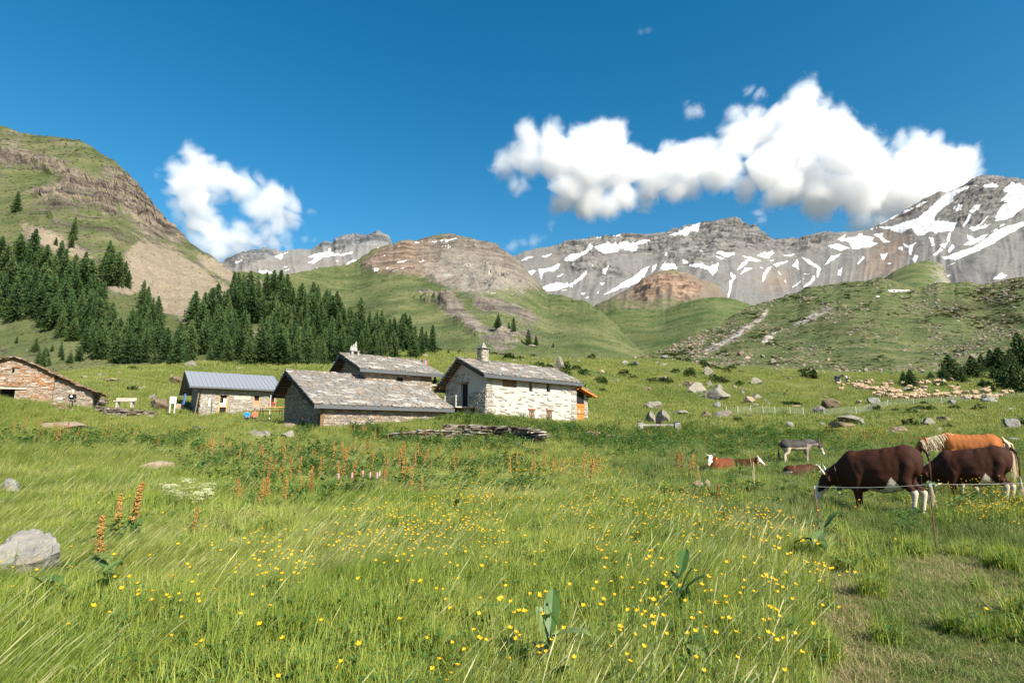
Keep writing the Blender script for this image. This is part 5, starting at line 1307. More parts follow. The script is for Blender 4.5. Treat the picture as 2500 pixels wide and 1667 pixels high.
straw = [tuft('turf_tuft', [(*blades(14, .10, .02, .07, .005, (.1, .1), .5, i + 70, 2, .9), m_short), (*blades(40, .11, .03, .11, .004, (.1, .1), .3, i + 77, 2, 1.7), m_dry)]) for i in range(3)]
midt = [tuft('grass_tuft', [(*blades(55, .22, .16, .36, .015, (.35, .1), .5, i + 80, 2, .4), m_fgrass), (*heads(2, .2, .26, .42, (.5, .1), i + 85), m_seed)]) for i in range(5)]
fart = [tuft('grass_tuft', [(*blades(46, .55, .14, .36, .035, (.25, .1), .5, i + 90, 2, .5), m_fgrass), (*blades(7, .5, .25, .42, .018, (.4, .1), .5, i + 95, 2, .3), m_seed)]) for i in range(5)]
weed = [tuft('weed_clump', [(*leaf_set(40, .30, .05, .55, .16, .09, i + 15, .7), m_leaf), (*blades(14, .3, .3, .6, .014, (.1, .1), .4, i + 5, 2, .3), m_grass)]) for i in range(4)]
lowleaf = [tuft('weed_clump', [(*leaf_set(22, .20, .02, .22, .15, .10, i + 115, .5), m_dleaf)]) for i in range(4)]

def put(name, src, bands, prob, sc, label, cat, yaw=.6, hts=None):
    PP, YW, SC = [], [], []
    for (y0, y1, dens, s) in bands:
        x, y, z, px, py = field(y0, y1, dens)
        pr = prob(x, y, px, py)
        k = (RNG.uniform(size=len(x)) < pr) & free(x, y)
        x, y, z, px, py = x[k], y[k], z[k], px[k], py[k]
        PP.append(at_pts(x, y, z - .01)); YW.append(RNG.normal(0, yaw, len(x)))
        h = RNG.uniform(.7, 1.3, len(x)) * s * (1 + .35 * fbm(x / 1.3, y / 1.3, oct=2))
        q = np.stack([h ** .5 * s ** .5, h ** .5 * s ** .5, h], 1)
        if hts is not None: q[:, 2] *= hts(x, y, px, py)
        SC.append(q)
    P = np.concatenate(PP)
    print(name, len(P))
    scatter(name, src, P, np.concatenate(YW), np.concatenate(SC) * sc, label, cat)
def cpath(a, b): return np.clip(M_path(a, b) * 1.8, 0, 1)
def nz(x, y, s, o=0): return fbm(x / s + o, y / s - o, oct=3)
def p_tallzone(x, y, px, py): return np.clip(1 - M_short(px, py) * 1.5 - .35 * (M_short(px, py) > .05) * (nz(x, y, .8) > 0) - M_graze(px, py) * 1.15 - M_mown(px, py) * .8, 0, 1)
put('tall_meadow_grass', tall, [(2.6, 9, 85, 1), (9, 17, 42, 1.0), (17, 30, 14, 1.25)], lambda x, y, px, py: p_tallzone(x, y, px, py) * np.clip(.62 + 2.2 * nz(x, y, 1.7), .10, 1), 1, 'tall green meadow grass with ripe seed heads in the foreground', 'grass')
put('windswept_grass', wind, [(3.0, 9, 55, 1), (9, 17, 30, 1.0), (17, 26, 10, 1.2)], lambda x, y, px, py: p_tallzone(x, y, px, py) * np.clip(-.05 + 2.6 * nz(x, y, 2.2, 7), 0, .85), 1, 'long pale grass combed flat by the wind', 'grass', yaw=.25)
put('lush_undergrowth', lush, [(2.6, 9, 45, 1), (9, 20, 22, 1.2)], lambda x, y, px, py: np.clip(p_tallzone(x, y, px, py) * np.clip(.75 - 2.0 * nz(x, y, 1.7), .25, 1) + (M_short(px, py) * (1 - cpath(px, py)) + M_graze(px, py)) * np.clip(-.05 + 2.2 * nz(x, y, 1.1, 5), 0, .8), 0, 1), 1, 'leafy green undergrowth between the grass stems', 'grass', yaw=3)
put('grazed_turf', shortt, [(2.6, 9, 110, 1), (9, 17, 60, 1.25), (17, 28, 28, 1.6), (28, 45, 10, 2.4)], lambda x, y, px, py: np.clip(M_short(px, py) * 1.2 * (1 - .55 * cpath(px, py)) + M_graze(px, py) + M_mown(px, py), 0, 1), 1, 'short grazed turf around the cows and along the trodden path', 'turf', yaw=3, hts=lambda x, y, px, py: 1 + .9 * M_graze(px, py) + .6 * np.clip(nz(x, y, 1.6, 3) * 3, -.5, 2))
put('trodden_straw', straw, [(2.6, 9, 110, 1), (9, 17, 50, 1.3), (17, 40, 8, 2.0)], lambda x, y, px, py: np.clip(cpath(px, py) * .55 + .14 * M_short(px, py) + .22 * M_graze(px, py) + .25 * M_mown(px, py) * (nz(x, y, 2.) > .1), 0, 1), 1, 'dry flattened straw-coloured grass on the path', 'dry grass', yaw=3)
put('middle_meadow_grass', midt, [(14, 24, 10, 1), (24, 36, 15, 1.15), (36, 50, 9, 1.4)], lambda x, y, px, py: np.clip(1 - M_graze(px, py) * .85 - M_mown(px, py) * .65 - M_weed(px, py) * .5, 0, 1) * np.clip(.8 + nz(x, y, 6), .3, 1), 1, 'mid-distance meadow grass sloping up to the houses', 'grass', yaw=1, hts=lambda x, y, px, py: 1 + .35 * np.clip((900 - px) / 600, 0, 1))
put('far_meadow_grass', fart, [(34, 60, 4.6, 1.0), (60, 95, 2.6, 1.25), (95, 150, .5, 1.6)], lambda x, y, px, py: np.clip(.9 + nz(x, y, 12), .3, 1), 1, 'far meadow grass on the knoll behind the houses', 'grass', yaw=1)
put('weed_thicket', weed, [(8, 24, 3.0, .8), (24, 50, 3.2, 1.0), (50, 70, .8, 1.1)], lambda x, y, px, py: np.clip(M_weed(px, py) + .75 * M_dock(px, py) + .10 * (nz(x, y, 3., 11) > .25) * (y > 20) + .20 * M_graze(px, py) * (nz(x, y, 3., 2) > .1), 0, 1), 1, 'dark green nettle and weed thicket by the stone walls', 'weeds', yaw=3)
put('broad_leaf_cover', lowleaf, [(3.0, 12, 7, .8), (12, 24, 5, 1.1), (24, 45, 2.4, 1.5)], lambda x, y, px, py: np.clip(M_dock(px, py) * .9 + .25 * M_graze(px, py) * (nz(x, y, 2.5, 4) > 0) + .5 * M_weed(px, py) + .35 * (nz(x, y, 1.6, 8) > .22) - 1.5 * M_short(px, py), 0, 1), 1, 'broad dock leaves spread low through the grass', 'leaves', yaw=3)

# buttercups: nearest ones as plants of their own, the rest as one mass
def flower_mesh(seed, h, petals=5, s=.0088):
    r = random.Random(seed); V, F, MI, R = [], [], [], []
    lx_, ly_ = r.uniform(.02, .12), r.uniform(-.05, .05)
    top = (lx_, ly_, h)
    V += [(-.002, 0, 0), (.002, 0, 0), (lx_ + .0015, ly_, h), (lx_ - .0015, ly_, h)]; F.append((0, 1, 2, 3)); MI.append(0); R += [.5] * 4
    V += [(0, -.002, 0), (0, .002, 0), (lx_, ly_ + .0015, h), (lx_, ly_ - .0015, h)]; F.append((4, 5, 6, 7)); MI.append(0); R += [.5] * 4
    tx, ty = r.uniform(-.3, .5), r.uniform(-.7, .1)
    for k in range(petals):
        a = 2 * math.pi * k / petals; c, sn = math.cos(a), math.sin(a); b = len(V)
        pr = [(0, 0, 0), (s * .75, s * .55, .35 * s), (s * 1.25, .32 * s, .75 * s), (s * 1.25, -.32 * s, .75 * s), (s * .75, -s * .55, .35 * s)]
        for x, y, z in pr:
            X, Y = x * c - y * sn, x * sn + y * c
            V.append((top[0] + X, top[1] + Y, top[2] + z + X * tx * -.6 + Y * ty * -.6)); R.append(r.random())
        F.append((b, b + 1, b + 2, b + 3, b + 4)[::-1]); MI.append(1)
    for k in range(2):
        b = len(V); a = r.uniform(0, 6.28); hh = h * r.uniform(.2, .6)
        V += [(lx_ * .4, ly_ * .4, hh), (lx_ * .4 + .03 * math.cos(a) + .006, .03 * math.sin(a), hh + .02), (lx_ * .4 + .05 * math.cos(a), .05 * math.sin(a), hh + .015), (lx_ * .4 + .03 * math.cos(a) - .006, .03 * math.sin(a), hh + .02)]
        R += [.5] * 4; F.append((b, b + 1, b + 2, b + 3)); MI.append(0)
    me = mesh_from('buttercup', V, F, [m_stem, m_petal], MI)
    a = me.attributes.new('rnd', 'FLOAT', 'POINT'); a.data.foreach_set('value', np.array(R, np.float32))
    return me
fm = [flower_mesh(i, .30 + .05 * (i % 5)) for i in range(8)]
def flowers(y0, y1, dens):
    x, y, z, px, py = field(y0, y1, dens)
    cl = np.clip(nz(x, y, 1.1, 21) * 4 + .0, 0, 1)
    pr = np.clip(M_butter(px, py) * (.05 + 1.0 * cl) + .55 * M_clump(px, py) + .02 + .7 * M_yel(px, py) * np.clip(nz(x, y, 2.5, 3) * 3 + .5, 0, 1), 0, 1) * (1 - .9 * M_path(px, py)) * (1 - .5 * M_mown(px, py))
    k = (RNG.uniform(size=len(x)) < pr) & (px > -40) & (px < 2540)
    return x[k], y[k], z[k]
xn, yn, zn = flowers(3.0, 12, 62)
o_ = np.argsort(yn)
n_near = min(300, len(xn))
for i in o_[:n_near]:
    s = random.uniform(.95, 1.3)
    o = link('buttercup', fm[random.randrange(8)], None, (xn[i], yn[i], zn[i]), (0, 0, random.uniform(-.7, .7)), (s, s, s * random.uniform(1.0, 1.35)))
    tag(o, 'yellow buttercup on a thin stem among the foreground grass', 'flower', 'buttercups in the near meadow')
xf, yf, zf_ = flowers(12, 26, 40); xg, yg, zg = flowers(26, 60, 9)
X_ = np.concatenate([xn[o_[n_near:]], xf, xg]); Y_ = np.concatenate([yn[o_[n_near:]], yf, yg]); Z_ = np.concatenate([zn[o_[n_near:]], zf_, zg])
print('flowers', n_near, len(X_))
scatter('distant_buttercups', fm, at_pts(X_, Y_, Z_), RNG.uniform(-1, 1, len(X_)), (1.15 + .035 * np.maximum(0, Y_ - 12)) * RNG.uniform(.9, 1.2, len(X_)), 'sprinkle of yellow buttercups farther up the meadow', 'flowers')

# dock plants with rusty seed spikes
def dock_mesh(seed, h=.8, big=False, leaves=4):
    r = random.Random(seed)
    sp, st = MB(), MB()
    ax = r.uniform(-.05, .12)
    st.tube([(0, 0, 0), (ax * .4, 0, h * .5), (ax, 0, h)], .007, 4)
    nb = 150 if big else 46
    for k in range(nb):
        s = r.uniform(.0, 1) ** .85; z = h * (.38 + .62 * s); rad = (.045 if big else .05) * (1 - s * .75) + .01; a = r.uniform(0, 6.28); q = (.011 if big else .019) * r.uniform(.8, 1.3)
        x, y = ax * (z / h) + rad * math.cos(a) * r.uniform(.3, 1), rad * math.sin(a) * r.uniform(.3, 1)
        sp.add([(x - q, y, z), (x + q, y, z), (x, y - q, z + q * .4), (x, y + q, z), (x, y, z + q * 1.3), (x, y, z - q * .9)], [(0, 2, 4), (2, 1, 4), (1, 3, 4), (3, 0, 4), (2, 0, 5), (1, 2, 5), (3, 1, 5), (0, 3, 5)], r.random())
    V, F, R = leaf_set(leaves, .12, .03, .18, .30, .15, seed + 3, .8)
    lm = tuft('leaf', [(V, F, R, m_dleaf)])
    return sp.mesh('seed_spike', m_dspike), st.mesh('stem', m_stem), lm
dk = [dock_mesh(i, .8, False, 4 + i % 3) for i in range(6)]
dkb = [dock_mesh(i + 20, .72, True, 3) for i in range(4)]
def dock(P, meshes, s, label, group, rz=None):
    e = empty('dock_plant', P, random.uniform(-1, 1) if rz is None else rz, label, 'dock plant', group); e.scale = (s, s, s)
    for nm, me in zip(('seed_spike', 'stem', 'leaf'), meshes): link(nm, me, e)
    return e
big = [(232, 1418, 1.0, 'rusty dock spike nearest the grey boulder, standing alone in front'), (281, 1345, 1.1, 'tall rusty dock spike left of the twin spikes'), (306, 1332, 1.25, 'left one of the pair of thick rusty dock spikes'), (322, 1330, 1.2, 'right one of the pair of thick rusty dock spikes'),
       (463, 1330, .75, 'faint rusty dock spike half sunk in tall grass'), (577, 1240, .9, 'rusty dock spike by the cream umbels, leftmost of a small row'), (585, 1245, .7, 'short rusty dock spike next to the leftmost of a small row'), (625, 1262, 1.0, 'leaning rusty dock spike over a broad leaf clump'),
       (637, 1250, 1.1, 'tallest rusty dock spike over the broad leaf clump'), (652, 1245, 1.0, 'rusty dock spike right behind the broad leaf clump'), (690, 1255, 1.0, 'rusty dock spike standing alone with a broad pale leaf'), (728, 1225, .8, 'rusty dock spike at the edge of the dock band'), (750, 1222, 1.1, 'tall rusty dock spike starting the long dock band'), (760, 1232, 1.0, 'rusty dock spike just right of the tall one starting the band')]
for i, (px, py, s, lb) in enumerate(big):
    dock(hit(px, py), dkb[i % 4], s, lb, None)
rz_ = random.Random(9)
cnt = 0
bands = [((470, 1120), (1100, 1150), 58, 20), ((1000, 1150), (1480, 1180), 34, 24), ((0, 1068), (500, 1095), 42, 22), ((620, 1190), (1060, 1215), 26, 16), ((1500, 1055), (1750, 1095), 22, 14), ((2010, 1080), (2480, 1095), 18, 10), ((1650, 1150), (1760, 1240), 10, 20), ((760, 1060), (1050, 1085), 18, 12), ((1190, 1070), (1460, 1075), 16, 10)]
for (a, b, n, jy) in bands:
    for k in range(n):
        t_ = rz_.random(); px = a[0] + (b[0] - a[0]) * t_; py = a[1] + (b[1] - a[1]) * t_ + rz_.uniform(-jy, jy)
        dock(hit(px, py), dk[rz_.randrange(6)], rz_.uniform(.65, 1.15), 'dock plant with a narrow rusty-orange seed spike in the dock band', 'rusty dock plants across the meadow'); cnt += 1
        if rz_.random() < .0: break
print('docks', cnt)
# hellebore-like plants with pleated leaves
def pleated(seed, n, hh, ll, lw):
    V, F, R = leaf_set(n, .03, .08, hh, ll, lw, seed, 1.25)
    return tuft('leaf', [(V, F, R, m_dleaf)])
for (px, py, s, lb) in [(1665, 1520, 1.0, 'dark false hellebore with upright pleated leaves in the grass right of centre'), (1345, 1700, 1.1, 'blurred broad-leaved plant poking up at the bottom edge'), (265, 1470, 1.0, 'big pale-green dock leaves below the nearest rusty spike'), (100, 1500, .9, 'broad leaves in the shade below the grey boulder'), (235, 1505, .9, 'pair of broad yellow-green leaves low in the foreground left'), (880, 1345, .8, 'dark broad-leaved plant in the wind-combed grass'), (1110, 1275, .9, 'single broad leaf plant left of the centre slope'), (2020, 1390, 1.2, 'ragged dry dock plant at the corner of the trodden path'), (2060, 1235, 1.0, 'broad pale leaf right under the grazing cow muzzle'), (1440, 1325, .8, 'pale broad leaf in the buttercup meadow, right of centre')]:
    e = empty('broad_leaved_plant', hit(px, py), 0, lb, 'plant'); e.scale = (s, s, s)
    hm_ = m_leaf if 'false hellebore' in lb or 'dark' in lb else m_dleaf
    for k in range(7):
        V, F, R = leaf_set(1, .03, .05 + .05 * k, .08 + .06 * k, .30, .11, int(px) + k, 1.2)
        link('leaf', tuft('leaf', [(V, F, R, hm_)]), e, None, (0, 0, k * .9))
# cream umbels and pink bistort
ug = MB()
def umbel(seed):
    r = random.Random(seed); V, F, MI, R = [], [], [], []
    def quad(x, y, z, q, mi):
        b = len(V); V.extend([(x - q, y - q, z), (x + q, y - q, z + q * .3), (x + q, y + q, z), (x - q, y + q, z - q * .3)]); F.append((b, b + 1, b + 2, b + 3)); MI.append(mi); R.extend([r.random()] * 4)
    for k in range(5):
        a = r.uniform(0, 6.28); x, y, h = .1 * math.cos(a), .1 * math.sin(a), r.uniform(.35, .5)
        b = len(V); V.extend([(-.003, 0, 0), (.003, 0, 0), (x, y, h)]); F.append((b, b + 1, b + 2)); MI.append(0); R.extend([.5] * 3)
        for j in range(14): quad(x + r.uniform(-.06, .06), y + r.uniform(-.06, .06), h + r.uniform(-.01, .03), .011, 1)
    me = mesh_from('umbel', V, F, [m_stem, m_cream], MI); a = me.attributes.new('rnd', 'FLOAT', 'POINT'); a.data.foreach_set('value', np.array(R, np.float32)); return me
um = [umbel(i) for i in range(4)]
Pu = [hit(rz_.uniform(390, 530), rz_.uniform(1235, 1270)) for _ in range(34)]
scatter('cream_umbel_flowers', um, [tuple(p) for p in Pu], RNG.uniform(0, 6, len(Pu)), RNG.uniform(.8, 1.2, len(Pu)), 'patch of cream white umbel flowers left of centre', 'flowers')
for (px, py) in [(820, 1222), (853, 1220), (880, 1212), (898, 1218), (921, 1214), (915, 1220)]:
    m = MB(); m.tube([(0, 0, 0), (.03, 0, .5)], .006, 4); o = m.build('bistort', m_stem, None); o.location = hit(px, py)
    m2 = MB(); m2.tube([(.03, 0, .48), (.035, 0, .53), (.035, 0, .6), (.04, 0, .64)], [.006, .022, .020, .004], 6); m2.build('flower_spike', m_pink, o)
    tag(o, 'pink bistort spike in front of the dock leaves', 'flower', 'pink bistorts before the dock band')
# ------------------------------------------------------------------ trees
def needle_mat(name, stops):
    t = NT(name)
    r = t.attr('rnd').outputs['Fac']; ri = t.n('ShaderNodeObjectInfo').outputs['Random']
    c = t.ramp(t.math('ADD', t.math('MULTIPLY', r, .6), t.math('MULTIPLY', ri, .4)), stops)
    b = t.n('ShaderNodeBsdfPrincipled', {'Base Color': c, 'Roughness': .75, 'Specular IOR Level': .15})
    tr = t.n('ShaderNodeBsdfTranslucent', {'Color': c})
    return t.done(t.n('ShaderNodeMixShader', {0: .25, 1: b.outputs[0], 2: tr.outputs[0]}).outputs[0])
m_needle = needle_mat('larch_needles', [(.1, (.024, .056, .019)), (.5, (.058, .108, .036)), (.9, (.12, .165, .055))])
m_bark = simple('grey_brown_bark', (.13, .10, .075), .9, .3, 5)
def conifer(seed, H=16., R=3.2, n=46, bare=.06, fat=1.0):
    r = np.random.default_rng(seed); V, F, RR = [], [], []
    nw = n
    for k in range(nw):
        s = (k + r.uniform(0, 1)) / nw; z = H * (bare + (1 - bare) * s)
        rad = R * fat * ((1 - s) ** .80) * (.55 + .45 * min(1, s / .12)) * r.uniform(.72, 1.12) + .15
        nb = int(5 + 5 * (1 - s)); a0 = r.uniform(0, 6.28)
        for j in range(nb):
            a = a0 + 6.28 * j / nb + r.normal(0, .25); L_ = rad * r.uniform(.6, 1.15); dr = r.uniform(.10, .38); rv = r.uniform()
            c, s_ = math.cos(a), math.sin(a)
            nf = 5
            for q in range(nf):                      # drooping sprays along the branch
                t_ = (q + 1) / nf; x = c * L_ * t_; y = s_ * L_ * t_; zz = z - L_ * dr * t_ * t_ + .1 * L_ * t_
                w = (.36 + .34 * (1 - t_)) * (.5 + .2 * L_) * r.uniform(.7, 1.3); l = L_ / nf * r.uniform(1.0, 1.7); yaw = a + r.normal(0, .5); cc, ss = math.cos(yaw), math.sin(yaw)
                tw = r.normal(0, .5) * w
                b = len(V)
                V += [(x - cc * l * .5 - ss * w * .2, y - ss * l * .5 + cc * w * .2, zz + .05), (x + ss * w * .6, y - cc * w * .6, zz - .16 * w + tw * .4), (x + cc * l * .6, y + ss * l * .6, zz - .25 * l), (x - ss * w * .6, y + cc * w * .6, zz - .16 * w - tw * .4)]
                F += [(b, b + 1, b + 2), (b, b + 2, b + 3)]; RR += [rv * .7 + r.uniform() * .3] * 4
                if q >= 1:                             # hanging twigs
                    b = len(V); V += [(x - cc * .3, y - ss * .3, zz), (x + cc * .35, y + ss * .35, zz - .1), (x + r.normal(0, .12), y + r.normal(0, .12), zz - .45 - .35 * r.uniform())]; F.append((b, b + 1, b + 2)); RR += [rv] * 3
    me = mesh_from('crown', V, F, [m_needle]); a = me.attributes.new('rnd', 'FLOAT', 'POINT'); a.data.foreach_set('value', np.array(RR, np.float32))
    tk = MB(); tk.tube([(0, 0, -1.2), (0, 0, H * .35), (0, 0, H * .97)], [H * .017, H * .012, .02], 5)
    for k in range(5):
        a = r.uniform(0, 6.28); z = H * r.uniform(.05, .2); tk.tube([(0, 0, z), (math.cos(a) * R * .5, math.sin(a) * R * .5, z - .2)], [.05, .02], 3)
    return me, tk.mesh('trunk', m_bark)
TREE = [conifer(i, 16, 4.9, n_ + 8, .04, f) for i, (f, n_) in enumerate(((1.0, 34), (.8, 28), (1.15, 38), (.95, 30), (1.25, 34), (.9, 24), (1.05, 36), (.75, 30)))]
ROUND = [conifer(30 + i, 12, 4.6, 40, .02, 1.15) for i in range(4)]
def surf(px, py, prefer=None):
    """place seen at a picture point: the meadow, else the nearest slope"""
    c = []
    u, w = uw(px, py)
    z = ground_z(u * _YS, _YS); below = z > CAMZ + w * _YS
    if below.any(): return Vector((float(u) * _YS[int(np.argmax(below))], float(_YS[int(np.argmax(below))]), float(z[int(np.argmax(below))])))
    for nm in LAYERS:
        X, V, PY = LAYERS[nm]
        if not (X[0] <= px <= X[-1]): continue
        i = int(np.clip(np.searchsorted(X, px), 0, len(X) - 1))
        if PY[-1, i] <= py <= PY[0, i]: c.append(Vector(V[int(np.argmin(np.abs(PY[:, i] - py))), i]))
    return min(c, key=lambda v: v.y) if c else None
def tree(px, py, h, label, group=None, kinds=TREE, base=16., wid=1.0):
    P = surf(px, py)
    if P is None: return
    s = h * P.y / FPX / base
    e = empty('conifer_tree', (P.x, P.y, P.z - .2), random.uniform(0, 6.28), label, 'tree', group); e.rotation_euler.x = random.gauss(0, .025); e.rotation_euler.y = random.gauss(0, .025)
    k = random.uniform(.78, 1.2) * wid; e.scale = (s * k, s * k, s)
    c, t_ = kinds[random.randrange(len(kinds))]
    link('crown', c, e); link('trunk', t_, e)
def inpoly(p, poly):
    c = False; n = len(poly)
    for i in range(n):
        (xa, ya), (xb, yb) = poly[i], poly[(i + 1) % n]
        if (ya > p[1]) != (yb > p[1]) and p[0] < (xb - xa) * (p[1] - ya) / (yb - ya) + xa: c = not c
    return c
rt = random.Random(21)
FOREST = [  # polygon of tree bases, count, height range, minimal spacing
 ([(-60,640),(60,640),(130,660),(205,700),(200,770),(150,800),(60,790),(-60,790)], 46, (78, 118), 15),
 ([(120,700),(215,690),(250,760),(240,830),(160,850),(110,800)], 26, (75, 105), 17),
 ([(225,790),(330,800),(400,830),(420,890),(300,885),(200,870)], 30, (70, 98), 18),
 ([(250,655),(315,680),(312,705),(262,710)], 7, (70, 95), 14),
 ([(330,760),(385,745),(385,790),(335,800)], 7, (62, 85), 13),
 ([(410,850),(700,860),(860,870),(860,893),(410,893)], 52, (70, 105), 12),
 ([(470,770),(600,750),(640,735),(700,745),(700,830),(560,850),(470,840)], 46, (75, 108), 12),
 ([(660,745),(760,750),(830,775),(900,815),(960,840),(900,875),(700,860)], 58, (62, 95), 11),
 ([(900,815),(1000,838),(1055,860),(1060,873),(900,878)], 24, (50, 80), 11),
 ([(20,860),(230,850),(260,880),(100,890)], 8, (25, 50), 22)]
placed = []
for poly, n, (h0, h1), sp in FOREST:
    xs = [p[0] for p in poly]; ys = [p[1] for p in poly]; k = 0; tries = 0
    while k < n and tries < 6000:
        tries += 1
        p = (rt.uniform(min(xs), max(xs)), rt.uniform(min(ys), max(ys)))
        if not inpoly(p, poly): continue
        if any(abs(p[0] - q[0]) < sp * .75 and abs(p[1] - q[1]) < sp for q in placed): continue
        if 395 < p[0] < 470 and p[1] < 845: continue
        if 590 < p[0] < 665 and 800 < p[1] < 856: continue
        placed.append(p); k += 1
        tree(p[0], p[1], rt.uniform(h0, h1) * (1 if rt.random() > .28 else rt.uniform(.45, .8)), 'dark green larch in the forest on the left slope', 'larches of the forest below the scree')
for (px, py, h, lb) in [(38, 515, 58, 'bushy dark conifer standing alone on the upper left cliff slope'), (172, 580, 64, 'lone conifer above the forest, under the cliff band'), (170, 600, 40, 'smaller conifer just below the lone one under the cliff'), (572, 700, 42, 'left one of two small conifers on the saddle skyline'), (592, 704, 44, 'right one of two small conifers on the saddle skyline'), (128, 590, 24, 'small conifer left of the lone tree under the cliff'),
                        (1214, 823, 38, 'small conifer on the rocky spur behind the white house, leftmost'), (1241, 800, 24, 'tiny conifer topmost on the rocky spur'), (1253, 836, 40, 'conifer in the middle of the rocky spur group'), (1288, 851, 42, 'rightmost big conifer of the rocky spur group'), (1307, 851, 26, 'little conifer right beside the rightmost spur tree'), (1350, 852, 14, 'shrub-size conifer beyond the flat rock'), (1095, 866, 16, 'shrub-size conifer at the forest end behind the ridge'), (1120, 866, 11, 'tiny bush-like conifer left of the chimney'),
                        (100, 893, 56, 'conifer directly behind the ruined hut roof'), (40, 842, 22, 'small bushy conifer above the ruined hut'), (145, 872, 26, 'short conifer between the hut and the forest')]:
    tree(px, py, h, lb)
for (px, py, h, lb) in [(1963, 921, 24, 'left one of two round little trees on the right slope'), (1988, 925, 27, 'right one of two round little trees on the right slope'), (2206, 938, 34, 'bushy tree among the sheep, left one of a pair'), (2224, 944, 46, 'bushy tree with sheep grazing in front of it'), (2272, 926, 22, 'small round tree between the flock and the wood'),
                        (2324, 928, 66, 'leftmost tall tree of the wood at the right edge'), (2306, 932, 40, 'lower tree at the left foot of the right wood'), (2350, 934, 42, 'small tree in front of the right wood'), (2376, 921, 56, 'dark slim tree in the right wood'), (2398, 905, 44, 'tree in the back row of the right wood, left'), (2420, 902, 52, 'broad dark tree in the back row of the right wood'), (2444, 907, 62, 'tall tree in the back row of the right wood'), (2470, 905, 55, 'tree in the back row of the right wood, right'), (2490, 872, 64, 'highest tree of the right wood near the picture edge'), (2510, 900, 70, 'tree cut by the right picture edge'), (2452, 944, 54, 'front tree of the right wood, left of the dark corner'), (2474, 950, 66, 'dark front tree near the right picture edge'), (2498, 960, 68, 'darkest front tree at the right picture edge'), (2428, 925, 34, 'low tree in a gap of the right wood'), (2340, 950, 16, 'low bush at the foot of the right wood'), (2400, 945, 24, 'spreading low bush before the right wood'), (2425, 955, 20, 'spreading low bush close to the fence on the right')]:
    tree(px, py, h, lb, None, ROUND, 12., 1.15)

# ------------------------------------------------------------------ stones and boulders
def rock_mat(name, a, b, lich=(.30, .29, .24)):
    t = NT(name)
    ri = t.n('ShaderNodeObjectInfo').outputs['Random']
    n = t.noise(t.pos((3, 3, 7), True), 1.0, 7, .65); n2 = t.noise(t.pos(9., True), 1.0, 5, .7)
    c = t.mix(t.mr(n, .32, .68), a, b)
    c = t.mix(t.mr(n2, .55, .7, 0, .7), c, lich)
    c = t.mix(t.mr(t.noise(t.pos(1.7, True), 1.0, 4), .56, .64, 0, .35), c, (.20, .15, .09))
    c = t.mix(1.0, c, t.ramp(ri, [(0, (.78, .76, .74)), (1, (1.12, 1.1, 1.06))]), 'MULTIPLY')
    return t.bsdf(c, .92, t.bump(t.math('ADD', n, t.math('MULTIPLY', n2, .5)), .8, .05), .2)
m_rock = rock_mat('grey_lichened_boulder', (.14, .132, .112), (.25, .232, .195))
m_rbrown = rock_mat('brown_rock', (.12, .085, .06), (.22, .165, .12), (.27, .22, .16))
m_rpink = rock_mat('pinkish_rock', (.22, .16, .12), (.34, .265, .205), (.38, .32, .26))
m_rblue = rock_mat('blue_grey_rock', (.145, .15, .148), (.24, .24, .235), (.32, .315, .295))
def boulder_mesh(seed, mat, sub=3, cuts=13):
    r = random.Random(seed)
    bm = bmesh.new(); bmesh.ops.create_icosphere(bm, subdivisions=sub, radius=1.0)
    pl = [(Vector((r.gauss(0, 1), r.gauss(0, 1), r.gauss(0, .7))).normalized(), r.uniform(.42, .82)) for _ in range(cuts)]
    for v in bm.verts:
        for n, d in pl:
            k = v.co.dot(n)
            if k > d: v.co -= n * (k - d)
    co = np.array([tuple(v.co) for v in bm.verts])
    d = fbm(co[:, 0] * 2.2 + seed, co[:, 1] * 2.2, co[:, 2] * 2.2, oct=5, g=.65) * .26
    for v, q in zip(bm.verts, d): v.co *= 1 + q
    mx = [max(abs(v.co[i]) for v in bm.verts) for i in range(3)]
    for v in bm.verts: v.co = Vector((v.co.x / mx[0] / 2, v.co.y / mx[1] / 2, v.co.z / mx[2] / 2))
    me = bpy.data.meshes.new('boulder'); bm.to_mesh(me); bm.free(); me.materials.append(mat)
    return me

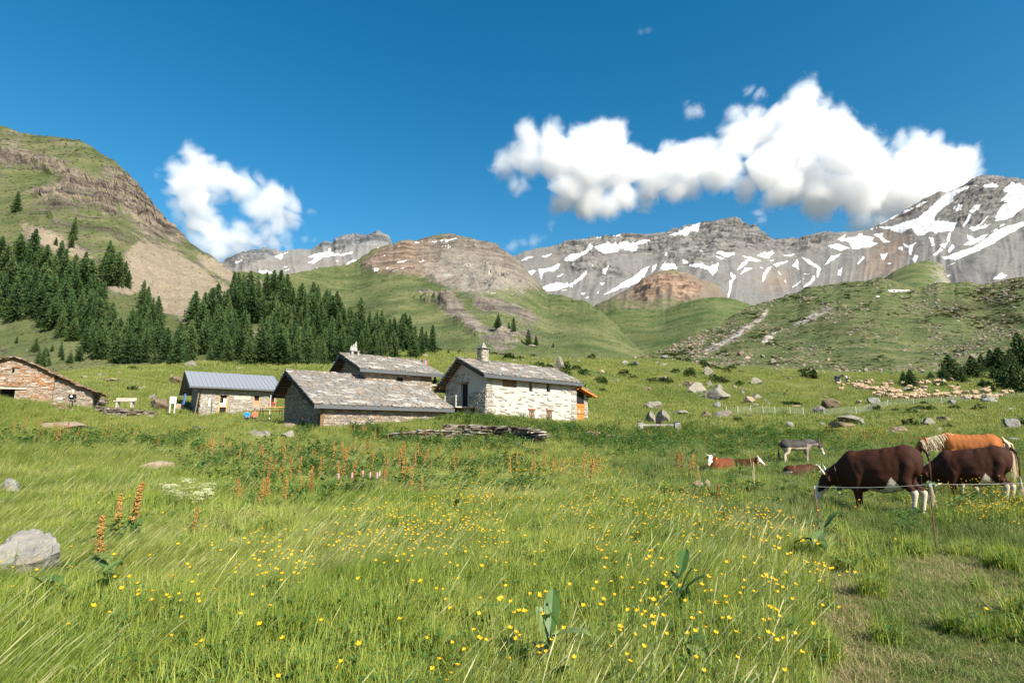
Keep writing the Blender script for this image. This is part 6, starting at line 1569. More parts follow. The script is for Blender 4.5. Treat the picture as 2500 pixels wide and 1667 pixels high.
BM = {k: [boulder_mesh(s + j * 7, m) for j in range(5)] for s, (k, m) in enumerate((('g', m_rock), ('b', m_rbrown), ('p', m_rpink), ('u', m_rblue)))}
def rock(px, py, wp, hp, label, kind='g', tilt=0.0, group=None, seed=None, name='boulder', depth=.8, bury=.16):
    P = surf(px, py - 1)
    if P is None: return
    wp *= 1.1; hp *= 1.35
    mpp = P.y / FPX * math.hypot(1, P.x / P.y)
    W_, H_ = wp * P.y / FPX, hp * P.y / FPX
    k = random.Random(int(px * 7 + py)) if seed is None else random.Random(seed)
    me = BM[kind][k.randrange(5)]
    o = link(name, me, None, (P.x, P.y + W_ * depth * .3, P.z + H_ * (.5 - bury)), (k.uniform(-.1, .1), tilt, k.uniform(-.5, .5)), (W_, W_ * depth, H_ * (1 + bury)))
    return tag(o, label, 'rock', group)
ROCKS = [
 (1733,919,31,20,'g','pale pyramid-shaped boulder highest on the green slope right of the houses'),(1628,936,40,12,'g','dark slab tilted up to the left on the slope'),(1851,939,38,15,'g','long shadowed rock on the right slope above the net fence'),
 (1705,962,62,24,'g','big flat-topped boulder of the central group, left'),(1762,981,62,28,'g','big sloping boulder of the central group, right'),(1758,955,34,14,'g','boulder peeking out behind the big sloping one'),(1734,945,17,12,'g','small upright pale stone above the big flat boulder'),(1682,945,20,13,'b','brownish stone up-left of the big flat boulder'),(1718,973,56,8,'g','long low slab under the big flat boulder'),
 (1833,988,29,16,'p','tilted loaf-shaped boulder left of the net fence'),(1851,976,28,11,'g','low boulder behind the loaf-shaped one'),(1754,999,18,15,'u','blue-grey upright stone near the fence end'),(1600,1000,48,18,'g','striped wedge-shaped slab on the meadow above the trough'),(1666,1014,46,10,'g','long narrow slab tilted up to the right'),
 (1728,1021,23,13,'b','brown hummocky stone left of the round boulder'),(1770,1023,50,17,'g','wide round boulder at the start of the net fence'),(1841,1019,34,6,'b','low brown rocks below the net fence'),(1930,1048,17,14,'u','small blue-white stone below the fence'),(2002,1012,36,18,'g','jagged rock at the fence corner, left part'),(2038,1003,48,24,'b','rounded brown outcrop behind the net fence'),
 (1947,997,34,8,'p','low pinkish slab above the net fence'),(2140,990,31,17,'u','pale boulder behind the netting with sheep around'),(2081,1037,76,22,'g','long slab tilted down to the right below the fence'),(2063,1049,55,18,'b','layered rock under the tilted slab'),(2161,1033,26,7,'p','thin table-shaped stone in the grass'),(2275,1041,40,17,'g','pale flat outcrop above the horse'),(2311,1034,28,16,'b','brown wrinkled outcrop above the horse back'),
 (2482,1051,38,26,'u','grey rock with dark overhang at the right picture edge'),(2203,1060,38,16,'p','pale pointed stone above the horse mane'),(2330,990,20,11,'u','small round grey boulder on the fence line'),(2425,985,34,14,'u','grey rocks on the fence line near the wood'),(1368,903,22,27,'g','pale standing stone on the knoll behind the white house'),(1345,899,22,10,'g','low dark stone left of the standing stone'),
 (1298,855,34,6,'g','long flat stone on the knoll skyline'),(1470,913,15,8,'p','small pinkish stone right of the standing stone'),(1018,870,9,6,'g','small stone on the knoll behind the barn'),(1037,873,16,8,'p','pinkish boulder on the knoll behind the barn'),
 (724,1046,26,19,'u','blue-white angular boulder before the barn gable'),(697,1054,38,16,'b','dark flat mossy boulder before the barn'),(700,1077,40,22,'g','knobbly grey boulder in the grass before the barn'),(622,1075,44,20,'g','pale sloping slab left of the barn'),(645,1073,22,19,'u','round blue-grey stone set on the pale slab'),
 (434,1001,23,16,'p','rust-brown pointed stone next to the white sign'),(484,1004,27,11,'u','low grey-green stones at the hut corner'),(452,1006,16,8,'p','small reddish stone between sign and hut'),(463,896,26,13,'g','round boulder on the skyline behind the metal-roofed hut'),(584,903,21,8,'p','flat-topped boulder behind the metal roof'),(427,937,38,15,'b','broad flat brown rock left of the metal roof'),
 (269,934,36,13,'p','smooth wedge-shaped boulder on the slope left of the hut'),(200,926,17,8,'g','small round stone behind the ruined hut'),(241,922,12,9,'u','small bluish stone left of the wedge-shaped boulder'),(287,916,12,7,'p','small slanted stone above the wedge-shaped boulder'),(367,978,22,12,'g','rounded stone above the low wall end'),(385,1003,52,24,'b','brown humped boulder at the end of the low wall'),
 (135,1058,120,22,'p','long low pinkish boulder in the tall grass below the ruined hut'),(370,1157,80,26,'p','layered pale reddish rock in the left meadow'),(329,1131,46,10,'b','reddish thin slab above the layered rock'),(452,1188,28,9,'p','small pale stone right of the layered rock'),(1208,1180,42,11,'u','pale flat stone at the dock band'),(1069,1105,23,6,'u','small white slab below the stone stack'),
 (725,1091,20,6,'u','little white flat stone in the mown strip'),(1709,1203,26,22,'p','pinkish stone left in a small pile near the lying cows'),(1729,1200,14,24,'p','upright stone of the small pile near the lying cows'),(1755,1202,15,15,'u','bluish stone right in the small pile near the lying cows'),(2485,1084,44,12,'u','flat pale rock right of the horse tail'),(2000,1130,60,9,'u','low pale rock behind the brown cow back'),(5,1222,56,44,'u','white speckled boulder at the left edge in mid meadow')]
for r_ in ROCKS:
    px, py, w1, h1, kd, lb = r_
    rock(px, py, w1, h1, lb, kd, tilt={1628: .35, 2081: .25, 1666: -.2, 1600: .2, 1833: .25, 2002: -.1}.get(px, 0.0))
m_rfront = rock_mat('smooth_grey_boulder', (.16, .157, .15), (.255, .245, .23), (.34, .325, .30))
P = hit(4, 1446); o = link('boulder', boulder_mesh(404, m_rfront, 5, 5), None, (P.x, P.y + .3, P.z + .22), (0, .12, .3), (.74, .8, .84)); tag(o, 'big smooth grey-white boulder cut by the left picture edge in the foreground', 'rock')
# the two stones and dark hatch above the trough
rock(1593, 1034, 26, 24, 'left one of two upright boulders behind the stone trough', 'g'); rock(1625, 1034, 34, 27, 'right one of two upright boulders behind the stone trough', 'g')
rs = random.Random(31)
n = 0
areas = [([(1400,880),(1900,860),(2200,880),(2500,900),(2500,960),(2050,985),(1800,1000),(1450,930)], 120, (6, 20)), ([(1900,1020),(2500,1000),(2500,1070),(2000,1075)], 22, (7, 18)), ([(200,915),(420,900),(650,890),(650,915),(400,960),(300,960)], 22, (5, 13)), ([(1180,870),(1400,875),(1500,950),(1430,930)], 14, (6, 14)), ([(1560,1040),(1900,1030),(1900,1060),(1560,1060)], 8, (6, 14))]
for poly, cnt_, (w0, w1) in areas:
    k = 0
    while k < cnt_:
        p = (rs.uniform(1400 if poly[0][0] > 1300 else 180, 2500), rs.uniform(860, 1080))
        if not inpoly(p, poly): continue
        if poly[0][0] < 300 and 440 < p[0] < 690 and p[1] > 905: k += 1; continue
        w1_ = w0 + (w1 - w0) * rs.random() ** 2.2
        rock(p[0], p[1], w1_, w1_ * rs.uniform(.3, .65), 'one of the small grey stones scattered over the grass slope', rs.choice('ggbpu'), rs.uniform(-.2, .2), 'small stones scattered over the slope', name='stone'); k += 1
# masses of far stones and dark dwarf shrubs on the slopes
def on_surface_scatter(layer_name, n, maskf, size, name, meshes, label, cat, flat=1.0, seed=1):
    X, V, PY = LAYERS[layer_name]; r = np.random.default_rng(seed)
    nv, nx_ = PY.shape
    i = r.integers(1, nx_ - 1, n * 4); j = np.clip((r.uniform(size=n * 4) * nv).astype(int), 1, nv - 2)
    px, py = X[i], PY[j, i]
    inview = (px > -60) & (px < 2560)
    k = (r.uniform(size=len(i)) < maskf(px, py)) & inview; i, j = i[k][:n], j[k][:n]
    a, b = r.uniform(size=len(i))[:, None], r.uniform(size=len(i))[:, None]
    P = V[j, i] * (1 - a) * (1 - b) + V[j, i + 1] * a * (1 - b) + V[j + 1, i] * (1 - a) * b + V[j + 1, i + 1] * a * b
    s = P[:, 1] / FPX * (size[0] + (size[1] - size[0]) * r.uniform(size=len(i)) ** 2.5)
    sc = np.stack([s, s, s * flat * r.uniform(.6, 1.1, len(i))], 1)
    print(name, len(P))
    scatter(name, meshes, P, r.uniform(0, 6.28, len(i)), sc, label, cat)
lo = [boulder_mesh(60 + i, m, 1, 5) for i, m in enumerate((m_rock, m_rbrown, m_rpink, m_rock))]
def cl(v): return np.clip(v, 0, 1)
on_surface_scatter('slope_right', 8000, lambda a, b: cl((.25 + 1.6 * fbm(a / 60, b / 25, oct=3)) + .9 * S_stream(a, b)), (1.8, 12), 'slope_stones', lo, 'countless grey stones strewn over the right slope', 'stones', .6, 1)
on_surface_scatter('hill_middle', 5000, lambda a, b: cl(.08 + .9 * H_pale(a, b) + .5 * H_rock(a, b) + .5 * fbm(a / 50, b / 30, oct=3)), (1.4, 6), 'hill_stones', lo, 'pale stones scattered over the middle hill', 'stones', .6, 2)
on_surface_scatter('hill_valley_head', 900, lambda a, b: cl(.1 + .8 * fbm(a / 40, b / 20, oct=3) + V_st(a, b)), (1.3, 6), 'valley_stones', lo, 'pale stones scattered over the mound at the valley head', 'stones', .6, 3)
on_surface_scatter('mountain_left', 5200, lambda a, b: cl(.04 + .55 * L_scree(a, b) + .6 * L_cliff(a, b) - .4 * L_hole(a, b)), (1.4, 6.5), 'scree_stones', lo, 'loose scree stones below the left cliffs', 'stones', .7, 4)
def shrub_mesh(seed, mat, n=90):
    r = np.random.default_rng(seed); V, F, R = [], [], []
    for i in range(n):
        a = r.uniform(0, 6.28); q = math.sqrt(r.uniform()) * .5; h = .45 * math.sqrt(max(0, 1 - (q / .5) ** 2)) * r.uniform(.6, 1.1)
        c = np.array([q * math.cos(a), q * math.sin(a), h]); s = r.uniform(.05, .12); rv = r.uniform(); b = len(V)
        for k in range(4):
            th = k * 1.57 + r.uniform(0, 1); V.append(tuple(c + np.array([math.cos(th) * s, math.sin(th) * s, r.normal(0, .5) * s]))); R.append(rv)
        F += [(b, b + 1, b + 2), (b, b + 2, b + 3)]
    me = mesh_from('shrub', V, F, [mat]); at_ = me.attributes.new('rnd', 'FLOAT', 'POINT'); at_.data.foreach_set('value', np.array(R, np.float32)); return me
m_shrub = leafy('alpine_dwarf_shrub', [(.1, (.022, .045, .014)), (.5, (.045, .075, .02)), (.9, (.085, .085, .035))], tint_scale=.03)
m_tus = leafy('slope_tussock', [(.1, (.06, .088, .022)), (.5, (.10, .125, .038)), (.9, (.165, .165, .066))], tint_scale=.02)
sh = [shrub_mesh(i, m_shrub) for i in range(4)]; tu = [shrub_mesh(i + 9, m_tus, 60) for i in range(4)]
on_surface_scatter('slope_right', 6500, lambda a, b: cl(.05 + .9 * S_dark(a, b) + 1.7 * (fbm(a / 45, b / 14, oct=3) - .15)), (4, 15), 'slope_shrubs', sh, 'dark dwarf shrubs spread over the right slope', 'shrubs', .45, 5)
on_surface_scatter('slope_right', 9000, lambda a, b: cl(.6 - .6 * S_stream(a, b) + 0 * a), (3, 9), 'slope_tussocks', tu, 'grass tussocks on the right slope', 'grass', .4, 6)
on_surface_scatter('hill_middle', 7000, lambda a, b: cl(.7 - .7 * H_rock(a, b)), (2.5, 7), 'hill_tussocks', tu, 'grass tussocks on the middle hill', 'grass', .4, 7)
on_surface_scatter('mountain_left', 9000, lambda a, b: cl(.7 - .8 * L_scree(a, b) - .5 * L_cliff(a, b)), (2.5, 8), 'mountain_tussocks', tu, 'grass tussocks and low shrubs on the left mountain', 'grass', .5, 8)
on_surface_scatter('hill_valley_head', 3000, lambda a, b: cl(.6 + 0 * a), (2.5, 7), 'valley_tussocks', tu, 'grass tussocks on the valley head mound', 'grass', .4, 9)
for (px, py, w1, h1, lb) in [(2038, 1064, 62, 15, 'low dark juniper mound in the grass above the donkey'), (2261, 990, 26, 9, 'dark bush behind the net fence'), (1935, 990, 60, 10, 'dark flat shrub patch on the slope over the fence'), (1545, 895, 26, 8, 'dark shrub beside rocks on the upper meadow'), (2235, 958, 34, 9, 'dark shrub under the tree among the sheep')]:
    P = surf(px, py); W_ = w1 * P.y / FPX
    for_ = link('juniper_bush', shrub_mesh(int(px), m_shrub, 900), None, (P.x, P.y + W_ * .3, P.z - .05), None, (W_, W_ * .8, h1 * P.y / FPX * 2.2)); tag(for_, lb, 'bush')

# dark low shrubs and loose stones on the upper meadow
def far_right(x, y, px, py): return np.clip(.15 + .85 * np.clip((px - 1350) / 350, 0, 1), 0, 1)
put('meadow_shrubs', sh, [(55, 90, .10, 1.5), (90, 165, .10, 2.2)], lambda x, y, px, py: far_right(x, y, px, py) * np.clip(3.2 * (nz(x, y, 13., 4) - .12), 0, 1), 1, 'dark low shrubs on the upper meadow at the right', 'shrubs', yaw=3)
put('meadow_stones', lo, [(45, 90, .05, .55), (90, 165, .07, .9)], lambda x, y, px, py: far_right(x, y, px, py) * np.clip(.25 + 1.5 * nz(x, y, 18., 9), 0, 1), 1, 'small loose stones on the upper meadow', 'stones', yaw=3)
# ------------------------------------------------------------------ animals and people: one continuous skin each
def ico(sub=2):
    bm = bmesh.new(); bmesh.ops.create_icosphere(bm, subdivisions=sub, radius=1.0)
    V = np.array([tuple(v.co) for v in bm.verts]); F = np.array([[v.index for v in f.verts] for f in bm.faces]); bm.free()
    return V, F
_IV, _IF = ico(2)
def blob(name, parts, voxel, mat, colf, smooth=6):
    """parts: ('e', centre, radii[, rot_y deg]) or ('c', [(x,y,z,r), ...][, squash_y]) -> union, remeshed to one skin"""
    VV, FF = [], []; b = 0
    for p in parts:
        if p[0] == 'e':
            V = _IV * np.array(p[2])
            if len(p) > 3:
                a = math.radians(p[3]); V = V @ np.array([[math.cos(a), 0, -math.sin(a)], [0, 1, 0], [math.sin(a), 0, math.cos(a)]])
            VV.append(V + np.array(p[1])); FF.append(_IF + b); b += len(_IV)
        else:
            sq = p[2] if len(p) > 2 else 1.0
            for q0, q1 in zip(p[1][:-1], p[1][1:]):
                q0, q1 = np.array(q0, float), np.array(q1, float); d = np.linalg.norm(q1[:3] - q0[:3]); n = max(2, int(d / (min(q0[3], q1[3]) * .45)))
                for k in range(n + 1):
                    q = q0 + (q1 - q0) * k / n
                    VV.append(_IV * np.array([q[3], q[3] * sq, q[3]]) + q[:3]); FF.append(_IF + b); b += len(_IV)
    me = np_mesh(name + '_raw', np.concatenate(VV), np.concatenate(FF))
    o = bpy.data.objects.new(name + '_raw', me); COL.objects.link(o)
    md = o.modifiers.new('r', 'REMESH'); md.mode = 'VOXEL'; md.voxel_size = voxel; md.use_smooth_shade = True
    ms = o.modifiers.new('s', 'SMOOTH'); ms.factor = .5; ms.iterations = smooth
    bpy.context.view_layer.update()
    me2 = bpy.data.meshes.new_from_object(o.evaluated_get(bpy.context.evaluated_depsgraph_get()))
    bpy.data.objects.remove(o); bpy.data.meshes.remove(me)
    me2.name = name; me2.materials.clear(); me2.materials.append(mat)
    co = np.zeros(len(me2.vertices) * 3, np.float32); me2.vertices.foreach_get('co', co); co = co.reshape(-1, 3)
    C = np.array(colf(co[:, 0], co[:, 1], co[:, 2]), np.float32)
    a = me2.attributes.new('coat', 'FLOAT_COLOR', 'POINT'); a.data.foreach_set('color', np.concatenate([C, np.ones((len(co), 1), np.float32)], 1).ravel())
    return me2
def coat_mat(name, rough=.72, scale=(26, 26, 60), spec=.18):
    t = NT(name); c = t.attr('coat').outputs['Color']
    n = t.noise(t.pos(scale, True), 1.0, 5, .65); n2 = t.noise(t.pos(3.2, True), 1.0, 3)
    c = t.mix(t.mr(n, .3, .7), t.mix(1.0, c, (.68, .66, .64), 'MULTIPLY'), t.mix(1.0, c, (1.22, 1.18, 1.15), 'MULTIPLY'))
    c = t.mix(t.mr(n2, .4, .65, 0, .35), c, t.mix(1.0, c, (.6, .55, .5), 'MULTIPLY'))
    return t.bsdf(c, rough, t.bump(n, .5, .012), spec)
m_coat = coat_mat('short_hair_coat'); m_wool = coat_mat('curly_wool', .95, (30, 30, 30), .05)
m_horn = simple('ivory_horn', (.62, .56, .45), .4, .15, 20); m_hoof = simple('dark_hoof', (.05, .04, .035), .5)
m_mane = simple('flaxen_hair', (.62, .50, .33), .7, .3, 40, .2, .6, .01); m_yel = simple('orange_ear_tag_plastic', (.85, .32, .02), .4)
m_cloth_b = simple('bright_blue_cloth', (.03, .22, .55), .9); m_leather = simple('dark_leather', (.06, .03, .02), .5); m_redst = simple('red_strap', (.55, .05, .02), .6)
def sel(c0, *rules):
    def f(x, y, z):
        C = np.tile(np.array(c0, float), (len(x), 1))
        for r, c in rules: C[r(x, y, z)] = c
        return C
    return f
jig = lambda x, y, z, s=.06: fbm(x * 7, y * 7, z * 7, oct=3) * s
BROWN, WHITE = (.040, .0125, .006), (.56, .50, .41)
def cow_body(graze=True):
    P = [('e', (0, 0, .97), (.86, .37, .41)), ('e', (-.58, 0, 1.06), (.42, .31, .32)), ('e', (.52, 0, .98), (.40, .32, .42)), ('c', [(-.66, 0, 1.06, .30), (-.2, 0, 1.0, .385), (.4, 0, 1.0, .37)], .92), ('e', (-.05, 0, .80), (.66, .37, .32)), ('e', (-.10, 0, 1.16), (.88, .22, .21)), ('e', (.45, 0, 1.24), (.30, .13, .14)),
         ('e', (-.80, .11, 1.0), (.15, .13, .25)), ('e', (-.80, -.11, 1.0), (.15, .13, .25)), ('e', (-.74, 0, 1.16), (.24, .14, .17)), 
         ('e', (-.42, 0, .60), (.16, .13, .10))]
    P += [('c', [(.62, 0, 1.14, .30), (.92, 0, .98, .23), (1.16, 0, .80, .18), (1.30, 0, .68, .15)], .8), ('c', [(.66, 0, .74, .16), (.95, 0, .66, .10), (1.15, 0, .62, .08)], .45),
          ('c', [(1.27, 0, .72, .17), (1.40, 0, .53, .15), (1.52, 0, .34, .11), (1.59, 0, .20, .105), (1.61, 0, .14, .09)], .86), ('e', (1.35, 0, .74), (.08, .13, .08))]
    for s in (-1, 1):
        P += [('c', [(1.24, .12 * s, .72, .04), (1.20, .24 * s, .69, .055), (1.17, .31 * s, .66, .03)], .6)]
        P += [('c', [(.50, .18 * s, .90, .17), (.55, .18 * s, .62, .115), (.56, .17 * s, .44, .083), (.555, .17 * s, .38, .074), (.55, .17 * s, .16, .055), (.56, .17 * s, .09, .066), (.585, .17 * s, .045, .07)])]
        o = .10 if s > 0 else -.06
        P += [('c', [(-.64, .15 * s, .98, .19), (-.56 + o * .3, .17 * s, .74, .15), (-.68 + o * .6, .18 * s, .58, .095), (-.84 + o, .17 * s, .46, .082), (-.82 + o, .17 * s, .36, .068), (-.78 + o, .17 * s, .15, .056), (-.77 + o, .17 * s, .09, .066), (-.745 + o, .17 * s, .045, .07)])]
    def lo(v): x, z = v[0], v[2]; return (x, v[1], z - .16 * min(max(0, x + .55), 1.1) * min(1, max(0, (z - .3) / .6)) + (.07 if x > 1.0 else 0), *v[3:])
    return [(p[0], lo(p[1]), *p[2:]) if p[0] == 'e' else (p[0], [lo(q) for q in p[1]], *p[2:]) for p in P]
cowcol = sel(BROWN, (lambda x, y, z: (z < .50 + jig(x, y, z)) & (x < .3), WHITE), (lambda x, y, z: (z < .30 + jig(x, y, z)) & (x > .3) & (x < .8) & (z < .2), (.12, .05, .03)),
             (lambda x, y, z: (z < .76 - 1.1 * np.abs(x + .28) + jig(x, y, z)) & (x < .1) & (x > -.62) & (z > .5), WHITE), (lambda x, y, z: (z < .52 + jig(x, y, z, .04)) & (x > -.2) & (x < .30) & (z > .3) & (np.abs(y) < .2), (.40, .33, .25)),
             (lambda x, y, z: (x > 1.30) & (z < .60 + jig(x, y, z, .05)) & ~((np.abs(y) > .085) & (z > .36)), WHITE), (lambda x, y, z: (x > 1.3) & (z < .17), (.45, .28, .22)), (lambda x, y, z: (z < .06), (.10, .08, .06)), (lambda x, y, z: (x > 1.38) & (z > .42) & (z < .50) & (np.abs(y) > .09), (.01, .01, .01)))
def horns(root, base, s=1.0, mat=None):
    for sd in (-1, 1):
        m = MB(); x, z = base
        m.tube([(x, .07 * sd, z), (x + .02, .16 * sd * s, z + .05), (x + .06, .24 * sd * s, z + .13), (x + .13, .26 * sd * s, z + .22)], [.032, .028, .020, .004], 7)
        m.build('horn', m_horn, root, True)
def tail(root, pts, rs, tuftc, mat_coat_col, name='tail'):
    me = MB(); me.tube(pts, rs, 6); M_ = me.mesh(name, mat_coat_col, True); t_ = link(name, M_, root)
    tp = Vector(pts[-1]); h = MB(); r = random.Random(3)
    for k in range(46):
        a = r.uniform(0, 6.28); q = Vector((r.gauss(0, .022), r.gauss(0, .022), 0)); l = r.uniform(.2, .42)
        h.tube([tp + q * .3 + Vector((0, 0, .08)), tp + q + Vector((0, 0, -l * .5)), tp + q * 1.3 + Vector((r.gauss(0, .02), r.gauss(0, .02), -l))], [.006, .008, .002], 3)
    h.build('tail_tuft', tuftc, t_)
m_brown = simple('dark_brown_hair', BROWN, .6, .3, 20)
cow_me = blob('body', cow_body(), .024, m_coat, cowcol, 14)
def facing(px, Y, dx, dy): return math.atan2(dy, dx)
def cow(P, rz, sc, label, collar=True):
    e = empty('cow', P, rz, label, 'cow'); e.scale = (sc[0], sc[0], sc[1])
    link('body', cow_me, e); horns(e, (1.33, .74))
    tail(e, [(-.93, 0, 1.30), (-1.04, .0, 1.26), (-1.10, .02, 1.05), (-1.09, .03, .80), (-1.07, .03, .62)], [.05, .042, .03, .024, .02], simple('pale_tail_hair', (.60, .52, .38), .8), m_brown)
    if collar:
        m = MB(); m.tube([(1.02 + .04 * math.cos(a), .17 * math.sin(a), .76 + .20 * math.cos(a)) for a in [k * math.pi / 8 for k in range(17)]], .018, 5); c = m.build('collar', m_leather, e)
        m = MB(); m.box(.96, 1.06, -.05, .05, .43, .54, j=.01); m.build('bell', m_iron, c)
    return e
def face_px(P, Q): d = Q - P; return math.atan2(d.y, d.x)
P1 = hit(2160, 1258)
c1 = cow(P1, math.atan2(.66, -.75), (.765, 1.03), 'dark red-brown horned cow grazing nearest the wire, white muzzle and hind feet')
m = MB(); m.tube([(-.72, .245, .62), (-.70, .25, .48), (-.73, .24, .40)], .02, 5)
P2 = hit(2388, 1234)
c2 = cow(P2, math.atan2(.62, -.78), (.72, .97), 'dark brown cow with white socks grazing in front of the horse, head hidden low', False)
# horse
HC = (.31, .105, .028)
hp = [('c', [(-.60, 0, 1.17, .31), (0, 0, 1.15, .32), (.5, 0, 1.17, .31)], .95), ('e', (0, 0, 1.12), (.80, .31, .33)), ('e', (-.60, 0, 1.18), (.40, .30, .32)), ('e', (.52, 0, 1.14), (.36, .28, .36)), ('e', (.40, 0, 1.36), (.30, .12, .14)), ('c', [(.60, 0, 1.26, .28), (.95, 0, 1.24, .20), (1.25, 0, 1.20, .16), (1.42, 0, 1.16, .13)], .62),
      ('c', [(1.42, 0, 1.18, .13), (1.55, 0, 1.00, .12), (1.68, 0, .78, .08), (1.74, 0, .66, .075)], .72)]
for s in (-1, 1):
    hp += [('c', [(1.42, .06 * s, 1.28, .035), (1.44, .08 * s, 1.42, .028), (1.45, .08 * s, 1.47, .01)]), ('c', [(.52, .16 * s, .95, .14), (.54, .16 * s, .70, .085), (.54, .16 * s, .50, .065), (.54, .16 * s, .20, .045), (.55, .16 * s, .10, .055), (.57, .16 * s, .04, .065)]),
           ('c', [(-.66, .16 * s, 1.1, .22), (-.60, .16 * s, .82, .15), (-.74, .16 * s, .62, .085), (-.84, .16 * s, .52, .065), (-.82, .16 * s, .20, .045), (-.80, .16 * s, .10, .055), (-.78, .16 * s, .04, .065)])]
hcol = sel(HC, (lambda x, y, z: (z < .3) & (x < 1.2), (.55, .38, .2)), (lambda x, y, z: (z < .06) & (x < 1.2), (.08, .06, .05)), (lambda x, y, z: (x > 1.45) & (np.abs(y) < .035) & (z < 1.1), WHITE))
Hr = hit_Y(2362, 16.8)
hr = empty('horse', Hr, math.atan2(.45, -.89), 'chestnut horse with flaxen mane and red-strapped bell behind the two cows', 'horse'); hr.scale = (.80, .90, 1.05)
link('body', blob('body', hp, .03, m_coat, hcol), hr)
r = random.Random(8); mm = MB()
for k in range(150):
    s = r.random(); x = .45 + 1.0 * s; z = 1.50 - .02 * s + (.03 if s < .5 else -.04 * (s - .5)); 
    z = float(np.interp(x, [.4, .6, .95, 1.25, 1.46], [1.48, 1.52, 1.45, 1.37, 1.31])); sd = 1 if r.random() < .9 else -1
    z -= .05; l = r.uniform(.16, .40)
    mm.tube([(x, 0, z - .03), (x + r.gauss(0, .02), .07 * sd, z + .03), (x - .03 + r.gauss(0, .03), sd * (.15 + r.random() * .04), z - l * .5), (x - .05 + r.gauss(0, .04), sd * (.17 + r.random() * .04), z - l)], [.008, .010, .008, .002], 3)
mm.build('mane', m_mane, hr)
tm = MB()
for k in range(150):
    q = Vector((r.gauss(0, .05), r.gauss(0, .05), 0)); l = r.uniform(.5, .95)
    tm.tube([(-.98, 0, 1.34 + r.gauss(0, .03)), Vector((-1.12, 0, 1.2)) + q, Vector((-1.18, 0, 1.2 - l * .5)) + q * 1.4, Vector((-1.16, 0, 1.2 - l)) + q * 1.6], [.014, .014, .012, .003], 3)
tm.build('tail', m_mane, hr)
m = MB(); m.tube([(1.25 + .03 * math.cos(a), .135 * math.sin(a), 1.19 + .19 * math.cos(a)) for a in [k * math.pi / 8 for k in range(17)]], .022, 5); cl_ = m.build('bell_strap', m_redst, hr)
m = MB(); m.box(1.2, 1.3, -.05, .05, .86, .99, j=.01); m.build('bell', m_iron, cl_)
# donkey
dp = [('e', (0, 0, .86), (.58, .23, .24)), ('e', (-.45, 0, .90), (.28, .21, .24)), ('e', (.40, 0, .88), (.26, .20, .26)), ('c', [(.46, 0, .96, .20), (.75, 0, .95, .13), (.98, 0, .90, .10)], .66), ('c', [(.98, 0, .92, .10), (1.08, 0, .78, .09), (1.16, 0, .60, .06), (1.19, 0, .52, .058)], .72)]
for s in (-1, 1):
    f = .16 if s > 0 else -.05
    dp += [('c', [(.98, .05 * s, .98, .03), (.96, .07 * s, 1.10, .035), (.98, .08 * s, 1.20, .012)]), ('c', [(.40, .11 * s, .75, .10), (.42 + f * .4, .11 * s, .50, .055), (.42 + f * .7, .11 * s, .40, .045), (.42 + f, .11 * s, .14, .032), (.44 + f, .11 * s, .03, .042)]),
           ('c', [(-.46, .11 * s, .82, .16), (-.44 + f * .3, .11 * s, .60, .10), (-.58 + f * .7, .11 * s, .44, .05), (-.56 + f, .11 * s, .14, .033), (-.54 + f, .11 * s, .03, .042)])]
dcol = sel((.055, .05, .05), (lambda x, y, z: (z < .78 + jig(x, y, z, .05)) & (x < .75), (.52, .44, .35)), (lambda x, y, z: (z < .93 + jig(x, y, z, .06)) & (x > .38) & (x < .95), (.22, .18, .155)), (lambda x, y, z: (x > .95) & (z < .78), (.36, .30, .25)), (lambda x, y, z: (x > .95) & (z < .62), (.62, .58, .52)), (lambda x, y, z: z < .04, (.08, .07, .06)))
D0 = hit(1948, 1139)
dk_ = empty('donkey', D0, math.atan2(.05, 1.0), 'grey-brown donkey with pale belly and muzzle walking right, head lowered', 'donkey'); dk_.scale = (.93, .93, .95)
link('body', blob('body', dp, .022, m_coat, dcol), dk_)
tail(dk_, [(-.68, 0, 1.0), (-.76, 0, .90), (-.79, 0, .62)], [.03, .022, .014], m_iron, simple('grey_hair', (.07, .065, .06), .8))
m = MB(); m.tube([(.42, 0, 1.13), (.7, 0, 1.08), (.95, 0, 1.02)], [.02, .035, .02], 5); m.build('mane', m_iron, dk_)
# pale animal half hidden between cow and horse
Q = hit_Y(2298, 14.6)
wc_ = empty('calf', Q, math.atan2(.3, 1), 'cream-white calf half hidden between the dark cow tail and the other cow', 'calf'); wc_.scale = (.62, .62, .66)
link('body', blob('body', cow_body(), .035, m_coat, sel((.62, .57, .48))), wc_)
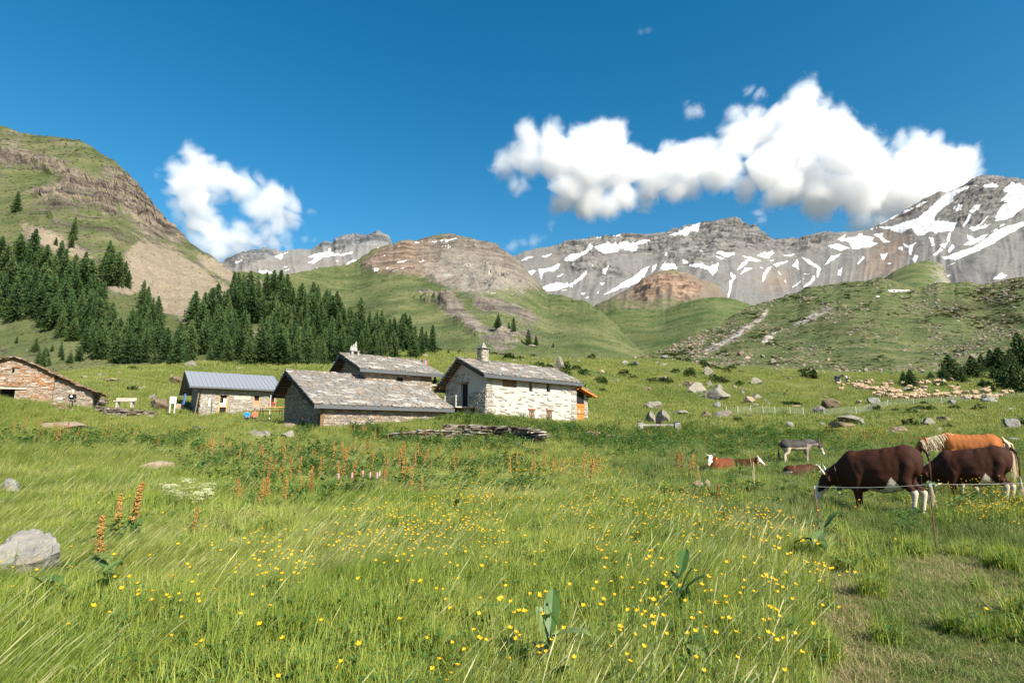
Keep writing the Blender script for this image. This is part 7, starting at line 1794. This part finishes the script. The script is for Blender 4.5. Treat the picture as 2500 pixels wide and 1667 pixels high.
# lying cows
def lying(head_yaw, col, low=False):
    P = [('e', (0, 0, .34), (.78, .42, .35)), ('e', (-.55, .05, .36), (.38, .40, .34)), ('e', (.50, 0, .40), (.34, .32, .36)), ('e', (.1, 0, .56), (.55, .2, .16)), ('c', [(-.5, .40, .2, .14), (-.15, .52, .12, .09), (-.45, .56, .07, .06)]), ('c', [(-.5, -.40, .2, .14), (-.15, -.52, .12, .09), (-.45, -.56, .07, .06)]), ('c', [(.55, .26, .2, .11), (.85, .28, .08, .07), (.62, .30, .06, .05)]), ('c', [(.55, -.26, .2, .11), (.85, -.28, .08, .07), (.62, -.30, .06, .05)])]
    c, s = math.cos(head_yaw), math.sin(head_yaw); hz = .42 if low else .62
    N = lambda d, l, z, r_: (.62 + d * c + l * -s, d * s + l * c, z, r_)
    P += [('c', [(.58, 0, .5, .25), N(.18, 0, hz, .18), N(.30, 0, hz + .08, .14)], .85), ('c', [N(.28, 0, hz + .12, .135), N(.42, 0, hz - .02, .115), N(.56, 0, hz - .16, .085), N(.60, 0, hz - .21, .08)], .86)]
    for q in (-1, 1): P += [('c', [N(.26, .12 * q, hz + .13, .035), N(.24, .25 * q, hz + .10, .05), N(.23, .32 * q, hz + .07, .02)])]
    return blob('body', P, .028, m_coat, col), N, hz
def lcow(px, py, rz, yaw, sc, label, low=False, dark=False):
    fx, fy = .62 + .26 * math.cos(yaw), .26 * math.sin(yaw)
    base = (.145, .042, .015) if not dark else (.06, .019, .009)
    def col(x, y, z):
        C = np.tile(np.array(base), (len(x), 1)); d = (x - .62) * math.cos(yaw) + y * math.sin(yaw)
        l = -(x - .62) * math.sin(yaw) + y * math.cos(yaw)
        C[(d > .26) & (np.abs(l) < .10 + jig(x, y, z, .02)) & (z > (.15 if low else .3))] = (.72, .67, .60)
        C[(d > .55) & (np.abs(l) < .1)] = (.60, .40, .33); C[(z < .14) & (x < .5)] = (.60, .54, .45); C[(x < -.75 + jig(x, y, z, .1)) & (z < .4)] = (.6, .54, .45)
        return C
    me, N, hz = lying(yaw, col, low)
    P = hit(px, py); e = empty('cow', (P.x, P.y, P.z - .02), rz, label, 'cow'); e.scale = (sc,) * 3; link('body', me, e)
    for q in (-1, 1):
        m = MB(); m.tube([N(.30, .07 * q, hz + .2, 0)[:3], N(.30, .16 * q, hz + .24, 0)[:3], N(.32, .2 * q, hz + .32, 0)[:3]], [.025, .02, .004], 6); m.build('horn', m_horn, e, True)
        m = MB(); a = N(.27, .25 * q, hz + .08, 0); m.box(a[0] - .03, a[0] + .03, a[1] - .03, a[1] + .03, a[2] - .05, a[2] + .03); m.build('ear_tag', m_yel, e)
lcow(1760, 1153, math.atan2(-.62, -.78) , .25, .76, 'red-and-white cow lying down, white face turned to the camera')
lcow(1810, 1150, math.atan2(-.55, .83), .3, .64, 'dark brown cow lying behind the red one, white face raised to the right', dark=True)
lcow(1958, 1168, math.atan2(.2, 1), -.2, .66, 'brown calf lying in the grass with its back showing near the grazing cow', True, True)
# sheep
def sheep_me(graze, seed):
    P = [('e', (0, 0, .58), (.42, .24, .24)), ('e', (-.28, 0, .60), (.20, .21, .21)), ('e', (.26, 0, .60), (.18, .19, .21))]
    if graze: P += [('c', [(.38, 0, .62, .12), (.52, 0, .42, .08), (.60, 0, .22, .055), (.62, 0, .14, .045)])]
    else: P += [('c', [(.36, 0, .66, .12), (.50, 0, .80, .09), (.60, 0, .80, .075), (.70, 0, .73, .05)])]
    for x in (-.26, .26):
        for s in (-.12, .12): P.append(('c', [(x, s, .45, .06), (x, s, .2, .03), (x, s, .02, .032)]))
    return blob('sheep', P, .035, m_wool, lambda x, y, z: np.where((z[:, None] < .34) | (x[:, None] > .5), np.array([[.42, .33, .24]]), np.array([[.40, .30, .205]])) * (1 + .2 * fbm(x * 9 + seed, y * 9, z * 9, oct=2))[:, None], 3)
SHP = [sheep_me(True, 1), sheep_me(False, 2), sheep_me(True, 3)]
rs = random.Random(77); spots = []
z7 = lambda x, y: (1900 + x / 3.92, 900 + y / 3.92)
clusters = [([(560,150),(620,150),(640,235),(580,235)], 4), ([(650,110),(690,120),(685,180),(660,180)], 2), ([(705,160),(790,140),(900,130),(905,160),(860,200),(1000,205),(1180,240),(1170,255),(1050,250),(930,225),(800,210),(720,200)], 46), ([(920,250),(1000,240),(990,300),(920,285)], 5), ([(1020,155),(1085,165),(1080,205),(1020,200)], 5), ([(1090,275),(1240,280),(1240,318),(1050,315)], 7), ([(1255,260),(1395,260),(1395,310),(1280,305)], 13), ([(1290,150),(1345,130),(1440,140),(1440,170),(1300,168)], 10), ([(1470,125),(1600,130),(1600,160),(1480,150)], 6), ([(1300,215),(1410,200),(1420,250),(1310,250)], 7), ([(1430,245),(1560,245),(1560,290),(1440,290)], 6), ([(1580,265),(1640,265),(1630,295),(1580,290)], 4), ([(1650,185),(1730,200),(1730,240),(1650,220)], 5), ([(1660,255),(1730,255),(1720,285),(1665,280)], 4), ([(1760,290),(1920,300),(1900,330),(1800,325)], 7), ([(1930,285),(2130,270),(2130,300),(1940,312)], 8), ([(1790,245),(1905,250),(1900,275),(1800,270)], 4), ([(1970,215),(2060,200),(2050,250),(1975,250)], 5), ([(2130,240),(2240,245),(2180,265)], 4), ([(1210,190),(1280,180),(1275,220),(1225,215)], 2), ([(740,325),(780,325),(775,360),(745,355)], 1), ([(1495,165),(1550,165),(1548,195),(1498,195)], 1), ([(1185,130),(1215,130),(1210,165),(1190,165)], 2), ([(1640,240),(2000,225),(2100,330),(1900,340)], 5)]
for poly, n in clusters:
    xs = [p[0] for p in poly]; ys = [p[1] for p in poly]; k = 0; tr = 0
    while k < n and tr < 500:
        tr += 1; p = (rs.uniform(min(xs), max(xs)), rs.uniform(min(ys), max(ys)))
        if not inpoly(p, poly) or any(abs(p[0] - q[0]) < 22 and abs(p[1] - q[1]) < 9 for q in spots): continue
        spots.append(p); k += 1
        P = surf(*z7(*p)); rz = rs.choice((0, math.pi)) + rs.gauss(0, .6); s = rs.uniform(.95, 1.2) * (.62 if rs.random() < .08 else 1)
        o = link('sheep', SHP[rs.randrange(3)], None, (P.x, P.y, P.z), (0, 0, rz), (s, s, s))
        tag(o, 'cream-coloured sheep in the flock on the slope behind the net fence', 'sheep', 'flock of sheep on the right slope')
# people
SKIN = (.45, .26, .18)
def person(P, rz, label, shirt, pants, hair, sit=True, sc=1.0, hat=None, arms='fold'):
    z0 = .45 if sit else .92
    q = [('e', (0, 0, z0 + .06), (.14, .18, .13)), ('c', [(0, 0, z0 + .1, .13), (.02, 0, z0 + .38, .15), (.0, 0, z0 + .46, .12)], 1.3), ('c', [(.02, 0, z0 + .5, .055), (.04, 0, z0 + .6, .055)]), ('e', (.05, 0, z0 + .72), (.10, .08, .12)), ('e', (.15, 0, z0 + .70), (.02, .015, .025))]
    for s in (-1, 1):
        q.append(('e', (.05, .085 * s, z0 + .71), (.02, .015, .03)))
        if arms == 'fold': q.append(('c', [(0, .20 * s, z0 + .46, .065), (.08, .25 * s, z0 + .20, .05), (.30, .12 * s, z0 + .16, .038), (.37, .09 * s, z0 + .16, .035)]))
        else: q.append(('c', [(0, .20 * s, z0 + .46, .065), (-.02, .27 * s, z0 + .18, .05), (.05, .26 * s, z0 - .06, .038), (.07, .26 * s, z0 - .14, .035)]))
        if sit: q.append(('c', [(.0, .10 * s, z0, .10), (.42, .12 * s, z0 + .02, .075), (.45, .12 * s, .10, .05), (.55, .13 * s, .04, .045)]))
        else: q.append(('c', [(0, .09 * s, z0, .10), (.02, .10 * s, .48, .068), (0, .10 * s, .08, .045), (.12, .10 * s, .04, .04)]))
    def col(x, y, z):
        C = np.tile(np.array(shirt, float), (len(x), 1)); C[(z < z0 + .04)] = pants
        C[(z > z0 + .52)] = SKIN; C[(z > z0 + .04) & (z < z0 + .22) & (x > .22)] = SKIN; C[z < .07] = (.05, .05, .05)
        C[(z > z0 + .62) & ((x < .03) | (z > z0 + .79))] = hair
        C[(x > .135) & (np.abs(np.abs(y) - .035) < .014) & (np.abs(z - z0 - .73) < .012)] = (.02, .02, .02); C[(x > .13) & (np.abs(y) < .03) & (np.abs(z - z0 - .655) < .01)] = (.35, .1, .08)
        return C
    e = empty('person', P, rz, label, 'person'); e.scale = (sc,) * 3
    link('body', blob('body', q, .018, m_cloth, col, 3), e)
    m = MB()
    hm = MB(); hm.add([(x * .108 + .035, y * .088, z * .13 + z0 + .735) for x, y, z in _IV], [tuple(f) for f in _IF if np.mean(_IV[f][:, 2]) > .15 or np.mean(_IV[f][:, 0]) < -.35])
    hm.build('hat' if hat else 'hair', simple('hat_or_hair', hat or hair, .9), e, True)
    return e
m_cloth = coat_mat('clothing_and_skin', .85, (9, 9, 9), .1)
Pq = at(599, 1012, 58); Z_ = gz(Pq.x, Pq.y)
tow = lambda P: math.atan2(-P.y, -P.x)
for (px, Y, dz, lb, sh_, hr_, ht) in [(599, 58.0, .0, 'person in a bright blue top sitting against the hut wall', (.02, .24, .58), (.30, .20, .12), (.62, .35, .22)), (618, 58.5, .0, 'person with dark hair and a red vest sitting next to the one in blue', (.62, .16, .10), (.03, .02, .02), None)]:
    X = (px - CX) / FPX * cT * Y; zt = at(px, 998, Y).z; e = person((X, Y, zt - 1.36), tow(Vector((X, Y, 0))) + .1, lb, sh_, (.05, .05, .07), hr_, True, 1.05, ht)
X = (164 - CX) / FPX * cT * 47; zt = at(168, 951, 47).z
bk = person((X, 47, zt - 1.33), math.radians(105), 'person from behind in a black T-shirt with white print at the ruined hut', (.015, .015, .018), (.25, .24, .22), (.55, .50, .42), True, 1.0, (.62, .58, .52))
m = MB(); m.box(-.168, -.158, -.09, .09, .72, .80); m.box(-.168, -.158, -.05, .05, .82, .87); m.build('shirt_print', m_white, bk)
for (px, py, lb, sh_, hat) in [(2042, 934, 'shepherd in dark blue clothes standing at the left end of the flock', (.03, .05, .16), None), (2049, 936, 'second shepherd in dark clothes right beside the one in blue', (.02, .02, .025), (.3, .25, .2)), (2067, 934, 'shepherd in pale clothes a little right of the two dark ones', (.5, .48, .45), None), (2204, 931, 'shepherd in navy clothes in front of the bushy tree', (.02, .03, .09), None)]:
    P = surf(px, py); person(P, rs.uniform(3, 5), lb, sh_, (.05, .06, .12), (.05, .04, .03), False, 1.05, hat, 'down')
P = surf(2070, 941); o = link('dog', sheep_me(False, 9), None, P, (0, 0, 2.6), (.75, .75, .75)); tag(o, 'pale dog standing below the shepherds, left of the flock', 'dog')

# ------------------------------------------------------------------ dry-stone walls, fences, small things
def slab_pile(name, pts, height, courses, mat_me, mat_a, geos, label, cat, limit=300, wl=.5, thick=.55, seed=1, hfun=None):
    r = random.Random(seed); e = empty(name, pts[0], 0, label, cat)
    pts = [Vector(p) for p in pts]; its = []; L_ = [0]
    for a, b in zip(pts[:-1], pts[1:]): L_.append(L_[-1] + (b - a).length)
    core = MB()
    for k in range(courses):
        s = -r.uniform(0, wl * .5)
        while s < L_[-1]:
            ww = wl * r.uniform(.5, 1.6); m_ = min(max(s + ww / 2, 0.01), L_[-1] - .01); i = max(j for j in range(len(L_) - 1) if L_[j] <= m_); f = (m_ - L_[i]) / (L_[i + 1] - L_[i]); p = pts[i].lerp(pts[i + 1], f); d = pts[i + 1] - pts[i]
            hh = (hfun(m_ / L_[-1]) if hfun else 1)
            z = height / courses * (k + .5)
            s += ww * .95
            if z > height * hh: continue
            nrm = Vector((-d.y, d.x, 0)).normalized()
            its.append((p - pts[0] + Vector((0, 0, z)) + nrm * r.uniform(-.09, .09), (r.uniform(-.09, .09), r.uniform(-.07, .07), math.atan2(d.y, d.x) + r.uniform(-.25, .25)), (ww, thick * r.uniform(.7, 1.2), height / courses * r.uniform(.55, 1.15))))
    its.sort(key=lambda t_: -t_[0].z)
    pieces([(tuple(a), b, c) for a, b, c in its], mat_me, geos, 'slab', mat_a, e, limit)
    return e
STK = [(0, (.15, .105, .07)), (.25, (.23, .185, .14)), (.5, (.11, .085, .065)), (.75, (.27, .23, .185)), (1, (.18, .145, .12))]
m_stk = stone_mat('stacked_slate', STK, True, 4.0, .6, .02); m_stk_a = stone_mat('stacked_slate_joined', STK, False, 4.0, .6, .02)
STK_ME = stone_meshes('slab', m_stk)
def gp(px, Y, dz=0): p = hit_Y(px, Y); p.z += dz; return p
slab_pile('slate_stack', [gp(1085, 37.2), gp(1180, 37.4), gp(1260, 36.5), gp(1318, 34.6)], 1.05, 13, STK_ME, m_stk_a, _sb, 'long low stack of weathered roofing slates in front of the white house', 'stone stack', 300, .62, .8, 3, lambda f: 1 - .12 * f)
slab_pile('slate_stack', [gp(945, 37.2), gp(1010, 36.8), gp(1066, 36.8)], .75, 9, STK_ME, m_stk_a, _sb, 'ragged slate pile overgrown with nettles left of the long stack', 'stone stack', 120, .55, .8, 4, lambda f: .55 + .6 * f)
slab_pile('dry_stone_wall', [gp(228, 49), gp(290, 48.5), gp(365, 48.5)], .95, 8, STK_ME, m_stk_a, _sb, 'low dry-stone wall carrying the wooden bench, left of the white sign', 'stone wall', 220, .55, .6, 5, lambda f: 1.0 if f > .08 else 1.25)
slab_pile('dry_stone_wall', [gp(118, 47.6), gp(160, 47.5), gp(214, 48)], .7, 6, RSTONE_ME, m_rust_a, _sb, 'crumbling low wall at the foot of the ruined hut', 'stone wall', 120, .5, .6, 6, lambda f: 1.1 - .7 * f)
slab_pile('stone_heap', [gp(196, 55), gp(236, 55)], 1.3, 9, STK_ME, m_stk_a, _sb, 'heap of flat stones past the low end of the ruined roof', 'stone heap', 100, .5, 1.2, 7, lambda f: 1 - .5 * abs(f - .5))
slab_pile('dry_stone_wall', [gp(1440, 41.5), gp(1480, 41), gp(1530, 42)], .65, 6, STK_ME, m_pstone_a, _sb, 'short pale stone wall in the weeds right of the white house', 'stone wall', 120, .4, .6, 8, lambda f: 1 - .4 * f)
# bench on the wall
b0 = gp(296, 49.2); B_ = empty('bench', (b0.x, b0.y, at(296, 980, 49).z), math.radians(4), 'grey weathered wooden bench behind the low stone wall on the left', 'bench')
m = MB(); m.box(-.85, .85, -.2, .2, .0, .08); m.build('seat', m_gwood, B_); m = MB(); m.box(-.85, .85, .16, .22, .12, .34); m.build('backrest', m_gwood, B_)
for x in (-.6, .6): m = MB(); m.box(x - .06, x + .06, -.15, .22, -.5, .12); m.build('leg', m_gwood, B_)
# white sign board
sp_ = gp(414, 56); SB = empty('sign_board', (sp_.x, sp_.y, at(414, 1000, 56).z), tow(sp_) + math.pi / 2, 'blank white notice board on two white legs left of the metal-roofed hut', 'sign')
m = MB(); m.box(-.27, .27, -.02, .02, .62, 1.28); m.build('board', m_white, SB)
for x in (-.2, .2): m = MB(); m.box(x - .03, x + .03, -.015, .015, -.3, .62); m.build('leg', m_white, SB)
# picnic table at the hut
tpn = gp(658, 55.5); TB = empty('picnic_table', (tpn.x, tpn.y, at(660, 1015, 55.5).z), math.radians(6), 'wooden picnic table with bench on thin legs before the metal-roofed hut', 'table')
m = MB(); m.box(-1.15, 1.15, -.3, .3, .80, .86); m.build('tabletop', wo_, TB); m = MB(); m.box(-1.2, 1.2, -.75, -.48, .44, .49); m.build('bench_seat', m_wood, TB); m = MB(); m.box(-1.2, 1.2, .48, .75, .44, .49); m.build('bench_seat', m_wood, TB)
for x in (-.9, .9): m = MB(); m.beam((x, -.25, .8), (x, -.6, -.2), .05, .08); m.beam((x, .25, .8), (x, .6, -.2), .05, .08); m.build('leg', m_iron, TB)
m = MB(); m.tube([(0, 0, -.3), (0, 0, 2.0)], .03); o = m.build('parasol_pole', m_white, None); o.location = (tpn.x - .1, tpn.y - .1, at(660, 1015, 55.5).z); tag(o, 'thin white pole standing at the picnic table', 'pole')
# tyre, log, leaning planks
P = hit(478, 1060); m = MB(); m.tube([(.26 * math.cos(a), 0, .3 + .26 * math.sin(a)) for a in [k * math.pi / 8 for k in range(17)]], .075, 8); o = m.build('tyre', m_iron, None, True); o.location = P; o.rotation_euler = (0, 0, .3); tag(o, 'small dark tyre lying in the mown grass below the hut', 'tyre')
a_, b_ = hit(1240, 1083), hit(1346, 1120); m = MB(); m.tube([Vector((0, 0, .18)), (b_ - a_) * .5 + Vector((0, 0, .12)), b_ - a_ + Vector((0, 0, .1))], [.12, .085, .045], 8); o = m.build('log', m_gwood, None, True); o.location = a_; tag(o, 'long bare grey pole lying in the grass before the slate stack', 'log')
for k, (px, dx) in enumerate(((763, .35), (768, .28), (774, .1))):
    P = hit(px, 1044); m = MB(); m.beam((-dx, 0, -.1), (0, .12, 1.05 - k * .1), .03, .18); o = m.build('plank', m_gwood, None); o.location = (P.x, P.y, P.z); tag(o, ['leftmost plank leaning at the barn corner, most tilted', 'middle plank leaning at the barn corner', 'right upright plank leaning at the barn corner'][k], 'plank')
# stone trough with end piers
tl, tr_ = hit(1564, 1052), hit(1654, 1054); TG = empty('stone_trough', tl, math.atan2(tr_.y - tl.y, tr_.x - tl.x), 'low stone trough between two square piers, in the weeds right of the houses', 'trough'); Lt = (tr_ - tl).length
for x in (0, Lt):
    m = MB(); m.box(x - .22, x + .22, -.22, .25, -.1, .80, j=.02); pr_ = m.build('pier', m_pstone_a, TG); m = MB(); m.box(x - .30, x + .30, -.28, .30, .805, .87, j=.02); m.build('cap_slab', m_slab_a, pr_)
m = MB(); m.box(.23, Lt - .23, -.1, .12, .45, .62, j=.02); m.build('rim', m_pstone_a, TG)
P = hit_Y(1607, tl.y + 1.6); m = MB(); m.box(-.25, .25, -.06, .06, 0, 1.1); o = m.build('dark_hatch', m_dark, None); o.location = (P.x, P.y - .3, P.z + .1); tag(o, 'dark square hatch between the two upright boulders', 'hatch')
# sheep net fence
fpts = [(1774,1013),(1802,1014),(1834,1012),(1864,1014),(1893,1014),(1930,1016),(1962,1016),(2013,1019),(2091,1012),(2168,994),(2231,990),(2300,987),(2370,981),(2438,974),(2505,976)]
FW = [surf(x, y) for x, y in fpts]; NF = empty('net_fence', FW[0], 0, 'white electric sheep netting strung between thin posts across the right meadow', 'fence')
m_net = simple('pale_netting', (.40, .43, .40), .6, .1)
for p in FW:
    m = MB(); m.tube([p - FW[0] - Vector((0, 0, .1)), p - FW[0] + Vector((0, 0, 1.12))], .02, 5); m.build('post', m_white, NF)
nm_ = MB()
for a, b in zip(FW[:-1], FW[1:]):
    a0, b0 = a - FW[0], b - FW[0]; ln = (b0 - a0).length; nh = 7
    N_ = max(2, int(ln / .22))
    P_ = []
    for k in range(N_ + 1):
        q = a0.lerp(b0, k / N_); zz = gz(q.x + FW[0].x, q.y + FW[0].y) - FW[0].z; q.z = max(q.z - .25, min(q.z + .25, zz)) ; P_.append(q)
    for h_ in range(nh):
        for q, w_q in zip(P_[:-1], P_[1:]): nm_.beam(q + Vector((0, 0, .06 + .94 * h_ / (nh - 1))), w_q + Vector((0, 0, .06 + .94 * h_ / (nh - 1))), .008, .008)
    for q in P_[::1]: nm_.beam(q + Vector((0, 0, .06)), q + Vector((0, 0, 1.0)), .006, .006)
nm_.build('netting', m_net, NF)['kind'] = 'stuff'
P = hit(1933, 1017); m = MB(); m.box(-.18, .18, -.12, .12, 0, .35, j=.02); o = m.build('energizer_box', m_iron, None); o.location = P; tag(o, 'small dark box at the foot of a net fence post', 'box')
# electric wire in front of the cows
ew = [(hit(2004, 1313), at(1988, 1187, 9.5)), (hit(2287, 1345), at(2269, 1182, 8.45))]
EF = empty('wire_fence', ew[0][0], 0, 'thin white electric wire on two rusty iron rods in front of the cows', 'fence')
o0 = ew[0][0]
m_rod = simple('rusty_iron_rod', (.16, .075, .05), .7, .3, 12)
for b, t_ in ew:
    m = MB(); m.tube([b - o0 - Vector((0, 0, .15)), t_ - o0], .0085, 6); pst = m.build('post', m_rod, EF)
    m = MB(); m.tube([t_ - o0 - Vector((0, 0, .035)), t_ - o0 + Vector((0, 0, .01))], .011, 6); m.build('insulator', simple('grey_plastic', (.4, .4, .38)), pst)
far_l = hit(1600, 1185); far_l.z += .75; tr2 = at(2620, 1172, 7.9)
wr = MB()
def sag(a, b, s, n=14): return [a.lerp(b, k / n) - Vector((0, 0, s * 4 * (k / n) * (1 - k / n))) for k in range(n + 1)]
wr.tube([p - o0 for p in sag(far_l, ew[0][1], .02)] + [p - o0 for p in sag(ew[0][1], ew[1][1], .03)][1:] + [p - o0 for p in sag(ew[1][1], tr2, .02)][1:], .0024, 4)
wr.build('wire', simple('white_fence_cord', (.5, .49, .46), .5, .05), EF)
m = MB(); m.tube([Vector((.02, 0, 0)), Vector((.05, 0, .8))], .012, 4)
P = hit(1840, 1205); m.tube([(0, 0, 0), (.03, .05, .5), (-.05, 0, 1.15)], [.01, .009, .004], 4); o = m.build('dry_stalk', simple('dry_straw_stalk', (.5, .42, .2), .9), None); o.location = P; tag(o, 'tall bent straw-coloured dry stalk in front of the lying cows', 'plant')
